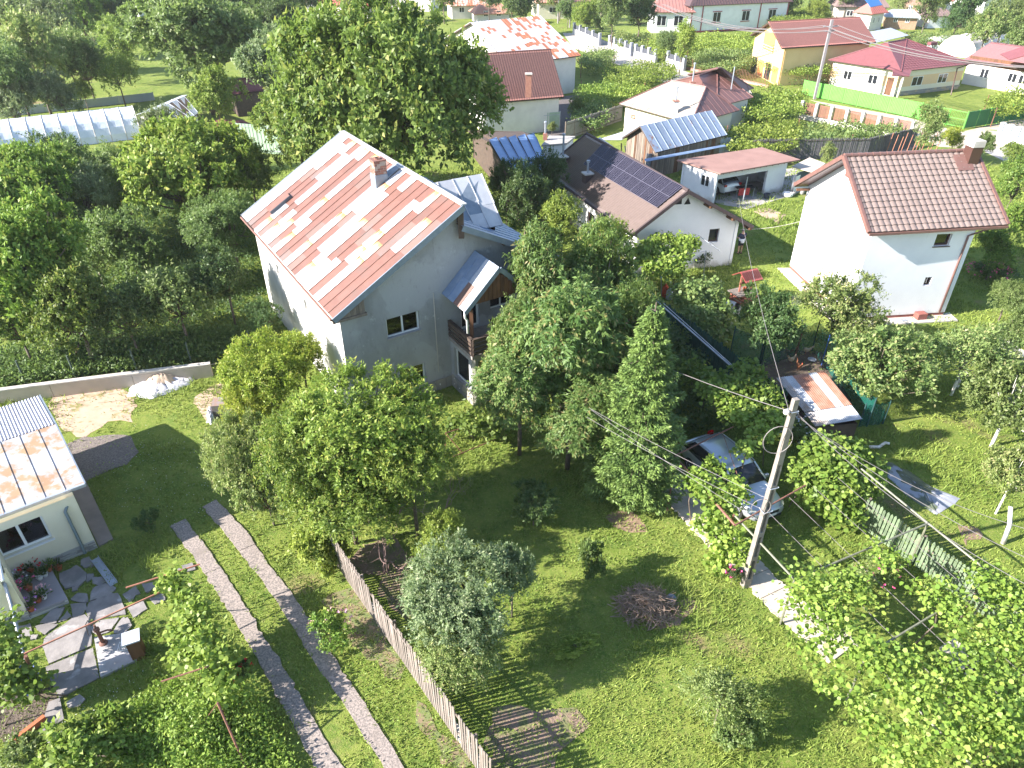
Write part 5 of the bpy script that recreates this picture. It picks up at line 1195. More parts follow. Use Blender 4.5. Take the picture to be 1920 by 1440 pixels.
for s in (.22, .52, .80):
    for z in (1.45, 3.3): piece('trim', UBOX, redtrim, t, p + dd_ * (L_ * s - .15) + nn_ * .02 + V3(0, 0, z), dd_ * (L_ * .08 + .3), nn_ * .07, V3(0, 0, .15))
t, Bq = boxhouse('white veranda wing with carved posts in front of the big white house', [(1222, 62), (1292, 62), (1300, 40), (1235, 35)], 3.6, white, mat('pink_brown_tile', (.30,.14,.12), bmp=0), 5.4, wins=[(0, .1, .35, 1.2, 2.9), (0, .55, .8, 1.2, 2.9)], name='veranda', cat='veranda')
far = [('house with long brown roof and blue solar collector near the top right', [(1565, 42), (1655, 44), (1700, 18), (1600, 16)], 3.0, beige, mat('brown_grey_roof', (.19,.13,.12), bmp=.05), 5.4),
       ('brown two storey house with balcony at the top right', [(1690, 32), (1735, 34), (1750, 8), (1690, 6)], 5.0, mat('brown_render', (.36,.22,.17), bmp=0), mat('brown_grey_roof', ()), 8.2),
       ('low pink roofed annex right of the brown two storey house', [(1735, 28), (1775, 26), (1780, 12), (1745, 12)], 2.6, offw, coral, 4.0),
       ('small white annex with red tiled roof beside the yellow house', [(1627, 58), (1650, 55), (1648, 38), (1622, 40)], 3.0, offw, mat('red_annex_tile', (.36,.12,.10), bmp=0), 4.6),
       ('brick outbuilding with pale sheet roof behind the burgundy roof', [(1660, 54), (1715, 56), (1712, 40), (1668, 38)], 2.2, mat('brick_wall', (.42,.27,.17), (.30,.18,.12), 4, bmp=.2), greygalv, 3.2),
       ('white walled hut with dark roof near the far vines', [(1738, 53), (1778, 52), (1776, 40), (1742, 40)], 2.2, white, mat('brown_grey_roof', ()), 3.2),
       ('white house among trees at the top right corner', [(1840, 28), (1900, 22), (1905, 2), (1850, 4)], 3.6, white, greygalv, 5.2),
       ('pale cottage with reddish roof at the top of the street', [(1010, 36), (1105, 34), (1100, 16), (1012, 18)], 3.2, cream2, mat('faded_red_roof', (.46,.24,.18), bmp=0), 5.0),
       ('house with white and orange roof at the top behind the walnut', [(848, 36), (915, 34), (905, 14), (850, 16)], 2.6, offw, mat('faded_orange_roof', (.55,.42,.36), (.45,.18,.10), 1.0, bmp=0, lo=.5, hi=.55), 5.0),
       ('low orange tiled roof with thin chimney at the top', [(895, 44), (955, 42), (950, 30), (900, 30)], 1.8, offw, mat('orange_tile', (.50,.25,.17), bmp=0), 3.2),
       ('red roofed house at the top left of the big walnut', [(600, 34), (690, 40), (700, 12), (612, 10)], 2.8, offw, mat('bright_red_roof', (.50,.10,.10), bmp=0), 5.2),
       ('red tiled house behind the crown of the big walnut', [(685, 20), (810, 22), (800, -4), (690, -4)], 3.2, offw, mat('bright_red_roof', ()), 6.0),
       ('low grey roofed shed under the dark trees at the top', [(575, 24), (610, 26), (612, 10), (580, 10)], 2.2, mat('grey_wall', (.3,.3,.3), bmp=0), mat('brown_grey_roof', ()), 3.0),
       ('crimson ribbed roof shed at the left edge', [(-60, 68), (46, 66), (46, 48), (-60, 46)], 2.4, offw, mat('crimson_roof', (.36,.05,.09), bmp=0), 4.0),
       ('white house glimpsed between the trees at the top left', [(225, 30), (262, 32), (262, 8), (230, 6)], 3.5, white, mat('orange_tile', ()), 5.0)]
for l_, b_, zt, wm, rm, zr in far: boxhouse(l_, b_, zt, wm, rm, zr, wins=[(0, .2, .34, 1.2, 2.2), (0, .6, .74, 1.2, 2.2)], hiproof='two storey' not in l_)
cq = G(1632, 14, 4.6); single('solar_collector', MB().frame(cq, (2.6, 1.4, .2), (-1.2, 1.6, 1.6), (0, -.1, .1)), mat('collector_blue', (.05,.16,.45), bmp=0, rough=.2), 'blue solar collector on the long brown roof', 'solar collector')
single('roof_sheet', MB().slab([G(1632, 82, 2.2), G(1705, 66, 2.2), G(1670, 52, 2.5), G(1628, 60, 2.5)], .05), greygalv, 'pale sheet roof over the yard between yellow and burgundy houses', 'roof sheet')
def hoop(name, label, a, b, w, h, m, n=12, seg=10, ribm=None):
    t = thing(name, label, 'greenhouse', (np.array(a) + b) / 2); a = np.array(a, float); b = np.array(b, float); d = unit(b - a); s = V3(d[1], -d[0], 0); vs = []; fs = []
    for i in range(seg + 1):
        c = a + (b - a) * i / seg; sag = .04 if i % 2 else 0
        for k in range(n + 1): g = math.pi * k / n; vs.append(c + s * math.cos(g) * (w / 2 - sag) + V3(0, 0, math.sin(g) * (h - sag)))
    for i in range(seg):
        for k in range(n): fs.append((i * (n + 1) + k, i * (n + 1) + k + 1, (i + 1) * (n + 1) + k + 1, (i + 1) * (n + 1) + k))
    for i in (0, seg): fs.append(tuple(i * (n + 1) + k for k in range(n + 1)))
    obj('film', mkmesh('film', vs, fs, smooth=False), m, t)
    mb = MB()
    for i in range(0, seg + 1, 2):
        c = a + (b - a) * i / seg; mb.tube([c + s * math.cos(math.pi * k / n) * (w / 2 + .01) + V3(0, 0, math.sin(math.pi * k / n) * (h + .01)) for k in range(n + 1)], .035, 5)
    mb.build('hoops', ribm or lightconcrete, t); return t
film = mat('milky_plastic_film', (.52,.56,.64), (.66,.68,.74), .9, rough=.35, bmp=.5, fine=1.3, bd=.08)
ga_, gb_ = G(-90, 290), G(262, 248)
hoop('polytunnel', 'long milky plastic polytunnel beyond the orchard', ga_, gb_, 5.2, 2.6, film, seg=24)
hoop('polytunnel', 'small plastic tunnel behind the burgundy roofed bungalow', G(1790, 106), G(1855, 92), 6, 3.0, mat('pink_film', (.60,.54,.55), bmp=.2, rough=.4), seg=8)
hoop('polytunnel', 'low clear tunnel just behind the burgundy roof ridge', G(1735, 96), G(1790, 90), 5, 2.0, film, seg=8)
root, rf_, cor, sl_ = gable_px('shed', 'grey sheet shed at the end of the polytunnel', (342, 232), (372, 212), (292, 206), 2.0, 2.9, offw, sheetcover(4, 1, lambda i, k: greygalv, h=.04), C=(352, 178), cat='shed', inset=(.2, .2))
root, rf_, cor, sl_ = gable_px('shed', 'maroon roofed shed half hidden by the orchard trees', (436, 178), (500, 170), (425, 152), 2.4, 3.4, wood_dark, tilecover(burg, .4, .4), cat='shed', inset=(.2, .2))
single('low_roof', MB().slab([G(400, 238, 1.8), G(480, 236, 1.8), G(455, 225, 2.0), G(405, 224, 2.0)], .08), burg, 'low maroon lean-to roof in front of the pale green fence', 'roof')
pst = panelfence('sheet_fence', 'long low grey sheet fence behind the polytunnel', G(-60, 226), G(290, 188), 0, .9, mat('grey_sheet', (.34,.38,.40), bmp=.05), steel, pitch=4, rails=False)
# ================================================================ FENCES, WALLS
bright = mat('bright_green_paint', (.13,.42,.065), (.11,.37,.055), 1, rough=.5, bmp=.03)
f0, f1, f2, f3 = G(1503, 178), G(1722, 224), G(1806, 242), G(1930, 222)
panelfence('green_fence', 'bright lime green sheet fence along the lane by the bungalow', f0, f1, .1, 1.75, bright, bright, pitch=1.9, rails=False, ribs=10)
gt = thing('gate', 'bright green mesh double gate at the end of the lime green fence', 'gate', (f1 + f2) / 2); mb = MB()
gd_ = unit(f2 - f1); Lgt = np.linalg.norm(f2 - f1)
for u_ in (0, .22, .25, .62, 1.0): mb.beam(f1 + gd_ * Lgt * u_, f1 + gd_ * Lgt * u_ + V3(0, 0, 1.75), .09, .09)
for z in (.15, .9, 1.65): mb.beam(f1 + V3(0, 0, z), f2 + V3(0, 0, z), .05, .06)
mb.build('gate_frame', bright, gt); mb = MB()
for k in range(30): mb.beam(f1 + gd_ * (Lgt * k / 30) + V3(0, 0, .15), f1 + gd_ * (Lgt * k / 30) + V3(0, 0, 1.65), .025, .02)
mb.build('mesh_bars', bright, gt)
panelfence('green_fence', 'dark side run of green fence at the lane corner', f2, f3, .1, 1.75, mat('green_sheet_b', (.04,.17,.06), bmp=.05), bright, pitch=1.9, rails=False, ribs=10)
# brown slatted fence with concrete posts
b0_, b1_ = G(1500, 222), G(1705, 262); t = thing('slat_fence', 'brown slatted fence with square concrete posts along the lane', 'fence', (b0_ + b1_) / 2)
bd = unit(b1_ - b0_); Lb_ = np.linalg.norm(b1_ - b0_); bn = V3(bd[1], -bd[0], 0)
mb = MB(); mb.frame(b0_, bd * Lb_, bn * .25, V3(0, 0, .45)); mb.build('footing', lightconcrete, t)
for k in range(8):
    piece('post', UBOX, lightconcrete, t, b0_ + bd * (Lb_ * k / 7 - .15), bd * .3, bn * .3, V3(0, 0, 1.9))
    if k < 7:
        w = Lb_ / 7
        for s in range(12): piece('slat', UBOX, mat('brown_slat', (.22,.10,.07), bmp=.1, var=.15), t, b0_ + bd * (Lb_ * k / 7 + .2 + (w - .4) * s / 12) + V3(0, 0, .5), bd * ((w - .4) / 12 * .7), bn * .03, V3(0, 0, 1.15))
        mb = MB(); mb.beam(b0_ + bd * (Lb_ * k / 7) + V3(0, 0, 1.68), b0_ + bd * (Lb_ * (k + 1) / 7) + V3(0, 0, 1.68), .05, .06); mb.build('rail', mat('brown_slat', ()), t)
# reed fence
reed = mat('reed_screen', (.15,.14,.15), (.09,.085,.10), 9, bmp=.8, stretch=(3,3,.3), fine=20, bd=.03)
r0_, r1_, r2_ = G(1405, 300), G(1622, 297), G(1712, 275)
for a, b, l_ in ((r0_, r1_, 'long dark grey reed screen fence behind the garage'), (r1_, r2_, 'shorter dark reed screen running towards the lane')):
    t = thing('reed_fence', l_, 'fence', (a + b) / 2); d = unit(b - a); L_ = np.linalg.norm(b - a); k = 0.0; n_ = V3(d[1], -d[0], 0); mb = MB()
    while k < L_: mb.frame(a + d * k, d * .05, n_ * random.uniform(.02, .06), V3(random.uniform(-.04, .04), 0, random.uniform(1.75, 1.95))); k += .062
    o = mb.build('reeds', reed, t, kind='stuff')
    mb = MB(); mb.beam(a + V3(0, 0, 1.7) + n_ * .07, b + V3(0, 0, 1.7) + n_ * .07, .03, .03); mb.build('rail', wood_dark, t)
# light fence bottom right of the lane
a, b = G(1864, 264), G(1960, 290); t = thing('concrete_fence', 'white panelled fence at the lane on the right edge', 'fence', (a + b) / 2); d = unit(b - a); n_ = V3(d[1], -d[0], 0); L_ = np.linalg.norm(b - a)
piece('wall', UBOX, white, t, a, d * L_, n_ * -.2, V3(0, 0, .6))
for k in range(6):
    piece('pillar', UBOX, white, t, a + d * (L_ * k / 6), d * .35, n_ * -.35, V3(0, 0, 1.8)); piece('panel', UBOX, mat('grey_white_panel', (.55,.56,.60), bmp=.1), t, a + d * (L_ * k / 6 + .45) - n_ * .08 + V3(0, 0, .65), d * (L_ / 6 - .6), n_ * -.05, V3(0, 0, 1.1))
# street wall with pillars
gp_ = mat('grey_pillar', (.36,.37,.42), bmp=.05); dkp = mat('dark_fence_infill', (.05,.055,.07), bmp=0)
def pillarwall(label, a, b, n, h=1.9):
    t = thing('garden_wall', label, 'wall', (a + b) / 2); d = unit(b - a); L_ = np.linalg.norm(b - a); n_ = V3(d[1], -d[0], 0)
    piece('low_wall', UBOX, offw, t, a, d * L_, n_ * -.25, V3(0, 0, .95))
    for k in range(n + 1): piece('pillar', UBOX, gp_, t, a + d * ((L_ - .4) * k / n) + n_ * .06, d * .42, n_ * -.42, V3(0, 0, h + .05))
    for k in range(n): piece('railing_panel', UBOX, dkp, t, a + d * ((L_ - .4) * k / n + .45) - n_ * .1 + V3(0, 0, .95), d * ((L_ - .4) / n - .5), n_ * -.04, V3(0, 0, h - 1.2))
pw = [G(1074, 64), G(1123, 86), G(1140, 90), G(1182, 106), G(1188, 108), G(1228, 119), G(1248, 122), G(1281, 133)]
pillarwall('street wall with grey pillars and clipped bushes behind, nearest the top', pw[0], pw[1], 4); pillarwall('street wall with grey pillars, second run down the street', pw[2], pw[3], 4)
pillarwall('street wall with grey pillars, third run with roses behind', pw[4], pw[5], 3); pillarwall('short street wall with grey pillars at the lower gate', pw[6], pw[7], 2)
t = thing('iron_gate', 'arched iron gate and railings along the lower street', 'gate', G(1340, 140)); mb = MB(); a, b = G(1285, 130), G(1440, 165); d = unit(b - a); L_ = np.linalg.norm(b - a)
for k in range(60): mb.tube([a + d * (L_ * k / 59), a + d * (L_ * k / 59) + V3(0, 0, 1.2 + .4 * abs(math.sin(k / 59 * math.pi * 5)))], .03, 4)
mb.beam(a + V3(0, 0, .3), b + V3(0, 0, .3), .05); mb.build('bars', rust_pipe, t)
piece('footing', UBOX, mat('pink_wall', (.50,.28,.24), bmp=.1), t, a, d * L_, V3(0, .2, 0), V3(0, 0, .35))
# clipped bushes behind the street wall
for i, (x, y) in enumerate(((1096, 56), (1105, 60), (1117, 63), (1128, 66))): plant('shrub', 'dark' if i % 2 else 'bright', G(x, y), (1.0, 1.0, 1.5), label='clipped dark round bush, one of four behind the top street wall', cat='bush', group='clipped bushes by the street', name='clipped_bush')
plant('shrub', 'grey', G(1131, 48), (1.3, 1.3, 2.0), label='cloud pruned blue green bush above the street wall', cat='bush', name='clipped_bush')
# ================================================================ PATHS AND SLABS
EXCL = []
def slabrun(name, left, right, m, segs, h=.05, jag=.05, gap=.03, kind='structure', label=None):
    """a strip between two lines of ground pixels, cast in separate slabs"""
    def samp(L, t):
        P = [G(*p) for p in L]; ds = np.cumsum([0] + [np.linalg.norm(P[i + 1] - P[i]) for i in range(len(P) - 1)]); x = t * ds[-1]
        i = min(len(P) - 2, int(np.searchsorted(ds, x, 'right') - 1)); f = (x - ds[i]) / (ds[i + 1] - ds[i]); return P[i] + (P[i + 1] - P[i]) * f
    root = bpy.data.objects.new(name, None); COL.objects.link(root); root['kind'] = kind; WM[root.name] = Matrix.Identity(4)
    r = np.random.default_rng(len(name) + segs); cuts = [0.0] + sorted([(k + r.uniform(-.25, .25)) / segs for k in range(1, segs)]) + [1.0]
    for a, b in zip(cuts[:-1], cuts[1:]):
        g = gap / max(1, np.linalg.norm(samp(left, 1) - samp(left, 0))) ; ts = np.linspace(a + g * .5, b - g * .5, 17)
        Lp = [samp(left, t) for t in ts]; Rp = [samp(right, t) for t in ts]
        for q in (Lp, Rp):
            for i in range(1, 16): q[i] = q[i] + np.append(r.normal(size=2) * jag, 0)
        poly = Lp + Rp[::-1]; mb = MB(); mb.prism(poly, -.1, h + r.uniform(-.012, .012)); mb.build('slab', m, root)
        EXCL.append(np.array([(l_ + (r2 - l_) * .055)[:2] for l_, r2 in zip(Lp, Rp)] + [(r2 + (l_ - r2) * .055)[:2] for l_, r2 in list(zip(Lp, Rp))[::-1]]))
    return root
slabrun('driveway', [(319, 988), (352, 1032), (387, 1080), (435, 1155), (490, 1250), (545, 1350), (592, 1440), (640, 1530)], [(348, 974), (378, 1015), (415, 1066), (447, 1115), (492, 1190), (540, 1265), (590, 1352), (642, 1440), (690, 1520)], exposed, 5, jag=.022, gap=.012)
slabrun('driveway', [(380, 952), (430, 1010), (485, 1080), (530, 1145), (585, 1235), (640, 1315), (705, 1415), (760, 1500)], [(406, 938), (455, 990), (521, 1080), (553, 1122), (592, 1180), (632, 1242), (682, 1318), (758, 1440), (800, 1510)], exposed, 4, jag=.02, gap=.012)
slabmat = mat('path_slab', (.50,.43,.36), (.40,.34,.285), 1.5, bmp=.25, c3=(.28,.24,.20), s3=.9)
slabrun('footpath', [(1238, 880), (1237, 925), (1290, 985), (1335, 1035), (1385, 1075), (1412, 1110), (1452, 1152), (1500, 1195), (1555, 1245)], [(1275, 870), (1290, 915), (1330, 960), (1372, 1005), (1425, 1052), (1460, 1090), (1510, 1130), (1560, 1170), (1610, 1205)], slabmat, 8, jag=.03, gap=.02)
slabrun('footpath', [(1760, 1215), (1810, 1275)], [(1790, 1195), (1840, 1240)], slabmat, 2)
slabrun('house_apron', [(130, 925), (215, 1015)], [(162, 905), (214, 1012)], concrete, 1) if False else None
def polyslab(name, px, m, h=.05, kind='structure', ex=True, jag=0, parent=None):
    pts = [G(*p)[:2] for p in px]; mb = MB(); mb.prism(pts, -.1, h); o = mb.build(name, m, parent, kind=kind)
    if ex: EXCL.append(np.array(pts))
    return o
polyslab('house_apron', [(186, 1026), (213, 1012), (160, 900), (120, 890)], mat('apron_concrete', (.30,.24,.20), (.22,.18,.155), 1.4, bmp=.3), .06)
# crazy paving: every flagstone an object
pave = bpy.data.objects.new('paving', None); COL.objects.link(pave); pave['kind'] = 'structure'; WM[pave.name] = Matrix.Identity(4)
flag = mat('flagstone', (.27,.245,.235), (.17,.155,.15), 2.2, bmp=.5, c3=(.40,.38,.37), s3=1.6, lo3=.60, hi3=.68, var=.12, fine=9, bd=.02)
def Z5(pts): return [(x / 5.142, 960 + y / 5.142) for x, y in pts]
fl = [[(790,470),(860,440),(900,520),(830,540),(785,520)], [(590,600),(690,560),(740,530),(830,600),(825,660),(760,715),(640,740),(590,660)], [(840,610),(900,600),(890,650),(840,680)], [(900,640),(980,635),(1030,680),(960,715),(900,700)],
      [(890,780),(930,730),(1020,700),(1110,740),(1080,790),(970,830),(880,860)], [(690,850),(760,790),(840,800),(850,870),(760,870)], [(845,950),(880,880),(1000,820),(1130,800),(1190,930),(1200,990),(1060,1010),(870,1050)], [(690,900),(830,885),(830,950),(790,1000),(710,1015)],
      [(400,1070),(500,960),(620,930),(560,1040),(530,1075)], [(570,1065),(650,960),(690,1020),(620,1050)], [(350,1110),(450,1080),(555,1090),(440,1180),(380,1150)], [(470,1200),(700,1040),(810,1010),(860,1080),(870,1270),(700,1340),(480,1420),(430,1290)],
      [(880,1120),(960,1060),(1140,1030),(1060,1150),(960,1190),(900,1160)], [(1110,1150),(1180,1040),(1230,1030),(1270,1100),(1200,1180),(1110,1170)], [(190,1110),(290,1085),(310,1170),(270,1240),(210,1240)], [(1190,800),(1310,725),(1350,790),(1250,870)], [(1240,930),(1380,870),(1415,940),(1290,1020)], [(1375,700),(1490,690),(1500,740),(1410,780)], [(1450,840),(1570,790),(1590,850),(1500,890)],
      [(700,730),(760,720),(750,760),(700,770)], [(300,1200),(370,1190),(350,1230),(300,1240)], [(1710,540),(1851,500),(1880,560),(1740,600)]]
r_ = np.random.default_rng(5)
for f_ in fl:
    px = Z5(f_); c_ = np.mean(np.array(px), 0); px = [tuple(c_ + (np.array(p) - c_) * 1.09) for p in px]; q = []
    for i in range(len(px)):
        a, b = np.array(px[i]), np.array(px[(i + 1) % len(px)]); q += [a, a * .66 + b * .34 + r_.normal(size=2) * .8, a * .34 + b * .66 + r_.normal(size=2) * .8]
    polyslab('flagstone', [tuple(p) for p in q], flag, .045 + r_.uniform(-.012, .012), kind=None, parent=pave)
for px in ([(84, 1253), (175, 1216), (187, 1272), (112, 1310)], [(83, 1214), (170, 1182), (172, 1212), (92, 1246)], [(125, 1318), (150, 1303), (161, 1312), (150, 1325), (128, 1328)], [(92, 1318), (113, 1310), (121, 1350), (75, 1378)], [(85, 1392), (120, 1370), (125, 1388), (95, 1395)]): polyslab('flagstone', px, flag, .05, kind=None, parent=pave)
polyslab('pump_base', [(178, 1198), (232, 1190), (258, 1240), (190, 1273)], mat('pump_slab', (.40,.38,.38), (.30,.28,.27), 2, bmp=.4, c3=(.58,.57,.60), s3=1.2), .09)
# hand pump
def PP(x, y, z): return G(x, y, z)
b = G(194, 1206, .09); T = thing('water_pump', 'rusty red hand pump beside the wash stand in the paved yard', 'water pump', b)
mb = MB(); mb.lathe(b, [(.13, 0), (.13, .04), (.06, .07), (.055, .6), (.09, .64), (.09, .72), (.03, .76), (.03, .9)], 12); mb.build('body', rust_pipe, T, smooth=False)
mb = MB(); mb.tube([b + V3(0, 0, .82), b + V3(-.25, .12, .95), b + V3(-.42, .16, .7), b + V3(-.45, .12, .25)], .018, 5); mb.build('handle', wire_m, T)
mb = MB(); mb.tube([b + V3(0, 0, .5), b + V3(.22, .12, .5), b + V3(.34, .2, .38)], .03, 6); mb.build('spout', rust_pipe, T)
b = G(262, 1228, 0); T = thing('wash_stand', 'brown wooden wash stand with a pale tray on top by the pump', 'wash stand', b); mb = MB(); mb.box(b, (.36, .42, .85), R(25)); mb.build('cabinet', wood_brown, T); mb = MB(); mb.box(b + V3(-.02, 0, .851), (.5, .5, .05), R(25)); mb.build('tray', mat('pale_tray', (.50,.52,.58), bmp=.05), T)
b = G(233, 1212, .10); T = thing('drain_grate', 'small white slatted grate on the pump slab', 'grate', b); mb = MB()
for k in range(8): mb.box(b + V3(-.17 + k * .048, k * .012, 0), (.02, .32, .03), R(14))
mb.box(b + V3(0, .16, -.004), (.40, .02, .03), R(14)); mb.box(b + V3(0, -.16, -.004), (.40, .02, .03), R(14)); mb.build('slats', white, T, kind='stuff')
# flower pots
def pot(px, py, z, r, m, flower, l_, leafy='dark', n=60, h=.35):
    b = G(px, py, z); T = thing('flower_pot', l_, 'flower pot', b); mb = MB(); mb.lathe(b, [(r * .65, 0), (r, r * 1.3), (r * 1.08, r * 1.3), (r * 1.08, r * 1.55), (r * .85, r * 1.5)], 12); mb.build('pot', m, T)
    rr = np.random.default_rng(int(px * 7 + py)); d = rnd_unit(n, rr); d[:, 2] = abs(d[:, 2]) + .25; P = b + np.array([0, 0, r * 1.4]) + d * (rr.uniform(.1, 1, n) * h * .6)[:, None]
    v, f = leaves(P, d / np.linalg.norm(d, axis=1)[:, None], rnd_unit(n, rr), .16, .05); obj('foliage', mkmesh('foliage', v, f, np.repeat(rr.uniform(0, .8, n), 4)), LEAF[leafy], T)
    if flower is not None:
        n2 = 16; d = rnd_unit(n2, rr); d[:, 2] = abs(d[:, 2]); P = b + np.array([0, 0, r * 1.4 + .1]) + d * h * .8; v, f = leaves(P, d, rnd_unit(n2, rr), .09, .09); obj('flowers', mkmesh('flowers', v, f), flower, T)
pinkf = mat('pink_petals', (.75,.12,.30), bmp=0); redf = mat('red_petals', (.65,.02,.03), bmp=0); purf = mat('purple_petals', (.45,.18,.60), bmp=0); pink2 = mat('pale_pink_petals', (.75,.42,.48), bmp=0); whf = mat('white_petals', (.8,.78,.8), bmp=0)
for a in ((112, 1068, .0, .12, terracotta, None, 'terracotta pot of red spiky leaves at the foot of the cream house wall'), (93, 1070, .2, .12, terracotta, None, 'terracotta pot with long strap leaves on the porch step', 'bright'), (86, 1080, .2, .10, white, None, 'white bowl pot on the porch step edge'), (76, 1086, .2, .11, white, None, 'white handled basket pot on the porch step'),
          (60, 1072, .2, .12, terracotta, redf, 'pot of red flowers against the cream house wall under the window'), (44, 1072, .2, .12, terracotta, purf, 'pot with purple flowers in the porch corner'), (30, 1066, .2, .12, white, redf, 'pot of crimson flowers in the innermost porch corner'), (36, 1096, .2, .13, white, whf, 'white pot with tiny white flowers on the porch'),
          (56, 1106, .2, .13, terracotta, pinkf, 'pot of bright pink geraniums in the middle of the porch'), (73, 1128, .2, .12, terracotta, None, 'orange terracotta pot near the porch step edge'), (84, 1122, .2, .10, white, pink2, 'white hanging bowl with pale pink blossoms on the step'), (60, 1145, .2, .11, terracotta, purf, 'pot with violet flowers at the lower end of the porch')): pot(*a)
# ================================================================ CENTRE PICKET FENCE
fa, fb = G(633, 1062), G(925, 1487)
T = thing('picket_fence', 'long grey wooden picket fence running down the middle of the garden', 'fence', (fa + fb) / 2); fd = unit(fb - fa); FL = np.linalg.norm(fb - fa); fn = V3(fd[1], -fd[0], 0)
piece('kerb', UBOX, lightconcrete, T, fa - fn * .02 + V3(0, 0, -.05), fd * FL, fn * -.22, V3(0, 0, .17))
fn = -fn if fn[0] > 0 else fn
def fz(t): return 1.68 + .03 * math.sin(t * 1.3)
n = int(FL / .115)
for k in range(n):
    t_ = k * .115; w = .075; lean = random.gauss(0, .03)
    if random.random() < .02: continue
    piece('picket', UBOX, wood_grey, T, fa + fd * t_ + fn * .03 + V3(0, 0, .16), fd * w, fn * .022, V3(0, 0, fz(t_) - .16 + random.uniform(-.05, .05)) + fd * lean)
for z in (.5, 1.35):
    piece('rail', UBOX, wood_old, T, fa + V3(0, 0, z), fd * FL, fn * .028, V3(0, 0, .07))
k = 0.0
while k < FL: piece('post', UBOX, wood_old, T, fa + fd * k - fn * .08, fd * .08, fn * .08, V3(0, 0, 1.6)); k += 2.2
for (u0, u1) in ((.9, 2.4), (3.4, 5.6)): piece('cap_rail', UBOX, wood_grey, T, fa + fd * u0 + fn * .056 + V3(0, 0, 1.5), fd * (u1 - u0), fn * .02, V3(0, 0, .055))
# ================================================================ RIGHT GREEN PICKET FENCE
UPICK = mkmesh('unit_picket', [(0,0,0),(1,0,0),(1,0,.94),(.5,0,1),(0,0,.94),(0,1,0),(1,1,0),(1,1,.94),(.5,1,1),(0,1,.94)], [(0,1,2,3,4),(9,8,7,6,5),(0,5,6,1),(1,6,7,2),(2,7,8,3),(3,8,9,4),(4,9,5,0)])
def pickets(label, a, b, m, h, pitch, w, railm, name='picket_fence', zs=(.3, .95), posts=2.2, flip=1, zb=.05):
    a = np.array(a, float); b = np.array(b, float); T = thing(name, label, 'fence', (a + b) / 2); d = unit(b - a); L_ = np.linalg.norm(b - a); n_ = V3(d[1], -d[0], 0) * flip; t_ = 0.0
    while t_ < L_: piece('picket', UPICK, m, T, a + d * t_ + n_ * .04 + V3(0, 0, zb), d * w, n_ * .02, V3(0, 0, h - zb + random.uniform(-.04, .04)) + d * random.uniform(-.015, .015)); t_ += pitch
    for z in zs: piece('rail', UBOX, railm, T, a + V3(0, 0, z), d * L_, n_ * .035, V3(0, 0, .08))
    t_ = 0.0
    while t_ < L_ + .01: piece('post', UBOX, railm, T, a + d * t_ - n_ * .09, d * .09, n_ * .085, V3(0, 0, h - .05)); t_ += posts
    return T
rf0, rf1 = G(1610, 985), G(1990, 1260)
pickets('faded green picket fence with pointed tops at the lower right', rf0, rf1, green_wood, 1.45, .135, .10, wood_old)
# ================================================================ DARK GREEN BOARD FENCE behind the cherry
df0, df1 = G(1205, 590), G(1460, 790)
pickets('dark green board fence between the cherry tree garden and the well lawn', df0, df1, dark_green, 1.75, .16, .145, dark_green, name='board_fence')
dd_ = unit(df1 - df0)
single('pipe', MB().tube([G(1190, 528, 2.0), G(1372, 688, 2.0)], .04, 6).tube([G(1192, 522, 2.1), G(1372, 684, 2.0)], .02, 5), steel, 'pair of grey pipes lying along the top of the dark green fence', 'pipe')
# ================================================================ LOW CONCRETE WALL on the left
wa, wb = G(-10, 760), G(102, 745); wc_ = G(400, 707)
T = thing('low_wall', 'low rendered concrete wall between the sand heap and the orchard', 'wall', (wa + wc_) / 2)
plast = mat('beige_wall_render', (.50,.42,.34), (.42,.35,.29), .8, bmp=.3, c3=(.36,.33,.30), s3=.5)
for a, b in ((wa, wb), (wb, wc_)):
    d = unit(b - a); n_ = V3(d[1], -d[0], 0); L_ = np.linalg.norm(b - a); k = max(1, int(L_ / 2.6))
    for i in range(k): piece('panel', UBOX, plast, T, a + d * (L_ * i / k + .01), d * (L_ / k - .02), n_ * -.2, V3(0, 0, .72))
    piece('coping', UBOX, lightconcrete, T, a + V3(0, 0, .722) + n_ * .03, d * L_, n_ * -.26, V3(0, 0, .06))
# leaning posts in the hedge behind the wall
pgm = mat('old_green_post', (.07,.10,.08), bmp=.1)
for i, (x0, y0, x1, y1) in enumerate(((52, 725, 32, 660), (145, 715, 117, 640), (260, 703, 240, 640), (362, 690, 343, 632), (475, 668, 457, 618))):
    z = htop(x0, y0, x1, y1); a = G(x0, y0); single('fence_post', MB().tube([a, V3(a[0], a[1], 1.5)], .045, 6), pgm, ['leftmost thin dark post in the undergrowth by the wall', 'second thin dark post standing in the undergrowth behind the wall', 'thin post behind the heap of sand, leaning in the hedge', 'thin green post at the right end of the low wall', 'thin green post close to the grey house corner'][i], 'post', group='hedge posts')
single('wire_mesh', MB().tube([G(52, 725, 1.4), G(145, 715, 1.4), G(260, 703, 1.4), G(362, 690, 1.4), G(475, 668, 1.4)], .012, 4), wire_m, 'wire strung between the hedge posts behind the low wall', 'wire')
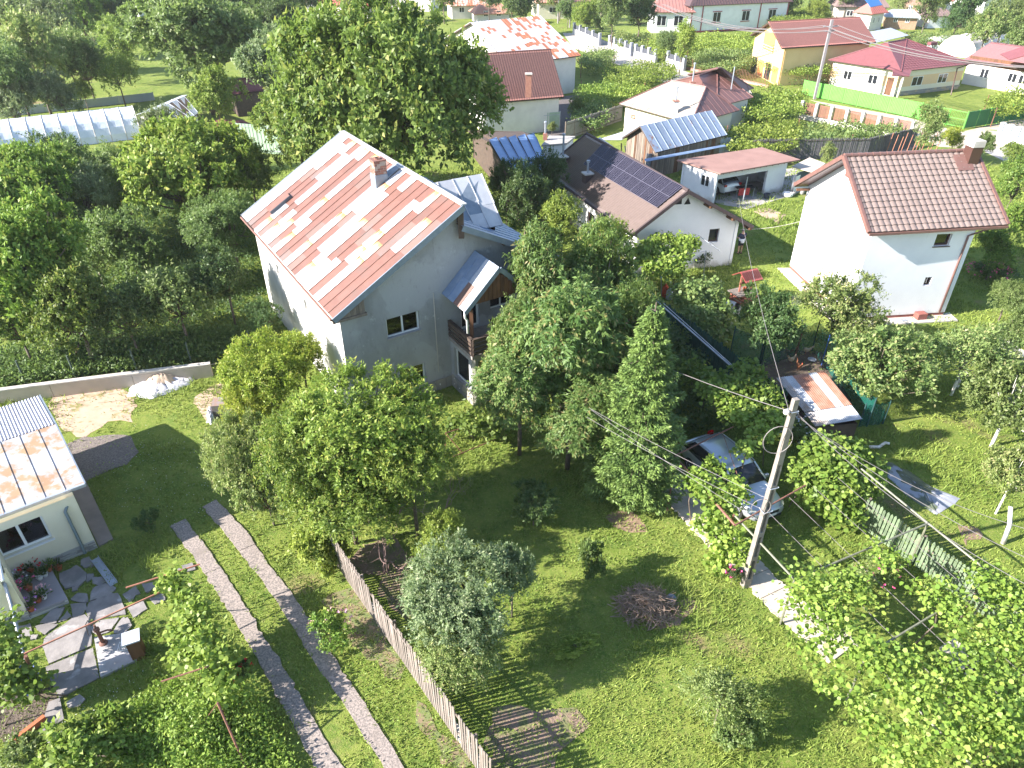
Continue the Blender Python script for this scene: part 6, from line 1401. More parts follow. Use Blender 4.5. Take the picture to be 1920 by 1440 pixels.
# sand heap under tarpaulin
def heap(name, px, h, m, label, cat, seed=3, amp=.06, fold=0, flat=1.0):
    P = [G(*p) for p in px]; c = sum(P) / len(P); rings = 9; seg = 40; r = np.random.default_rng(seed); vs = []; fs = []
    per = []
    for k in range(seg): 
        t = k / seg * len(P); i = int(t) % len(P); f = t - int(t); per.append(P[i] * (1 - f) + P[(i + 1) % len(P)] * f)
    for j in range(rings):
        s = 1 - j / rings
        for k in range(seg):
            q = c + (per[k] - c) * s; q = q + np.append(r.normal(size=2) * amp * .5 * s, 0); hh = h * (1 - s ** 2.2) ** .8 + r.normal() * amp * (1 - s * .4) + (fold * math.sin(k * 2.4) * s * (1 - s) * 2)
            vs.append((q[0], q[1], max(.012, hh) if j else .012))
    vs.append((c[0], c[1], h)); 
    for j in range(rings - 1):
        for k in range(seg): fs.append((j * seg + k, j * seg + (k + 1) % seg, (j + 1) * seg + (k + 1) % seg, (j + 1) * seg + k))
    for k in range(seg): fs.append(((rings - 1) * seg + k, (rings - 1) * seg + (k + 1) % seg, rings * seg))
    A = sum(per[i][0] * per[(i + 1) % seg][1] - per[(i + 1) % seg][0] * per[i][1] for i in range(seg))
    if A < 0: fs = [f[::-1] for f in fs]
    o = obj(name, mkmesh(name, vs, fs, smooth=True), m); setp(o, label, cat); return o
tarpm = mat('white_plastic_sheet', (.66,.64,.66), (.52,.50,.53), 3, rough=.4, bmp=.5, fine=5, bd=.06)
heap('tarpaulin', [(237, 742), (262, 745), (280, 750), (320, 737), (356, 722), (368, 708), (362, 698), (320, 706), (280, 712), (248, 718)], .28, tarpm, 'crumpled white plastic sheet draped round the sand heap by the wall', 'tarpaulin', amp=.05, fold=.12)
heap('sand_heap', [(262, 722), (290, 732), (325, 726), (345, 712), (330, 704), (290, 707)], .62, mat('sand', (.50,.38,.28), (.42,.31,.22), 5, bmp=.5), 'small heap of pale sand lying on white plastic beside the wall', 'sand heap', amp=.03)
b = G(412, 776); T = thing('box', 'old open grey metal box with white sack at the edge of the yellow green bush', 'box', b)
mb = MB(); mb.box(b + V3(.3, .2, 0), (1.1, .7, .6), R(10)); mb.build('body', mat('rusted_grey', (.20,.20,.22), (.25,.16,.12), 4, bmp=.2), T); heap('sack', [(388, 792), (396, 796), (404, 790), (402, 765), (392, 766)], .35, tarpm, 'white plastic sack slumped against the grey metal box', 'sack', seed=8, amp=.04)
# ================================================================ CONCRETE POLE and wires
pb = G(1397, 1098); pt = pb + V3(.0, 0, 7.85); T = thing('utility_pole', 'tall slotted concrete utility pole in the right foreground', 'utility pole', pb)
pd = V3(.955, .29, 0); pe = V3(-.29, .955, 0)
def ppt(u, v, z): s = 1 - .38 * z / 7.9; return pb + pd * u * s + pe * v * s + V3(0, 0, z)
mb = MB(); hw_, hd_ = .135, .11
def ring4(z, a0, a1, b0, b1): return [ppt(a0, b0, z), ppt(a1, b0, z), ppt(a1, b1, z), ppt(a0, b1, z)]
def prismz(mb, z0, z1, a0, a1, b0, b1):
    mb.add(ring4(z0, a0, a1, b0, b1) + ring4(z1, a0, a1, b0, b1), [(0, 3, 2, 1), (4, 5, 6, 7), (0, 1, 5, 4), (1, 2, 6, 5), (2, 3, 7, 6), (3, 0, 4, 7)])
prismz(mb, 0, 7.9, -hw_, -hw_ + .07, -hd_, hd_); prismz(mb, 0, 7.9, hw_ - .07, hw_, -hd_, hd_)
web = [(0, .5)] + [(.5 + .001, .501)]
zc_ = 0
for (z0, z1) in ((0, .45), (1.35, 1.55), (2.45, 2.65), (3.5, 3.68), (4.5, 4.68), (5.5, 7.9)): prismz(mb, z0, z1, -hw_ + .07, hw_ - .07, -hd_, hd_)
mb.build('shaft', polecon, T)
mb = MB(); mb.tube([ppt(-.16, 0, 7.45), ppt(-.42, -.05, 7.5)], .03, 5); mb.lathe(ppt(-.38, -.05, 7.45), [(.07, 0), (.09, .04), (.05, .07), (.09, .1), (.04, .14)], 10); mb.tube([ppt(.16, 0, 7.35), ppt(.34, 0, 7.35)], .025, 5); mb.build('insulators', lightconcrete, T)
mb = MB(); c = ppt(-.55, -.2, 6.6); mb.tube([c + V3(math.cos(a) * .42, 0, math.sin(a) * .5) for a in np.linspace(0, 6.2, 22)], .014, 4); c = ppt(-.4, -.15, 3.9); mb.tube([c + V3(math.cos(a) * .3, 0, math.sin(a) * .35) for a in np.linspace(1, 7, 18)], .012, 4); mb.build('cable_loops', cable_m, T)
mb = MB()
for z in (7.5, 4.6, 3.6): mb.add([], []); mb.tube([ppt(-.19, -.16, z), ppt(.19, -.16, z), ppt(.19, .16, z), ppt(-.19, .16, z), ppt(-.19, -.16, z)], .016, 4)
mb.build('straps', steel, T)
def wire(label, a, b, sag=.3, r=.014, n=14, m=None):
    a = np.array(a, float); b = np.array(b, float); pts = [a + (b - a) * k / n - V3(0, 0, sag * 4 * (k / n) * (1 - k / n)) for k in range(n + 1)]
    o = MB().tube(pts, r, 4).build('wire', m or cable_m); setp(o, label, 'wire', 'overhead wires'); return o
ptop = ppt(-.2, 0, 7.5)
wire('thick service cable from the concrete pole top to the grey house gable', ptop, onv(1000, 556, MH(0, 0), MH(5, 0)), .5, .012)
wire('cable crossing the cherry tree from the pole towards the well lawn', ptop, V3(*onv(1385, 372, q0, q1)), .4, .010)
wire('long cable from the pole top running to the lower right edge', ppt(.2, 0, 7.4), G(1990, 1130, 4.6), .5, .011); wire('second cable from the pole top to the lower right', ppt(.2, 0, 7.3), G(1990, 1010, 5.6), .5, .009)
wire('cable from the pole top to the right across the coop roof', ppt(.2, 0, 7.35), G(1990, 1075, 5.0), .4, .010)
zz = G(1110, 770, 3.5)
wire('upper of three wires through the spruce tree to the pole', G(1105, 765, 4.2), ppt(-.1, 0, 4.1), .1, .008); wire('middle of three wires through the spruce tree to the pole', G(1108, 768, 4.2), ppt(-.1, 0, 3.1), .1, .008); wire('lowest of three wires through the spruce tree to the pole', G(1100, 782, 4.0), ppt(-.1, 0, 3.6), .1, .008)
wire('thin wire from the solar house corner to the tall white house', V3(*onv(1388, 430, q0, q1)), P3 + V3(-.02, 0, 3.2), .15, .012, m=lightconcrete)
# street pole far right
sb = G(1527, 186); T = thing('utility_pole', 'street utility pole with cross arms beside the lime green fence', 'utility pole', sb); mb = MB(); mb.beam(sb, sb + V3(0, 0, 8.7), .28); mb.build('shaft', mat('dark_pole', (.26,.23,.24), bmp=.1), T)
mb = MB(); mb.beam(sb + V3(-.9, -.1, 8.0), sb + V3(.9, .1, 8.0), .08); mb.beam(sb + V3(-.6, -.1, 7.5), sb + V3(.6, .1, 7.5), .07)
mb.build('cross_arms', steel, T)
for i, (z, xx) in enumerate(((8.1, -.8), (8.1, .8), (7.6, -.5), (7.6, .5))):
    wire(['outer left', 'outer right', 'inner left', 'inner right'][i] + ' street wire leading from the far pole to the right edge', sb + V3(xx, 0, z), G(1990, 128, 7.3) + V3(xx, 0, 0), 1.0, .035); wire(['outer left', 'outer right', 'inner left', 'inner right'][i] + ' street wire leading from the far pole up to the top street', sb + V3(xx, 0, z), G(1235, 8, 8) + V3(xx, 0, 0), 1.5, .035)
for x, y, h, l_ in ((1234, 55, 9, 'grey street pole in front of the big white house'), (1046, 44, 9, 'wooden street pole beside the patchwork roofed house'), (1068, 52, 7, 'thin metal pole at the street corner by the patchwork roof'), (881, 14, 8, 'thin dark pole above the white and orange roof')): single('street_pole', MB().tube([G(x, y), G(x, y) + V3(0, 0, h)], .14, 8, .09), mat('dark_pole', ()), l_, 'pole')
# ================================================================ CHICKEN RUN
cz = 1.5
ca, cb_, cc_, cd_ = G(1529, 800, 1.15), G(1617, 786, 1.35), G(1545, 696, 1.7), G(1455, 709, 1.6)
T = thing('chicken_coop', 'low chicken coop with rust striped corrugated roof', 'chicken coop', (ca + cc_) / 2 * (1, 1, 0))
mid0, mid1 = ca + (cd_ - ca) * .27, cb_ + (cc_ - cb_) * .27
cm1 = mat('coop_white_sheet', (.42,.44,.48), (.33,.34,.36), 2, rough=.5, bmp=.05); cm2 = mat('coop_rusty_sheet', (.27,.11,.065), (.32,.18,.13), 2.5, rough=.7, bmp=.05); cm3 = mat('coop_stained_sheet', (.36,.35,.35), (.26,.19,.14), 1.6, rough=.6, bmp=.05)
for (A_, B_, C_, D_, ms) in ((ca, cb_, mid1, mid0, [cm3, cm1, cm1]), (mid0 + V3(0, 0, .03), mid1 + V3(0, 0, .03), cc_, cd_, [cm3, cm1, cm2, cm2, cm1, cm2])):
    k = len(ms)
    for i, m_ in enumerate(ms):
        a0 = A_ + (B_ - A_) * i / k; b0_ = A_ + (B_ - A_) * (i + 1) / k; d0 = D_ + (C_ - D_) * i / k; c0_ = D_ + (C_ - D_) * (i + 1) / k
        obj('roof_sheet', corr(a0, b0_ , c0_, d0, int(24 / k), .016), m_, T)
bs = [p * (1, 1, 0) for p in (ca, cb_, cc_, cd_)]; bs = [p + (sum(bs) / 4 - p) * .06 for p in bs]
for i in range(4): wall(bs[i], bs[(i + 1) % 4], 0, 1.05, wood_dark, T, t=.05)
netm, nt_, N_, L_n, B_ = nodes('green_shade_net'); B_.inputs['Base Color'].default_value = (.012, .11, .085, 1); tr_ = N_.new('ShaderNodeBsdfTransparent'); mx_ = N_.new('ShaderNodeMixShader'); mx_.inputs[0].default_value = .62
L_n.new(tr_.outputs[0], mx_.inputs[1]); L_n.new(B_.outputs[0], mx_.inputs[2]); L_n.new(mx_.outputs[0], N_['Material Output'].inputs[0])
def net(label, a, b, h, h2=None):
    T = thing('net_fence', label, 'fence', (a + b) / 2); d = unit(b - a); n_ = V3(d[1], -d[0], 0); N0 = 12; vs = []
    for i in range(N0 + 1): q = a + (b - a) * i / N0 + n_ * .04 * math.sin(i * 2.1); vs += [q, q + V3(0, 0, (h + ((h2 or h) - h) * i / N0) - .05 * (i % 4 == 2))]
    obj('net', mkmesh('net', vs, [(2 * i, 2 * i + 2, 2 * i + 3, 2 * i + 1) for i in range(N0)]), netm, T)
    for q in (a, b): mb = MB(); mb.tube([q, q + V3(0, 0, h + .1)], .03, 6); mb.build('post', mat('dark_green_post', (.02,.06,.06), bmp=0), T)
na, nb_, nc_, nd_, ne_ = G(1368, 668), G(1425, 690), G(1495, 662), G(1522, 658), G(1560, 715)
net('dark green shade net at the back left of the chicken run', na, nb_, 1.7); net('green shade net along the back of the chicken run', nb_, nd_, 1.75); net('green shade net at the right of the chicken run', nd_, ne_ + V3(.2, 0, 0), 1.75); net('green shade net bulging behind the coop at its right', ne_, G(1625, 800), 1.5); net('green net end by the coop roof corner', G(1610, 800), G(1655, 795), 1.2)
single('run_post', MB().tube([G(1491, 668), G(1491, 668) + V3(.05, 0, 1.9)], .035, 6), rust_pipe, 'thin brown stake inside the chicken run', 'post'); single('run_post', MB().tube([G(1540, 685), G(1540, 685) + V3(0, 0, 1.8)], .025, 6), mat('blue_pole', (.05,.12,.40), bmp=0), 'blue pole at the right of the chicken run', 'post')
hen_c = [mat('hen_brown', (.30,.11,.04), (.20,.08,.04), 9, bmp=.2), mat('hen_tan', (.48,.27,.12), (.60,.50,.38), 9, bmp=.2)]
def hen(x, y, ang, m, label):
    b = G(x, y); T = thing('hen', label, 'hen', b); M0 = Matrix.Translation(Vector([float(c) for c in b])) @ Matrix.Rotation(ang, 4, 'Z')
    prof = [(-.24, .03, .40, .05), (-.18, .05, .36, .09), (-.10, .09, .28, .10), (0, .11, .25, .12), (.10, .095, .27, .11), (.16, .06, .34, .08), (.19, .04, .42, .05), (.20, .035, .48, .045), (.235, .028, .50, .035), (.26, .012, .49, .015)]
    sec = []; n = 10
    vs = []; fs = []
    for x_, w, z, h in prof:
        for k in range(n): g = 2 * math.pi * k / n; vs.append((x_, w * math.cos(g), z + h * math.sin(g)))
    for i in range(len(prof) - 1):
        for k in range(n): fs.append((i * n + k, i * n + (k + 1) % n, (i + 1) * n + (k + 1) % n, (i + 1) * n + k))
    fs.append(tuple(range(n))[::-1]); fs.append(tuple((len(prof) - 1) * n + k for k in range(n)))
    tail = len(vs); vs += [(-.18, 0, .36), (-.34, .03, .55), (-.30, -.03, .60), (-.12, 0, .42)]; fs.append((tail, tail + 1, tail + 2, tail + 3))
    obj('body', mkmesh('body', vs, fs, smooth=True), m, T, M0)
    mb = MB(); mb.frame((.19, -.006, .52), (.05, 0, .0), (0, .012, 0), (0, 0, .04)); mb.frame((.235, -.008, .455), (.02, 0, 0), (0, .016, 0), (0, 0, .03)); obj('comb', mkmesh('comb', mb.v, mb.f), redpaint, T, M0)
    for s in (1, -1): mb = MB(); mb.tube([(.0, s * .05, .18), (.01, s * .05, .06), (.0, s * .05, .0), (.06, s * .06, .005)], .01, 4); obj('leg', mkmesh('leg', mb.v, mb.f), terracotta, T, M0)
hen(1475, 668, 2.0, hen_c[0], 'dark hen with red comb at the back of the run'); hen(1482, 682, .4, hen_c[1], 'tan hen pecking left of the feed dish'); hen(1510, 664, 2.6, hen_c[1], 'large tan hen by the back net corner'); hen(1496, 694, -1.4, hen_c[0], 'brown hen nearest the rusty coop roof'); hen(1492, 664, 1.0, hen_c[0], 'small brown hen beside the thin stake')
single('feed_dish', MB().lathe(G(1522, 676), [(.16, 0), (.22, .08), (.20, .08), (.14, .03)]), steel, 'round metal feed dish on a slab in the chicken run', 'dish')
# ================================================================ WELL, PERSON
wb_ = G(1392, 566); T = thing('well', 'red roofed wishing well of stacked logs on the lawn', 'well', wb_); ra = R(25); wx, wy = V3(math.cos(ra), math.sin(ra), 0), V3(-math.sin(ra), math.cos(ra), 0)
logm = mat('red_log', (.40,.15,.10), (.30,.11,.08), 5, bmp=.2)
for k in range(6):
    for s in (-1, 1):
        a, bq = (wx, wy) if k % 2 else (wy, wx); mb = MB(); z = .08 + k * .115; mb.tube([wb_ + bq * s * .42 - a * .62 + V3(0, 0, z), wb_ + bq * s * .42 + a * .62 + V3(0, 0, z)], .065, 8); mb.build('log', logm, T)
for s in (-1, 1): mb = MB(); mb.beam(wb_ + wx * s * .42 + V3(0, 0, .6), wb_ + wx * s * .42 + V3(0, 0, 1.75), .09); mb.build('post', logm, T)
rt = [wb_ + wx * a * .62 + wy * b * .62 + V3(0, 0, 1.62) for a, b in ((-1, -1), (1, -1), (1, 1), (-1, 1))]; rg = [wb_ + wx * a * .62 + V3(0, 0, 2.05) for a in (-1, 1)]
wr = mat('well_red_roof', (.36,.08,.07), (.30,.065,.06), 3, bmp=.05, rough=.5)
mb = MB(); mb.slab([rt[0], rt[1], rg[1], rg[0]], .03); mb.slab([rt[2], rt[3], rg[0], rg[1]], .03); wrf = mb.build('roof', wr, T); obj('tile_surface', stepped(rt[0], rt[1], rg[1], rg[0], 5, 9, .02, .02, per=4), wr, wrf)
mb = MB(); mb.tube([wb_ - wx * .5 + V3(0, 0, 1.3), wb_ + wx * .62 + V3(0, 0, 1.3)], .06, 8); mb.tube([wb_ + V3(0, 0, 1.3), wb_ + V3(0, 0, .95)], .008, 4); mb.build('windlass', wood_brown, T); mb = MB(); mb.lathe(wb_ + V3(0, 0, .72), [(.1, 0), (.13, .22), (.11, .22), (.09, .05)]); mb.build('bucket', terracotta, T)
mb = MB(); mb.frame(wb_ - wx * .9 - wy * .55 + V3(0, 0, .72), wx * 1.5, wy * 1.0, V3(0, 0, .05)); mb.build('cover', wood_grey, T)
polyslab('well_paving', [(1350, 575), (1375, 560), (1395, 570), (1385, 590), (1362, 587)], lightconcrete, .04)
single('basin', MB().lathe(G(1371, 572, .05), [(.18, 0), (.30, .14), (.28, .14), (.16, .03)]), white, 'white enamel basin on the slab next to the well', 'basin'); single('basin', MB().lathe(G(1407, 548, .6), [(.12, 0), (.22, .1), (.2, .1), (.1, .02)]), steel, 'pale basin standing on the well edge', 'basin')
single('bucket', MB().lathe(G(1382, 578, .05), [(.12, 0), (.15, .26), (.13, .26), (.1, .05)]), black, 'black bucket on the slab in front of the well', 'bucket')
def person():
    b = G(1386, 476); T = thing('person', 'person in dark blue top, white shirt tail and dark shorts standing beside the solar house', 'person', b)
    f = unit(V3(-.3, .95, 0)); s = V3(f[1], -f[0], 0); H_ = 1.74
    def P(a, b_, z): return b + s * a + f * b_ + V3(0, 0, z)
    def skin(name, verts, edges, rad, m, parent, sub=2):
        me = bpy.data.meshes.new(name); me.from_pydata([tuple(map(float, v)) for v in verts], edges, []); o = obj(name, me, m, parent)
        md = o.modifiers.new('skin', 'SKIN'); me.skin_vertices[0].data[0].use_root = True
        for i, r in enumerate(rad): me.skin_vertices[0].data[i].radius = (r, r) if not isinstance(r, tuple) else r
        md2 = o.modifiers.new('sub', 'SUBSURF'); md2.levels = sub; md2.render_levels = sub; return o
    skinm = mat('skin', (.48,.27,.19), bmp=0, rough=.6)
    V = [P(0, 0, .95), P(0, 0, 1.15), P(0, .01, 1.38), P(0, .0, 1.50), P(0, .03, 1.60), P(0, .04, 1.68), P(.1, 0, .88), P(.11, .02, .50), P(.12, .0, .10), P(.12, .12, .05), P(-.1, 0, .88), P(-.11, .0, .50), P(-.12, -.02, .10), P(-.12, .1, .05), P(.2, .0, 1.40), P(.27, .05, 1.13), P(.18, .28, 1.10), P(.15, .34, 1.12), P(-.2, 0, 1.40), P(-.27, .05, 1.13), P(-.18, .28, 1.12), P(-.15, .34, 1.14)]
    E = [(0, 1), (1, 2), (2, 3), (3, 4), (4, 5), (0, 6), (6, 7), (7, 8), (8, 9), (0, 10), (10, 11), (11, 12), (12, 13), (2, 14), (14, 15), (15, 16), (16, 17), (2, 18), (18, 19), (19, 20), (20, 21)]
    rd = [.14, .13, .15, .06, .09, .085, .095, .06, .04, .035, .095, .06, .04, .035, .065, .045, .035, .035, .065, .045, .035, .035]
    skin('body', V, E, rd, skinm, T)
    skin('shirt', [P(0, 0, .98), P(0, 0, 1.15), P(0, .01, 1.38), P(.2, .0, 1.41), P(.26, .05, 1.2), P(-.2, 0, 1.41), P(-.26, .05, 1.2)], [(0, 1), (1, 2), (2, 3), (3, 4), (2, 5), (5, 6)], [.175, .165, .18, .095, .075, .095, .075], mat('navy_shirt', (.015,.02,.05), bmp=0), T)
    mb = MB(); mb.lathe(P(0, 0, .84), [(.19, 0), (.20, .15), (.19, .28)], 14); mb.build('shirt_tail', mat('white_shirt', (.72,.72,.75), bmp=0), T, smooth=True)
    skin('shorts', [P(0, 0, .92), P(.1, 0, .86), P(.115, .01, .58), P(-.1, 0, .86), P(-.115, 0, .58)], [(0, 1), (1, 2), (0, 3), (3, 4)], [.15, .115, .10, .115, .10], mat('dark_shorts', (.02,.02,.03), bmp=0), T)
    mb = MB(); mb.lathe(P(0, .03, 1.62), [(.10, 0), (.103, .07), (.08, .13), (.02, .155)], 12); mb.build('hair', mat('grey_hair', (.10,.085,.08), bmp=.2), T, smooth=True)
    for q in (8, 12): mb = MB(); c = V[q] + f * .06 - V3(0, 0, .08); mb.frame(c - s * .05 - f * .11, s * .10, f * .27, V3(0, 0, .06)); mb.build('shoe', wood_dark, T)
person()
# white clothes rack near the solar house corner, table on vine poles
single('drying_rack', MB().tube([G(1300, 505), G(1300, 492, .5)], .02, 4).tube([G(1330, 505), G(1330, 492, .5)], .02, 4).tube([G(1300, 492, .5), G(1330, 492, .5)], .02, 4).tube([G(1310, 505), G(1310, 492, .5)], .015, 4).tube([G(1320, 505), G(1320, 492, .5)], .015, 4), lightconcrete, 'low white metal rack against the solar house wall', 'rack')
# ================================================================ TARP POOL on the right lawn
tq = [(1663, 866), (1673, 868), (1735, 908), (1800, 935), (1790, 945), (1768, 958), (1757, 966), (1745, 960), (1700, 930), (1665, 895)]
algae = mat('algae_tarp', (.36,.37,.41), (.27,.28,.33), 1.5, rough=.35, bmp=.5, c3=(.10,.12,.075), s3=.62, lo3=.50, hi3=.55)
heap('ground_sheet', tq, .10, algae, 'wrinkled grey ground sheet with a pool of green algae water on the right lawn', 'tarpaulin', seed=4, amp=.02, fold=.05)
EXCL.append(np.array([G(*p)[:2] for p in tq]))
heap('algae_water', [(1672, 876), (1700, 880), (1735, 905), (1765, 925), (1772, 940), (1750, 948), (1730, 935), (1705, 925), (1690, 908), (1672, 892)], .125, mat('green_algae', (.115,.125,.075), (.075,.085,.05), 5, rough=.3, bmp=.4, c3=(.04,.045,.05), s3=2.0), 'murky green algae water lying on the grey ground sheet', 'water', seed=6, amp=.012)
mb = MB(); mb.tube([G(1630, 838, .05), G(1648, 838, .12), G(1660, 830, .2), G(1668, 832, .2)], .075, 7, .06); single('log', mb, whitebark, 'limewashed crooked log lying at the coop end of the lawn', 'log', smooth=True)
# ================================================================ BRUSH PILE, lid
def twigpile(name, label, cat, px, py, rad, h, n, m, seed, ln=.7, th=.012, up=.25):
    b = G(px, py); r = np.random.default_rng(seed); mb = MB()
    for k in range(n):
        a = r.uniform(0, 6.28); q = r.uniform() ** .6 * rad; c = b + V3(math.cos(a) * q, math.sin(a) * q * .8, r.uniform(.03, 1) * h * (1 - (q / rad) ** 2 * .8))
        d = rnd_unit(1, r)[0]; d[2] = abs(d[2]) * up + r.uniform(-.05, .15); d = unit(d); L_ = ln * r.uniform(.4, 1.2); k2 = rnd_unit(1, r)[0] * .12
        p0 = c - d * L_ / 2; p0[2] = max(.02, p0[2]); mb.tube([p0, c + k2, c + d * L_ / 2], th * r.uniform(.6, 1.6), 3, th * .4)
    o = mb.build(name, m); o['kind'] = 'stuff'; setp(o, label, cat); return o
o = twigpile('brushwood', 'heap of dry brown brushwood on the lawn', 'brush pile', 1210, 1140, .95, .75, 520, deadwood, 3); o['kind'] = 'thing'
single('stone_lid', MB().lathe(G(1259, 1122), [(.16, 0), (.17, .04), (.15, .06)], 14), mat('blue_grey_stone', (.20,.26,.36), bmp=.1), 'round blue grey lid on the grass beside the brushwood heap', 'lid')
# dead shrubs
def deadshrub(label, px, py, h, n, seed, spread=1.0, z0=0):
    b = G(px, py); r = np.random.default_rng(seed); mb = MB()
    def br(p, d, L_, th, lev):
        q = p + unit(d + rnd_unit(1, r)[0] * .3) * L_; m_ = (p + q) / 2 + rnd_unit(1, r)[0] * L_ * .12; mb.tube([p, m_, q], th, 4, th * .6)
        if lev < 4:
            for _ in range(int(r.integers(2, 4))): br(q, unit(d + rnd_unit(1, r)[0] * .95 * spread), L_ * r.uniform(.55, .85), th * .55, lev + 1)
    for _ in range(n): br(b + V3(r.uniform(-.2, .2), r.uniform(-.2, .2), z0), unit(V3(r.uniform(-.6, .6), r.uniform(-.6, .6), .9)), h * .4, .035, 0)
    single('dead_shrub', mb, mat('pinkish_dead_wood', (.27,.17,.15), (.20,.13,.12), 5, bmp=.2), label, 'dead shrub')
deadshrub('bare leafless shrub left of the three under the plum tree', 720, 1075, 1.9, 3, 5); deadshrub('bare twiggy branches poking out beneath the plum tree crown', 745, 985, 2.6, 3, 6); deadshrub('small bare shrub at the right lower edge of the plum tree', 815, 985, 2.3, 2, 9)
# ================================================================ TRELLIS PIPES
def frame_t(label, segs, m=greenpipe, r=.035, cat='trellis', name='trellis'):
    a = np.array(segs[0][0]); T = thing(name, label, cat, (a[0], a[1], 0))
    for s in segs: mb = MB(); mb.tube([s[0], s[1]], s[2] if len(s) > 2 else r, 6); mb.build('pipe', m, T)
    return T
def wires_t(T, segs, r=.007, m=None):
    for s in segs: mb = MB(); mb.tube(list(s), r, 3); mb.build('wire', m or wire_m, T)
zt = 2.15
A0, A1, A2_, A3_ = G(1376, 965, zt), G(1490, 1087, zt), G(1625, 1228, zt), G(1840, 1455, zt); B0_, B1_, B2_, B3_ = G(1615, 879, zt), G(1740, 981, zt), G(1866, 1082, zt), G(2010, 1200, zt)
T = frame_t('grey green pipe frame of the big vine pergola at the lower right', [(A0, A1), (A1, A2_), (A2_, A3_), (B0_, B1_), (B1_, B2_), (B2_, B3_), (A1, B1_), (A2_, B2_), (A1, A1 * (1, 1, 0)), (B1_, B1_ * (1, 1, 0)), (A2_, A2_ * (1, 1, 0)), (B2_, B2_ * (1, 1, 0))], name='pergola')
for s in (.2, .4, .6, .8): wires_t(T, [(A0 * (1 - s) + B0_ * s, A1 * (1 - s) + B1_ * s, A3_ * (1 - s) + B3_ * s)], .009)
T = frame_t('rusty pipe frame carrying the vines over the parked car', [(G(1268, 853, 2.2), G(1250, 962)), (G(1250, 838, 2.2), G(1378, 985, 2.2), .045), (G(1358, 1022), G(1376, 965, 2.2)), (G(1268, 853, 2.2), G(1375, 800, 2.2), .03), (G(1378, 985, 2.2), G(1510, 910, 2.2), .035), (G(1355, 812, 2.2), G(1400, 940, 2.2), .012)], rust_pipe, .035, name='pergola')
T = frame_t('thin brown post and stays of the left vine row', [(G(408, 1318, 1.7), G(475, 1470)), (G(408, 1318, 1.7), G(425, 1345, 0)), (G(302, 1278, 1.6), G(395, 1248, 1.75), .025), (G(395, 1248, 1.75), G(425, 1275, 1.0), .025), (G(408, 1318, 1.7), G(370, 1370, 0), .012)], rust_pipe, .03)
single('pipe', MB().tube([G(45, 1226, 1.9), G(305, 1108, 1.9)], .028, 6), copper_pipe, 'long reddish pipe spanning above the pump yard', 'pipe'); single('pipe', MB().tube([G(236, 1102, 1.9), G(375, 1058, 1.9)], .028, 6), copper_pipe, 'shorter reddish pipe above the grass left of the driveway', 'pipe')
single('post', MB().tube([G(48, 1230, 2.0), G(78, 1290, 0)], .05, 7), rust_pipe, 'rusty upright pipe by the blue barrel', 'post')
mb = MB(); mb.lathe(G(62, 1290), [(.26, 0), (.31, .3), (.31, .8), (.29, .8), (.28, .5)], 18); single('barrel', mb, mat('blue_plastic', (.02,.10,.45), bmp=0, rough=.4), 'blue plastic rain barrel under the left vines', 'barrel', smooth=True)
single('curb', MB().beam(G(20, 1395, .1), G(85, 1345, .1), .12, .2), terracotta, 'row of brick edging by the dark bed at the lower left', 'edging')
# ================================================================ TREES AND PLANTS
kit('giant', 21, 9.5, 7.0, 9.0, 34, 1500, 52, .36, rt=.5, width=.55, spray=1.15, ragged=.3)
tree(728, 185, 222, 'giant', 'walnut', 'huge round walnut tree directly behind the grey house', zc=8.6, rz=1.0)
tree(510, 135, 62, 'big2', 'grey', 'pale feathery tree touching the left flank of the huge walnut', zc=6.5)
tree(372, 78, 132, 'big', 'plum', 'tall broad dark walnut at the top left', zc=7.5)
tree(560, 250, 80, 'big', 'walnut', 'lower left lobe tree before the huge walnut, above the grey roof', zc=5.0)
tree(455, 20, 60, 'big2', 'dark', 'dark tree at the top between the two big walnuts', zc=6)
tree(520, 45, 55, 'big', 'dark', 'dark evergreen looking tree left of the red roof at the top', zc=6)
tree(150, 35, 58, 'big2', 'bright', 'bright green round tree near the top left corner', zc=5.5)
tree(215, 22, 40, 'big', 'dark', 'dark green tree right of the bright round one at the top left', zc=6)
tree(50, 20, 60, 'big', 'plum', 'wide tree at the very top left corner', zc=5)
tree(20, 5, 40, 'big2', 'dark', 'dark crown in the extreme top left corner', zc=6)
orch = [(60, 110, 62, 'hazel', 'light feathery orchard tree above the polytunnel at the far left'), (125, 105, 55, 'hazel', 'broad pale orchard tree in the middle of the upper left orchard'), (30, 150, 55, 'plum', 'shaded orchard tree at the left edge'), (160, 130, 38, 'plum', 'orchard tree beside the round solitary one'),
        (218, 138, 38, 'bright', 'solitary round tree with bare trunk on the light grass above the polytunnel'), (112, 178, 38, 'grey', 'small fluffy tree just above the polytunnel edge'), (20, 200, 35, 'grey', 'pale bush tree at the left edge above the polytunnel'), (155, 172, 22, 'bright', 'young narrow tree left of the solitary round one'),
        (225, 85, 40, 'vine', 'pale sunny bush below the bright tree at the top'), (95, 60, 45, 'grey', 'greyish tree behind the crimson shed')]
for i, (x, y, r, s, l) in enumerate(orch): tree(x, y, r * 1.2, ('round', 'loose', 'round2')[i % 3], s, l)
tree(405, 188, 52, 'round', 'vine', 'bushy yellow green tree before the maroon shed')
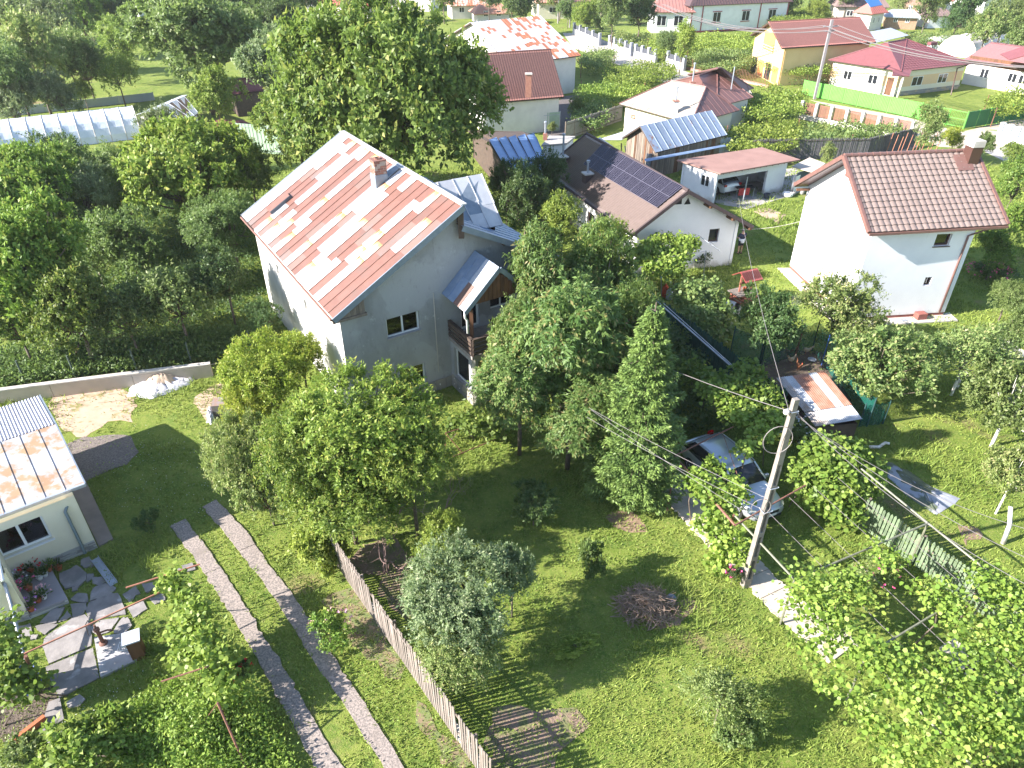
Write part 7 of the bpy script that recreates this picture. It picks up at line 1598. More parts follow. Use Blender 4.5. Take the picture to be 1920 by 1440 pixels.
near = [(40, 365, 85, 'big', 'bright', 'tall sunny yellow green tree at the left edge, upper part', 4.6), (50, 520, 105, 'big2', 'bright', 'large walnut with pale trunk at the left edge below the sunny tree', 4.6), (150, 350, 60, 'round', 'plum', 'dark green dome beneath the polytunnel', 3.6),
        (95, 312, 52, 'round2', 'dark', 'dark dome shaped tree at the polytunnel foot, left side', 3.4), (215, 318, 46, 'loose', 'plum', 'loose tree at the middle of the polytunnel edge', 3.5), (350, 330, 105, 'big', 'bright', 'big sunny golden green tree in the middle of the orchard', 4.6), (300, 238, 34, 'loose', 'grey', 'sparse brownish tree in front of the grey sheet shed', 4.2),
        (165, 385, 72, 'plum', 'grey', 'grey green tree left of the golden green one', 3.4), (85, 400, 45, 'round', 'plum', 'plum tree between the left edge tree and the grey green one', 3.3), (245, 470, 70, 'round2', 'plum', 'dark spreading tree in the orchard centre', 3.0), (430, 430, 70, 'plum', 'plum', 'grey leafed tree next to the patchwork roof corner', 3.6),
        (330, 560, 80, 'loose', 'plum', 'shaded loose tree with thin pale trunk before the hedge', 3.0), (235, 590, 70, 'loose', 'dark', 'shaded tree above the low wall, left of the thin trunk', 2.8), (420, 520, 60, 'round2', 'dark', 'dark tree in the shade of the grey house wall', 3.2), (140, 590, 75, 'big2', 'walnut', 'broad leafed tree above the left half of the low wall', 3.2),
        (30, 610, 60, 'round', 'walnut', 'green tree at the left edge just above the wall', 2.6), (470, 330, 50, 'round', 'plum', 'tree filling the gap between golden tree and patchwork roof', 3.4), (240, 380, 45, 'round', 'walnut', 'small green tree under the golden green one', 3.0), (175, 480, 50, 'loose', 'plum', 'low tree at the centre left of the orchard', 2.6), (500, 600, 28, 'tall', 'dark', 'narrow dark shrub against the pale side wall of the grey house', 2.0),
        (430, 290, 48, 'round2', 'lime', 'golden leafed tree in front of the pale green fence', 3.8)]
for i, (x, y, r, k, s, l, z) in enumerate(near): tree(x, y, r * 1.18, k, s, l, zc=z, rpy=r * 1.05)
g1 = [G(*p)[:2] for p in ((-40, 745), (110, 718), (395, 682), (500, 668), (500, 630), (300, 640), (100, 660), (-40, 680))]
setp(carpet('undergrowth', g1, 2600, .9, .17, 'plum', 4, cl=14, clump=.8), 'dense mixed undergrowth behind the low wall', 'undergrowth')
g2 = [G(*p)[:2] for p in ((-60, 640), (500, 620), (480, 480), (380, 330), (200, 320), (-60, 330))]
setp(carpet('undergrowth', g2, 5000, .35, .20, 'dark', 5, cl=10, clump=1.0), 'low grass and weeds on the orchard floor', 'undergrowth')
tree(505, 700, 100, 'plum', 'lime', 'yellow green leafed shrub tree at the near left corner of the grey house', zc=2.3, rz=.5, rpy=85); tree(565, 675, 45, 'tall', 'lime', 'upright golden shoots beside the grey house corner', zc=2.6, rpy=50); tree(470, 765, 62, 'plum', 'lime', 'fresh green lower bush below the yellow green shrub', zc=1.6, rpy=60)
tree(668, 805, 158, 'plum', 'bright', 'big glossy plum tree in front of the grey house', zc=4.0, rz=2.2, rpy=122); tree(455, 880, 82, 'plum', 'hazel', 'grey leafed tree reaching over the shaded lawn', zc=2.1, rpy=110); tree(575, 860, 105, 'plum', 'bright', 'plum tree leaning toward the driveway', zc=3.3, rz=1.0, rpy=110); tree(770, 880, 98, 'plum', 'bright', 'right hand crown of the plum group above the dead shrubs', zc=3.2, rz=4.0, rpy=100); tree(655, 940, 135, 'plum', 'bright', 'lower front crown of the plum group', zc=2.1, rz=3.0, rpy=105); tree(500, 930, 62, 'round', 'hazel', 'lowest bough tree by the head of the driveway', zc=1.5, rpy=70)
tree(598, 1035, 54, 'shrub2', 'vine', 'round pale leafed bush between driveway and picket fence head', zc=.9, rpy=55)
tree(865, 1110, 128, 'plum', 'grey', 'silvery apple tree leaning over the picket fence', zc=2.5, rz=.4, rpy=115); tree(855, 1215, 95, 'plum', 'hazel', 'lower boughs of green apple over the picket fence', zc=1.7, rz=2.0, rpy=85); tree(960, 1080, 48, 'round', 'grey', 'small silvery tree at the right of the apple', zc=2.0, rpy=60); tree(815, 1015, 62, 'round2', 'vine', 'yellowish shrub behind the head of the picket fence', zc=1.6, rpy=50)
tree(1060, 640, 135, 'cherry', 'cherry', 'big cherry tree with drooping leaves right of the balcony', zc=4.4, rz=2.0, rpy=150); tree(1050, 545, 92, 'cherry', 'cherry', 'upper left crown of the big cherry tree with red tinged shoots', zc=5.4, rz=.3, rpy=95); tree(1135, 545, 88, 'cherry', 'cherry', 'upper right crown of the cherry tree beside the dark green fence', zc=5.2, rz=5.3, rpy=95)
tree(1165, 645, 78, 'cherry', 'cherry', 'right hand cherry bough above the spruce', zc=4.6, rz=4.1, rpy=95); tree(975, 730, 92, 'cherry', 'cherry', 'low left cherry boughs in front of the balcony bay', zc=3.4, rz=1.2, rpy=90); tree(1070, 770, 105, 'cherry', 'cherry', 'low cherry boughs hanging above the shaded lawn', zc=3.0, rz=3.2, rpy=75); tree(950, 640, 62, 'cherry', 'cherry', 'cherry bough reaching over the balcony railing', zc=4.2, rz=2.9, rpy=60)
KIT['spruce'] = (*spruce(), 2.0, 4.1, 0.0)
plant('spruce', 'spruce', G(1185, 928), (1.02, 1.02, 1.05), rz=1, label='tall light green spruce with drooping branches between cherry and car')
mb = MB(); mb.tube([G(1160, 930), G(1160, 930) + V3(.0, 0, .6)], .07, 8); single('painted_stake', mb, whitebark, 'short white painted stake at the foot of the spruce', 'stake')
tree(985, 385, 45, 'tall', 'dark', 'dark tree between the grey house and the blue shed', zc=3.4); tree(1020, 350, 38, 'tall', 'dark', 'dark upright tree against the blue shed wall', zc=3.2); tree(950, 350, 34, 'round', 'dark', 'dark tree beside the cross wing roof', zc=3.4); tree(1055, 425, 36, 'tall', 'vine', 'light leaved young tree beside the solar house', zc=2.6); tree(1120, 470, 60, 'round2', 'bright', 'bushy crown between solar house wall and cherry tree', zc=3.0)
tree(1590, 590, 82, 'round2', 'hazel', 'pinkish tipped small tree before the tall white house', zc=2.5); tree(1650, 690, 98, 'round', 'hazel', 'rounded orchard tree right of the coop', zc=2.2); tw2 = tree(1815, 665, 90, 'loose', 'hazel', 'loose light orchard tree with whitewashed trunk on the right lawn', zc=2.3, barkm=whitebark); tree(1895, 760, 85, 'round', 'plum', 'orchard tree at the right edge below the path', zc=2.2, barkm=whitebark); tree(1905, 620, 50, 'round2', 'plum', 'orchard tree at the right edge by the pale path', zc=2.2)
tw1 = tree(1905, 890, 60, 'round', 'hazel', 'tree with white trunk at the right edge over the sunny lawn', zc=2.0, barkm=whitebark); tree(1440, 612, 66, 'round', 'dark', 'dark green tree beside the chicken run', zc=2.3); tree(1885, 690, 40, 'loose', 'hazel', 'small tree between the two right edge orchard trees', zc=2.0)
mb = MB(); mb.tube([G(1880, 1019), G(1893, 985, .8), G(1895, 950, 1.5)], .085, 8, .07); o = mb.build('painted_trunk', whitebark, smooth=True); WM[tw1.name] = Matrix.LocRotScale(tw1.location, tw1.rotation_euler, tw1.scale); attach(o, tw1)
mb = MB(); mb.tube([G(1793, 728), G(1800, 712, .5)], .08, 8, .07); o = mb.build('painted_trunk', whitebark, smooth=True); WM[tw2.name] = Matrix.LocRotScale(tw2.location, tw2.rotation_euler, tw2.scale); attach(o, tw2)
tree(1355, 1305, 74, 'loose', 'plum', 'small dark leafed apple tree alone on the bright bottom lawn', zc=1.5); tree(1385, 1370, 45, 'shrub2', 'plum', 'low leafy part of the little apple tree', zc=.7)
plant('shrub2', 'plum', G(1105, 1090), (.45, .45, 1.0), label='slim young sapling on the lawn', name='sapling'); plant('shrub', 'dark', G(1000, 985), (.9, .9, .8), label='low dark shrub in the shaded lawn', name='shrub', cat='shrub'); plant('shrub2', 'vine', G(1075, 1225), (.7, .3, .4), label='tiny sprouting fig plant in the grass', name='sapling', cat='sapling')
tree(165, 1405, 92, 'shrub2', 'vine', 'leafy bush at the bottom left corner', zc=.9); tree(60, 1430, 60, 'shrub', 'plum', 'dark low bush at the extreme bottom left', zc=.7); plant('shrub', 'dark', G(288, 1000), (.42, .42, .5), label='small round peony clump on the shaded lawn', name='shrub', cat='shrub')
bot = [G(*p)[:2] for p in ((225, 1440), (230, 1360), (300, 1280), (360, 1300), (420, 1340), (470, 1290), (520, 1390), (560, 1480), (225, 1480))]
setp(carpet('shrubbery', bot, 1000, 1.0, .12, 'vine', 8, cl=16, clump=.42, hf=lambda C: .25 + 1.3 * vnoise(C, 1.1, 9) ** 1.5), 'tangle of currant bushes and weeds at the bottom left', 'shrubbery')
EXCL.append(np.array(bot))
# flowers at the driveway
for (x, y, ry, s, l, fm, nf) in ((620, 1180, 45, 'bright', 'peony bush with pink and red flowers leaning on the driveway', pink2, 16), (455, 1260, 24, 'dark', 'red rose bush left of the driveway', redf, 16), (1375, 1078, 16, 'dark', 'pink rose at the foot of the concrete pole', pinkf, 10), (1640, 1075, 42, 'hazel', 'pink flowering rose bush by the green picket fence', pinkf, 22), (1855, 510, 42, 'dark', 'climbing rose full of pink and red blooms beside the white house', pinkf, 90), (1315, 480, 26, 'dark', 'purple leaved shrub with red roses by the solar house', redf, 18), (1500, 810, 42, 'plum', 'white flowering elder bush behind the pole', whf, 70)):
    z = .6 if ry < 60 else 1; ob = tree(x, y, ry, 'shrub', s, l, zc=.55 if ry < 50 else 1, cat='bush', name='flower_bush'); r = np.random.default_rng(int(x)); c = np.array(ob.location); d = rnd_unit(nf, r); d[:, 2] = abs(d[:, 2]); sx = ob.scale[0] * 1.15; sz = ob.scale[2] * 1.0
    P = c + d * np.array([sx, sx, sz]) * r.uniform(.85, 1.1, (nf, 1)); P = np.repeat(P, 4, 0); d2 = rnd_unit(len(P), r); v, f = leaves(P, d2, rnd_unit(len(P), r), .075, .08); o = obj('flowers', mkmesh('flowers', v, f), fm); WM[ob.name] = Matrix.LocRotScale(ob.location, ob.rotation_euler, ob.scale); attach(o, ob)
# ---------------------------------------------------------------- vines
def leaves6(P, D, N, Ln, Wd):
    S = np.cross(D, N); S /= np.linalg.norm(S, axis=1)[:, None] + 1e-9; Nn = np.cross(S, D); Ln = np.broadcast_to(Ln, len(P))[:, None]; Wd = np.broadcast_to(Wd, len(P))[:, None]; n = len(P)
    v = np.empty((n, 6, 3), np.float32)
    for k, (a, b, c) in enumerate(((0, .10, .02), (.22, .50, .10), (.68, .46, .12), (1, 0, -.04), (.68, -.46, .12), (.22, -.50, .10))): v[:, k] = P + D * Ln * a + S * Wd * b + Nn * Wd * c
    return v.reshape(-1, 3), np.arange(n * 6, dtype=np.int32).reshape(n, 6)
def cloud(blobs, n, leaf, seed, width=.85, cl=9, spread=.14, up=.7):
    r = np.random.default_rng(seed); B = np.array(blobs, float); ar = (B[:, 3] * B[:, 4] + B[:, 3] * B[:, 5] * .8); nc = max(1, n // cl); k = r.choice(len(B), nc, p=ar / ar.sum()); d = rnd_unit(nc, r); d[:, 2] = np.where(d[:, 2] < -.2, -d[:, 2] * .8, d[:, 2])
    C = B[k, :3] + d * B[k, 3:6] * (r.uniform(.35, 1.05, nc) ** .5)[:, None]; kk = np.repeat(np.arange(nc), cl); m = len(kk); P = C[kk] + r.normal(size=(m, 3)) * spread; P[:, 2] = np.maximum(P[:, 2], .03)
    D = rnd_unit(m, r) + d[kk] * .3; D[:, 2] -= .25; D /= np.linalg.norm(D, axis=1)[:, None]; N = rnd_unit(m, r) * .55 + d[kk] * .3 + np.array([0, 0, up * .8]); N /= np.linalg.norm(N, axis=1)[:, None]; sz = leaf * r.uniform(.5, 1.2, m)
    v, f = leaves6(P, D, N, sz, sz * width); sh = r.uniform(.1, .75, nc); t = np.clip(sh[kk] + r.uniform(-.2, .2, m), 0, .88); t = np.where(r.uniform(size=m) < .05, .95, t)
    return v, f, np.repeat(t, 6)
def vine(label, blobs, n, leaf, seed, sp='vine', stems=4, cat='grapevine', name='grapevine', single_leaves=0, **k):
    b = np.mean(np.array([q[:3] for q in blobs]), 0); T = thing(name, label, cat, (b[0], b[1], 0)); v, f, t = cloud(blobs, n, leaf, seed, **k)
    if single_leaves:
        vv = v.reshape(-1, 6, 3); tt = t.reshape(-1, 6)[:, 0]
        dist = np.linalg.norm(vv[:, 0] - np.array([0, 0, CAM_H]), axis=1); idx = np.argsort(dist)[:single_leaves * 6:6]; keep = np.ones(len(vv), bool); keep[idx] = False
        ul = mkmesh('leaf', [(0,0,0),(.25,.42,.06),(.62,.46,.08),(1,.12,.02),(.72,0,.0),(1,-.12,.02),(.62,-.46,.08),(.25,-.42,.06)], [(0,4,3,2,1),(0,7,6,5,4)], tint=[.5]*8)
        for i in idx:
            q = vv[i]; U = q[3] - q[0]; S = (q[1] - q[5]); N = unit(np.cross(U, S)) * np.linalg.norm(U); piece('leaf', ul, LEAF[sp], T, q[0], U, S * 1.1, N)
        v = vv[keep].reshape(-1, 3); t = np.repeat(tt[keep], 6); f = np.arange(len(v), dtype=np.int32).reshape(-1, 6)
    obj('foliage', mkmesh('foliage', v, f, t), LEAF[sp], T, kind='stuff'); r = np.random.default_rng(seed + 5)
    for _ in range(stems):
        q = blobs[int(r.integers(len(blobs)))]; e = V3(q[0], q[1], q[2]); s = V3(q[0] + r.uniform(-.4, .4), q[1] + r.uniform(-.4, .4), 0); mb = MB(); mb.tube([s, (s + e) / 2 + V3(r.uniform(-.25, .25), r.uniform(-.25, .25), 0), e], .028, 5, .015); mb.build('stem', bark, T)
    return T
def bl(px, py, z, rx, ry=None, rz=.35): g = G(px, py, z); return (g[0], g[1], z, rx, ry or rx, rz)
# big pergola
r = np.random.default_rng(12); bb = []
for i in range(46):
    s, t_ = r.uniform(.02, .98), r.uniform(.0, 1.02); p = (A1 * (1 - t_) + A3_ * t_) * (1 - s) + (B1_ * (1 - t_) + B3_ * t_) * s
    if (abs(s - .40) < .16 and .12 < t_ < .55 and r.random() < .9) or (s > .6 and t_ < .42): continue
    bb.append((p[0], p[1], zt + .1, .55, .5, .22))
for t_ in np.linspace(.02, 1, 12): p = A1 * (1 - t_) + A3_ * t_; bb.append((p[0], p[1], zt + .05, .5, .45, .3))
for q_ in ((1500, 1150), (1528, 1215), (1560, 1275), (1600, 1330), (1655, 1385), (1560, 1190), (1710, 1430)): g_ = G(*q_, 1.9); bb.append((g_[0], g_[1], 1.9, .5, .45, .4))
for t_ in np.linspace(.55, 1, 5): p = B1_ * (1 - t_) + B3_ * t_; bb.append((p[0], p[1], zt, .55, .5, .25))
vine('large grapevine canopy spread over the lower right pergola', bb, 9000, .145, 31, stems=9, single_leaves=290, spread=.2)
vine('bright young grapevine in front of the silver car', [bl(1300, 900, 2.1, .4), bl(1335, 880, 2.2, .3), bl(1325, 925, 2.1, .5), bl(1355, 940, 2.0, .55), bl(1375, 905, 2.2, .4), bl(1350, 975, 1.6, .5, rz=.4), bl(1385, 930, 2.1, .3)], 1500, .17, 32, stems=5)
vine('sunlit grapevine hanging on the posts left of the concrete pole', [bl(1318, 985, 1.3, .35), bl(1345, 1000, 1.0, .45, rz=.5), bl(1355, 1040, .8, .5, rz=.5), bl(1390, 1045, .9, .45, rz=.5), bl(1375, 1010, 1.4, .35), bl(1345, 1065, .5, .35)], 1500, .16, 33, stems=5)
vine('grapevine trailing over the roof of the silver car', [bl(1390, 780, 2.3, .6), bl(1345, 735, 2.3, .7), bl(1400, 845, 2.2, .35), bl(1425, 815, 2.3, .45), bl(1445, 790, 2.2, .5)], 1400, .18, 34, stems=4)
vine('dense shaded grapevine between spruce and chicken coop', [bl(1380, 735, 2.2, .9), bl(1420, 740, 2.1, .9), bl(1370, 770, 2.0, .5), bl(1430, 800, 1.9, .7), bl(1400, 700, 2.0, .8), bl(1340, 720, 1.8, .8), bl(1300, 700, 1.4, .7), bl(1450, 770, 1.8, .6)], 3600, .19, 35, sp='bright', stems=4)
vine('tall grapevine heap between the concrete pole and the green fence', [bl(1550, 850, 1.9, .9, rz=.7), bl(1590, 860, 1.7, .8, rz=.7), bl(1520, 880, 1.5, .6, rz=.6), bl(1560, 910, 1.4, .9, rz=.8), bl(1610, 910, 1.2, .8, rz=.7), bl(1530, 930, .9, .7, rz=.7), bl(1580, 960, .8, .7, rz=.6), bl(1630, 880, 1.3, .6), bl(1500, 900, 1.4, .4)], 5200, .18, 36, stems=5)
vine('grapevine column on the left rusty frame', [bl(325, 1090, 1.9, .3), bl(345, 1115, 1.8, .35), bl(370, 1150, 1.7, .4), bl(355, 1180, 1.4, .5), bl(385, 1200, 1.5, .5), bl(400, 1240, 1.4, .5), bl(420, 1280, 1.3, .45), bl(360, 1230, .9, .5), bl(430, 1240, .8, .4), bl(310, 1100, 2.0, .2)], 3000, .15, 37, stems=5, cl=8)
vine('grapevine at the left edge by the blue barrel', [bl(10, 1210, 1.6, .5), bl(25, 1250, 1.5, .5), bl(50, 1275, 1.2, .4), bl(20, 1300, 1.0, .5), bl(70, 1285, 1.0, .35), bl(-10, 1280, 1.2, .5), bl(5, 1170, 1.7, .4)], 1700, .16, 38, sp='bright', stems=3)
vine('pale grapevine canopy against the solar house gable', [bl(1215, 470, 2.5, 1.0), bl(1250, 455, 2.6, 1.0), bl(1285, 460, 2.6, .9), bl(1235, 500, 2.2, 1.0, rz=.6), bl(1260, 510, 1.9, .8, rz=.7), bl(1210, 500, 2.0, .7, rz=.6), bl(1190, 480, 2.0, .6), bl(1270, 480, 2.4, .9)], 4600, .20, 39, sp='vine', stems=4)
vine('hazel like bush with big leaves between vine and well', [bl(1290, 560, 1.6, 1.0, rz=.9), bl(1325, 550, 1.6, .9, rz=.8), bl(1310, 600, 1.2, 1.0, rz=.8), bl(1345, 590, 1.0, .8, rz=.7), bl(1330, 630, .7, .8, rz=.6), bl(1290, 620, .7, .8), bl(1360, 620, .6, .6)], 4600, .19, 40, sp='hazel', stems=3, name='hazel_bush', cat='bush')
vine('shady climbing plants along the dark green fence', [bl(1260, 640, .8, 1.0, rz=.7), bl(1290, 680, .7, 1.0, rz=.6), bl(1250, 700, .6, 1.0), bl(1280, 750, .5, 1.0), bl(1320, 800, .5, .9), bl(1230, 620, 1.2, .8)], 2600, .17, 41, sp='dark', stems=0, name='climber', cat='climber')
vine('dark vine leaves at the foot of the grey house bay', [bl(880, 795, .9, .7), bl(910, 790, 1.0, .6), bl(850, 800, .6, .4), bl(930, 810, .8, .6)], 1000, .19, 42, sp='walnut', stems=2)
frame_t('dark rusty rails below the grey house bay', [(G(835, 812, .9), G(835, 845)), (G(835, 812, .9), G(868, 850)), (G(850, 856, .5), G(950, 815, .5)), (G(835, 812, .9), G(940, 780, .9))], rust_pipe, .02, name='rail_frame', cat='rail')
frame_t('thin grey posts under the pale vine by the solar house', [(G(1192, 540, 0), G(1192, 510, 2.2)), (G(1240, 555), G(1240, 520, 2.2)), (G(1318, 525), G(1324, 470, 2.2)), (G(1296, 432, 2.3), G(1350, 470, 2.2), .02), (G(1324, 470, 2.2), G(1290, 478, 2.2), .02), (G(1297, 465, .4), G(1297, 432, 2.3), .025)], steel, .03)
single('gas_bottle', MB().lathe(G(1246, 556), [(.17, 0), (.19, .05), (.19, .6), (.12, .72), (.06, .74), (.06, .82)], 14), mat('orange_red', (.55,.08,.03), bmp=0), 'orange red gas bottle standing under the pale vine', 'gas bottle', smooth=True)
single('milk_can', MB().lathe(G(1254, 560), [(.2, 0), (.2, .5), (.1, .62), (.12, .7)], 14), steel, 'grey metal churn beside the orange gas bottle', 'churn', smooth=True)
# far pergolas and hedges
far_v = [([(1085, 92), (1150, 88), (1152, 104), (1120, 122), (1090, 118)], 'vine pergola beside the street, nearest the patchwork roof', 1.9), ([(1135, 125), (1200, 112), (1262, 118), (1270, 134), (1210, 150), (1140, 150)], 'long vine canopy between street and hip roofs', 1.9), ([(1090, 150), (1170, 150), (1190, 168), (1120, 186), (1085, 180)], 'low vine canopy next to the red brown tiled house', 1.7), ([(1075, 196), (1135, 186), (1150, 200), (1120, 226), (1078, 222)], 'vine spilling over the grey board fence', 1.6), ([(1160, 160), (1215, 155), (1205, 168), (1165, 185)], 'small vine patch above the pale cottage roof', 1.8),
         ([(1290, 66), (1440, 55), (1445, 72), (1400, 90), (1300, 85)], 'upper vine arbour below the white veranda house', 2.0), ([(1295, 92), (1400, 90), (1430, 110), (1360, 125), (1300, 110)], 'middle vine arbour beside the iron gate', 2.0), ([(1395, 170), (1450, 160), (1510, 165), (1505, 200), (1440, 215), (1395, 215)], 'thick vine mass right of the brown roofs', 2.0), ([(1365, 235), (1440, 218), (1500, 222), (1500, 262), (1430, 276), (1370, 272)], 'thick vine mass behind the garage', 2.0),
         ([(1500, 232), (1600, 225), (1690, 228), (1685, 248), (1600, 252), (1500, 262)], 'vine row over the reed fence beside the lane', 1.7), ([(1440, 104), (1540, 108), (1560, 128), (1500, 132), (1440, 120)], 'vine on the coral roofed yellow house wall', 2.2), ([(1440, 20), (1550, 12), (1560, 30), (1450, 44)], 'vine slope above the yellow house roof', 2.0), ([(1700, 62), (1840, 60), (1850, 70), (1700, 78)], 'hedge of vines behind the burgundy roof', 2.0), ([(1855, 178), (1920, 158), (1960, 180), (1920, 205), (1870, 202)], 'round vine arbour by the right hand lane fence', 2.0),
         ([(1215, 72), (1290, 75), (1290, 95), (1230, 95)], 'rambling garden greenery behind the street wall', 2.0), ([(1150, 60), (1215, 62), (1215, 85), (1160, 80)], 'garden plants left of the veranda wing', 1.6)]
for i, (px, l, z) in enumerate(far_v):
    pl_ = [G(x, y, z) for x, y in px]; c = sum(pl_) / len(pl_); T = thing('vine_arbour', l, 'vine arbour', (c[0], c[1], 0)); a = abs(sum(pl_[k][0] * pl_[(k + 1) % len(pl_)][1] - pl_[(k + 1) % len(pl_)][0] * pl_[k][1] for k in range(len(pl_)))) / 2
    me = carpet('foliage', [p[:2] for p in pl_], int(min(2600, max(300, a * 8))), .8, .24, 'vine', 50 + i, ret=True, z0=z - .9, cl=10, clump=.9, up=.3, width=.8, hf=lambda C: .35 + 1.25 * vnoise(C, 1.7, 40)); obj('foliage', me, LEAF['vine' if i % 3 else 'hazel'], T, kind='stuff')
    me = carpet('undergrowth', [p[:2] for p in pl_], int(min(700, max(100, a * 2))), 1.2, .25, 'plum', 80 + i, ret=True, cl=8, clump=1.0); obj('side_foliage', me, LEAF['plum'], T, kind='stuff')
    for p in pl_[::2]: mb = MB(); mb.tube([p * (1, 1, 0), p * (1, 1, 0) + V3(0, 0, z)], .05, 5); mb.build('post', rust_pipe, T)
ftr = [(1200, 28, 38, 'dark', 'big dark tree between the street and the white veranda'), (1100, 30, 30, 'bright', 'green tree beside the pale cottage at the top'), (1150, 25, 28, 'plum', 'round garden tree above the street wall'), (1065, 22, 20, 'plum', 'tree in front of the pale cottage'), (975, 12, 36, 'dark', 'dark trees at the top above the white patched roof'), (1250, 82, 26, 'plum', 'ragged garden tree in the street wall gap'), (1280, 85, 24, 'vine', 'light bush tree at the lower street wall'),
       (1800, 28, 40, 'dark', 'large rounded tree at the top right'), (1850, 60, 36, 'hazel', 'light green tree before the white house at the top right'), (1885, 40, 48, 'plum', 'tall dark tree at the right edge of the skyline'), (1740, 20, 26, 'plum', 'tree next to the brown two storey house'), (1920, 70, 40, 'plum', 'tree at the right border behind the maroon roof'), (1480, 8, 26, 'hazel', 'tree left of the long brown roof at the top'), (1530, 20, 22, 'vine', 'small vine covered tree at the top'),
       (1735, 245, 30, 'hazel', 'feathery conifer at the lane by the lime gate'), (1790, 262, 22, 'lime', 'golden conifer in front of the dirt lane'), (1845, 275, 24, 'plum', 'shrub tree right above the white house roof'), (1900, 290, 26, 'walnut', 'green tree right of the white house roof ridge'), (1905, 350, 34, 'walnut', 'tree right of the tall white house roof'), (1870, 470, 42, 'walnut', 'tree right of the tall white house eaves'), (1900, 420, 34, 'bright', 'sunlit tree at the right edge beside the tall white house'), (1890, 560, 40, 'plum', 'tree behind the climbing rose at the right edge'), (1552, 292, 14, 'hazel', 'small rose tree in front of the reed fence'),
       (1080, 200, 18, 'walnut', 'bushy vine tree beside the pale house corner'), (1035, 240, 10, 'hazel', 'small fruit tree by the green sheet fence'), (700, 330, 50, 'plum', 'crown just behind the ridge chimney of the grey house')]
for i, (x, y, r_, s, l) in enumerate(ftr): tree(x, y, r_, ('round', 'plum', 'tall', 'round2')[i % 4], s, l)
lm_ = ['the crimson shed at the left border', 'the right end of the crimson shed', 'the wide corner tree', 'the bright round tree', 'the gap beside the bright round tree', 'the white house glimpsed at the top left', 'the left edge of the tall broad walnut', 'the middle of the tall broad walnut', 'the right edge of the tall broad walnut', 'the grey roofed shed', 'the left end of the red roof', 'the right end of the red roof',
       'the red tiled house left end', 'the red tiled house right end', 'the white and orange roof', 'the low orange tiled roof', 'the reddish roofed cottage', 'the street corner', 'the veranda wing', 'the big white house left half', 'the big white house right half', 'the vine slope', 'the long brown roof left end', 'the long brown roof right end', 'the brown two storey house', 'the low pink roofed annex', 'the large rounded tree', 'the corner white house', 'the extreme top right corner']
DT = [('dark', 'mid green', 'pale', 'fresh green')[i % 4] + ' distant tree above ' + q for i, q in enumerate(lm_)]
k = 0
for (x0, x1, y0, y1, n) in ((-100, 620, -12, 4, 12), (620, 1100, -14, 2, 6), (1100, 1960, -12, 2, 11)):
    for i in range(n):
        x = x0 + (x1 - x0) * (i + rng.uniform(.2, .8)) / n; y = rng.uniform(y0, y1); k += 1
        tree(x, y, rng.uniform(22, 38), ('round', 'plum', 'round2')[k % 3], ('dark', 'plum', 'hazel', 'walnut')[k % 4], DT[k - 1], zc=4.5, group='distant trees along the top edge')
for q_ in ((1505, 1165), (1530, 1225), (1560, 1275), (1600, 1325), (1650, 1375), (1545, 1180), (1700, 1420)): pass
st = MB()
for i in range(9): a = G(1663 + i * 11, 292 + (i % 3) * 4); st.beam(a, a + V3(.15, .1, 1.9), .05)
T = thing('bean_poles', 'row of thin reddish bean poles behind the brown tiled roof', 'bean poles', G(1700, 295))
for i in range(11): a = G(1660 + i * 9, 290 + (i % 3) * 4); mb = MB(); mb.beam(a, a + V3(.25, .1, 2.0), .05); mb.build('pole', copper_pipe, T)
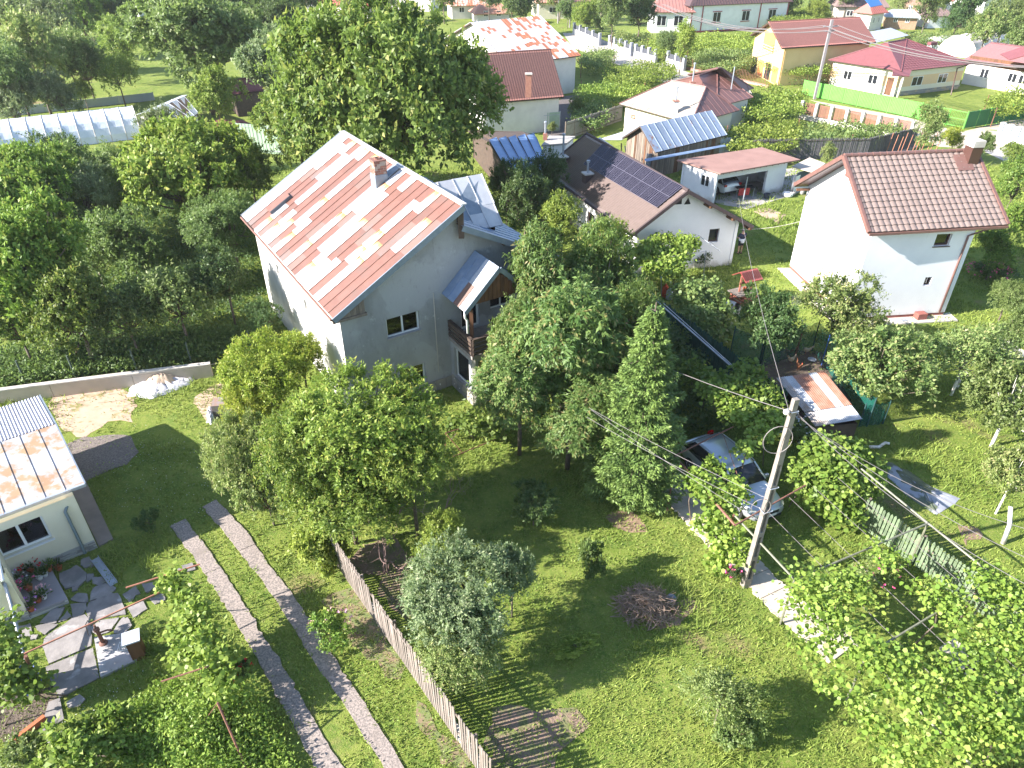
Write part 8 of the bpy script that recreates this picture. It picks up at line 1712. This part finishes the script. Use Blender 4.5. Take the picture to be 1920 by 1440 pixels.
# ================================================================ GRASS
def grass():
    r = np.random.default_rng(77); n = 260000
    # denser near the camera: sample in picture-like density over the garden
    Y = 9 + 55 * r.uniform(size=n) ** 1.35; X = (r.uniform(-1, 1, n)) * (Y * .62 + 8.5)
    q = np.stack([X, Y], 1); keep = np.ones(n, bool)
    for e in EXCL: keep &= ~inpoly(q, e)
    nz = vnoise(q, 1.3, 1) * .6 + vnoise(q, .45, 2) * .4; keep &= nz > .30 + .1 * r.uniform(size=n)
    blk = [[p[:2] for p in (MH(0, 0), MH(10.4, 0), MH(10.4, -12.8), MH(0, -12.8))], [p[:2] for p in (MH(5.1, 2.1), MH(10.1, 2.1), MH(10.1, 0), MH(5.1, 0))], [p[:2] for p in (P0, P1, P2, P3)], [p[:2] for p in (q0, q1, q2, q3)], [p[:2] for p in (SP0, SP1, SP2, SP3)],
           [G(*p)[:2] for p in ((92, 742), (240, 727), (246, 790), (140, 815))], [G(*p)[:2] for p in ((126, 832), (248, 818), (258, 848), (160, 905))], [G(*p)[:2] for p in ((1395, 690), (1540, 660), (1600, 760), (1440, 740))]]
    for i, e in enumerate(blk):
        ins = inpoly(q, np.array(e)); keep &= ~(ins if i not in (5,) else ins & (r.uniform(size=n) < .8))
    for (cx, cy, rx) in ((8.75, 21.5, 1.4),): keep &= (np.hypot(X - cx, Y - cy) > rx)
    q = q[keep]; nz = nz[keep]; m = len(q); print('grass blades', m)
    long_ = vnoise(q, 2.2, 3); h = (.035 + .055 * nz) * (1 + 1.2 * (long_ > .62)) * (1 + (q[:, 1] - 9) * .018)
    a = r.uniform(0, 6.283, m); w = .011 + .0006 * q[:, 1]; d = np.stack([np.cos(a), np.sin(a)], 1); le = r.normal(size=(m, 2)) * .6; h = h * np.where(vnoise(q, .35, 31) > .72, 1.9, 1.0)
    v = np.zeros((m, 3, 3), np.float32); v[:, 0, :2] = q - d * w[:, None]; v[:, 1, :2] = q + d * w[:, None]; v[:, 2, :2] = q + le * h[:, None]; v[:, 2, 2] = h
    t = np.clip(.45 * vnoise(q, 2.8, 5) + .35 * r.uniform(size=m) + .3 * (vnoise(q, .8, 6) - .3), 0, 1)
    me = mkmesh('grass', v.reshape(-1, 3), np.arange(m * 3, dtype=np.int32).reshape(-1, 3), np.repeat(t, 3))
    lm = leafmat('grass_blades', (.120,.190,.028), (.290,.340,.072), (.45,.40,.16), trans=.25, rough=.7)
    o = obj('grass', me, lm, kind='stuff'); setp(o, 'green garden grass covering the lawns', 'grass')
grass()
def weeds():
    r = np.random.default_rng(91); n = 52000; Y = 9 + 30 * r.uniform(size=n) ** 1.3; X = r.uniform(-1, 1, n) * (Y * .62 + 8.5); q = np.stack([X, Y], 1); keep = (vnoise(q, .9, 21) * .6 + vnoise(q, 3.1, 22) * .4) > .50
    for e in EXCL + [np.array([p[:2] for p in e]) for e in ((MH(0, 0), MH(10.4, 0), MH(10.4, -12.8), MH(0, -12.8)), (SP0, SP1, SP2, SP3))]: keep &= ~inpoly(q, e)
    q = q[keep]; m = len(q); P = np.column_stack([q, r.uniform(.03, .13, m)]); D_ = rnd_unit(m, r); D_[:, 2] = abs(D_[:, 2]) * .4; Nn = rnd_unit(m, r) * .5 + np.array([0, 0, .8]); sz = r.uniform(.035, .10, m); v, f = leaves(P, D_, Nn, sz, sz * .6)
    o = obj('weeds', mkmesh('weeds', v, f, np.repeat(np.clip(vnoise(q, .9, 25) * .7 + .3 * r.uniform(size=m), 0, 1), 4)), LEAF['vine'], kind='stuff'); setp(o, 'broad leaved weeds and clover growing through the lawn', 'weeds')
weeds()
def speck(name, label, px, n, m, s, seed, kind='stuff', z=.07):
    r = np.random.default_rng(seed); poly = np.array([G(*p)[:2] for p in px]); lo, hi = poly.min(0), poly.max(0); q = r.uniform(lo, hi, (n * 3, 2)); q = q[inpoly(q, poly)][:n]; P = np.column_stack([q, np.full(len(q), z)])
    v, f = leaves(P, rnd_unit(len(P), r) * (1, 1, .2), np.tile([0, 0, 1.0], (len(P), 1)), s, s, fold=.05); o = obj(name, mkmesh(name, v, f), m, kind=kind); setp(o, label, 'flowers')
speck('daisies', 'tiny white daisies scattered over the shaded lawn', [(250, 790), (420, 860), (430, 950), (330, 1000), (210, 960), (180, 920)], 170, whf, .032, 3)
speck('daisies', 'few tiny white flowers on the grass below the flagstones', [(130, 1330), (260, 1240), (290, 1300), (180, 1400), (60, 1440)], 70, whf, .028, 4)
# ================================================================ thin air
hm_ = bpy.data.materials.new('air'); hm_.use_nodes = True; hn = hm_.node_tree; hn.nodes.remove(hn.nodes['Principled BSDF'])
pvol = hn.nodes.new('ShaderNodeVolumePrincipled'); pvol.inputs['Color'].default_value = (.92, .93, .97, 1); pvol.inputs['Density'].default_value = .0002; pvol.inputs['Anisotropy'].default_value = .2
hn.links.new(pvol.outputs[0], hn.nodes['Material Output'].inputs['Volume'])
mb = MB(); mb.frame((-520, -70, -1.0), (1040, 0, 0), (0, 990, 0), (0, 0, 22.0)); hz_ = mb.build('haze', hm_, kind='stuff'); setp(hz_, 'thin pale summer haze over the village', 'haze')
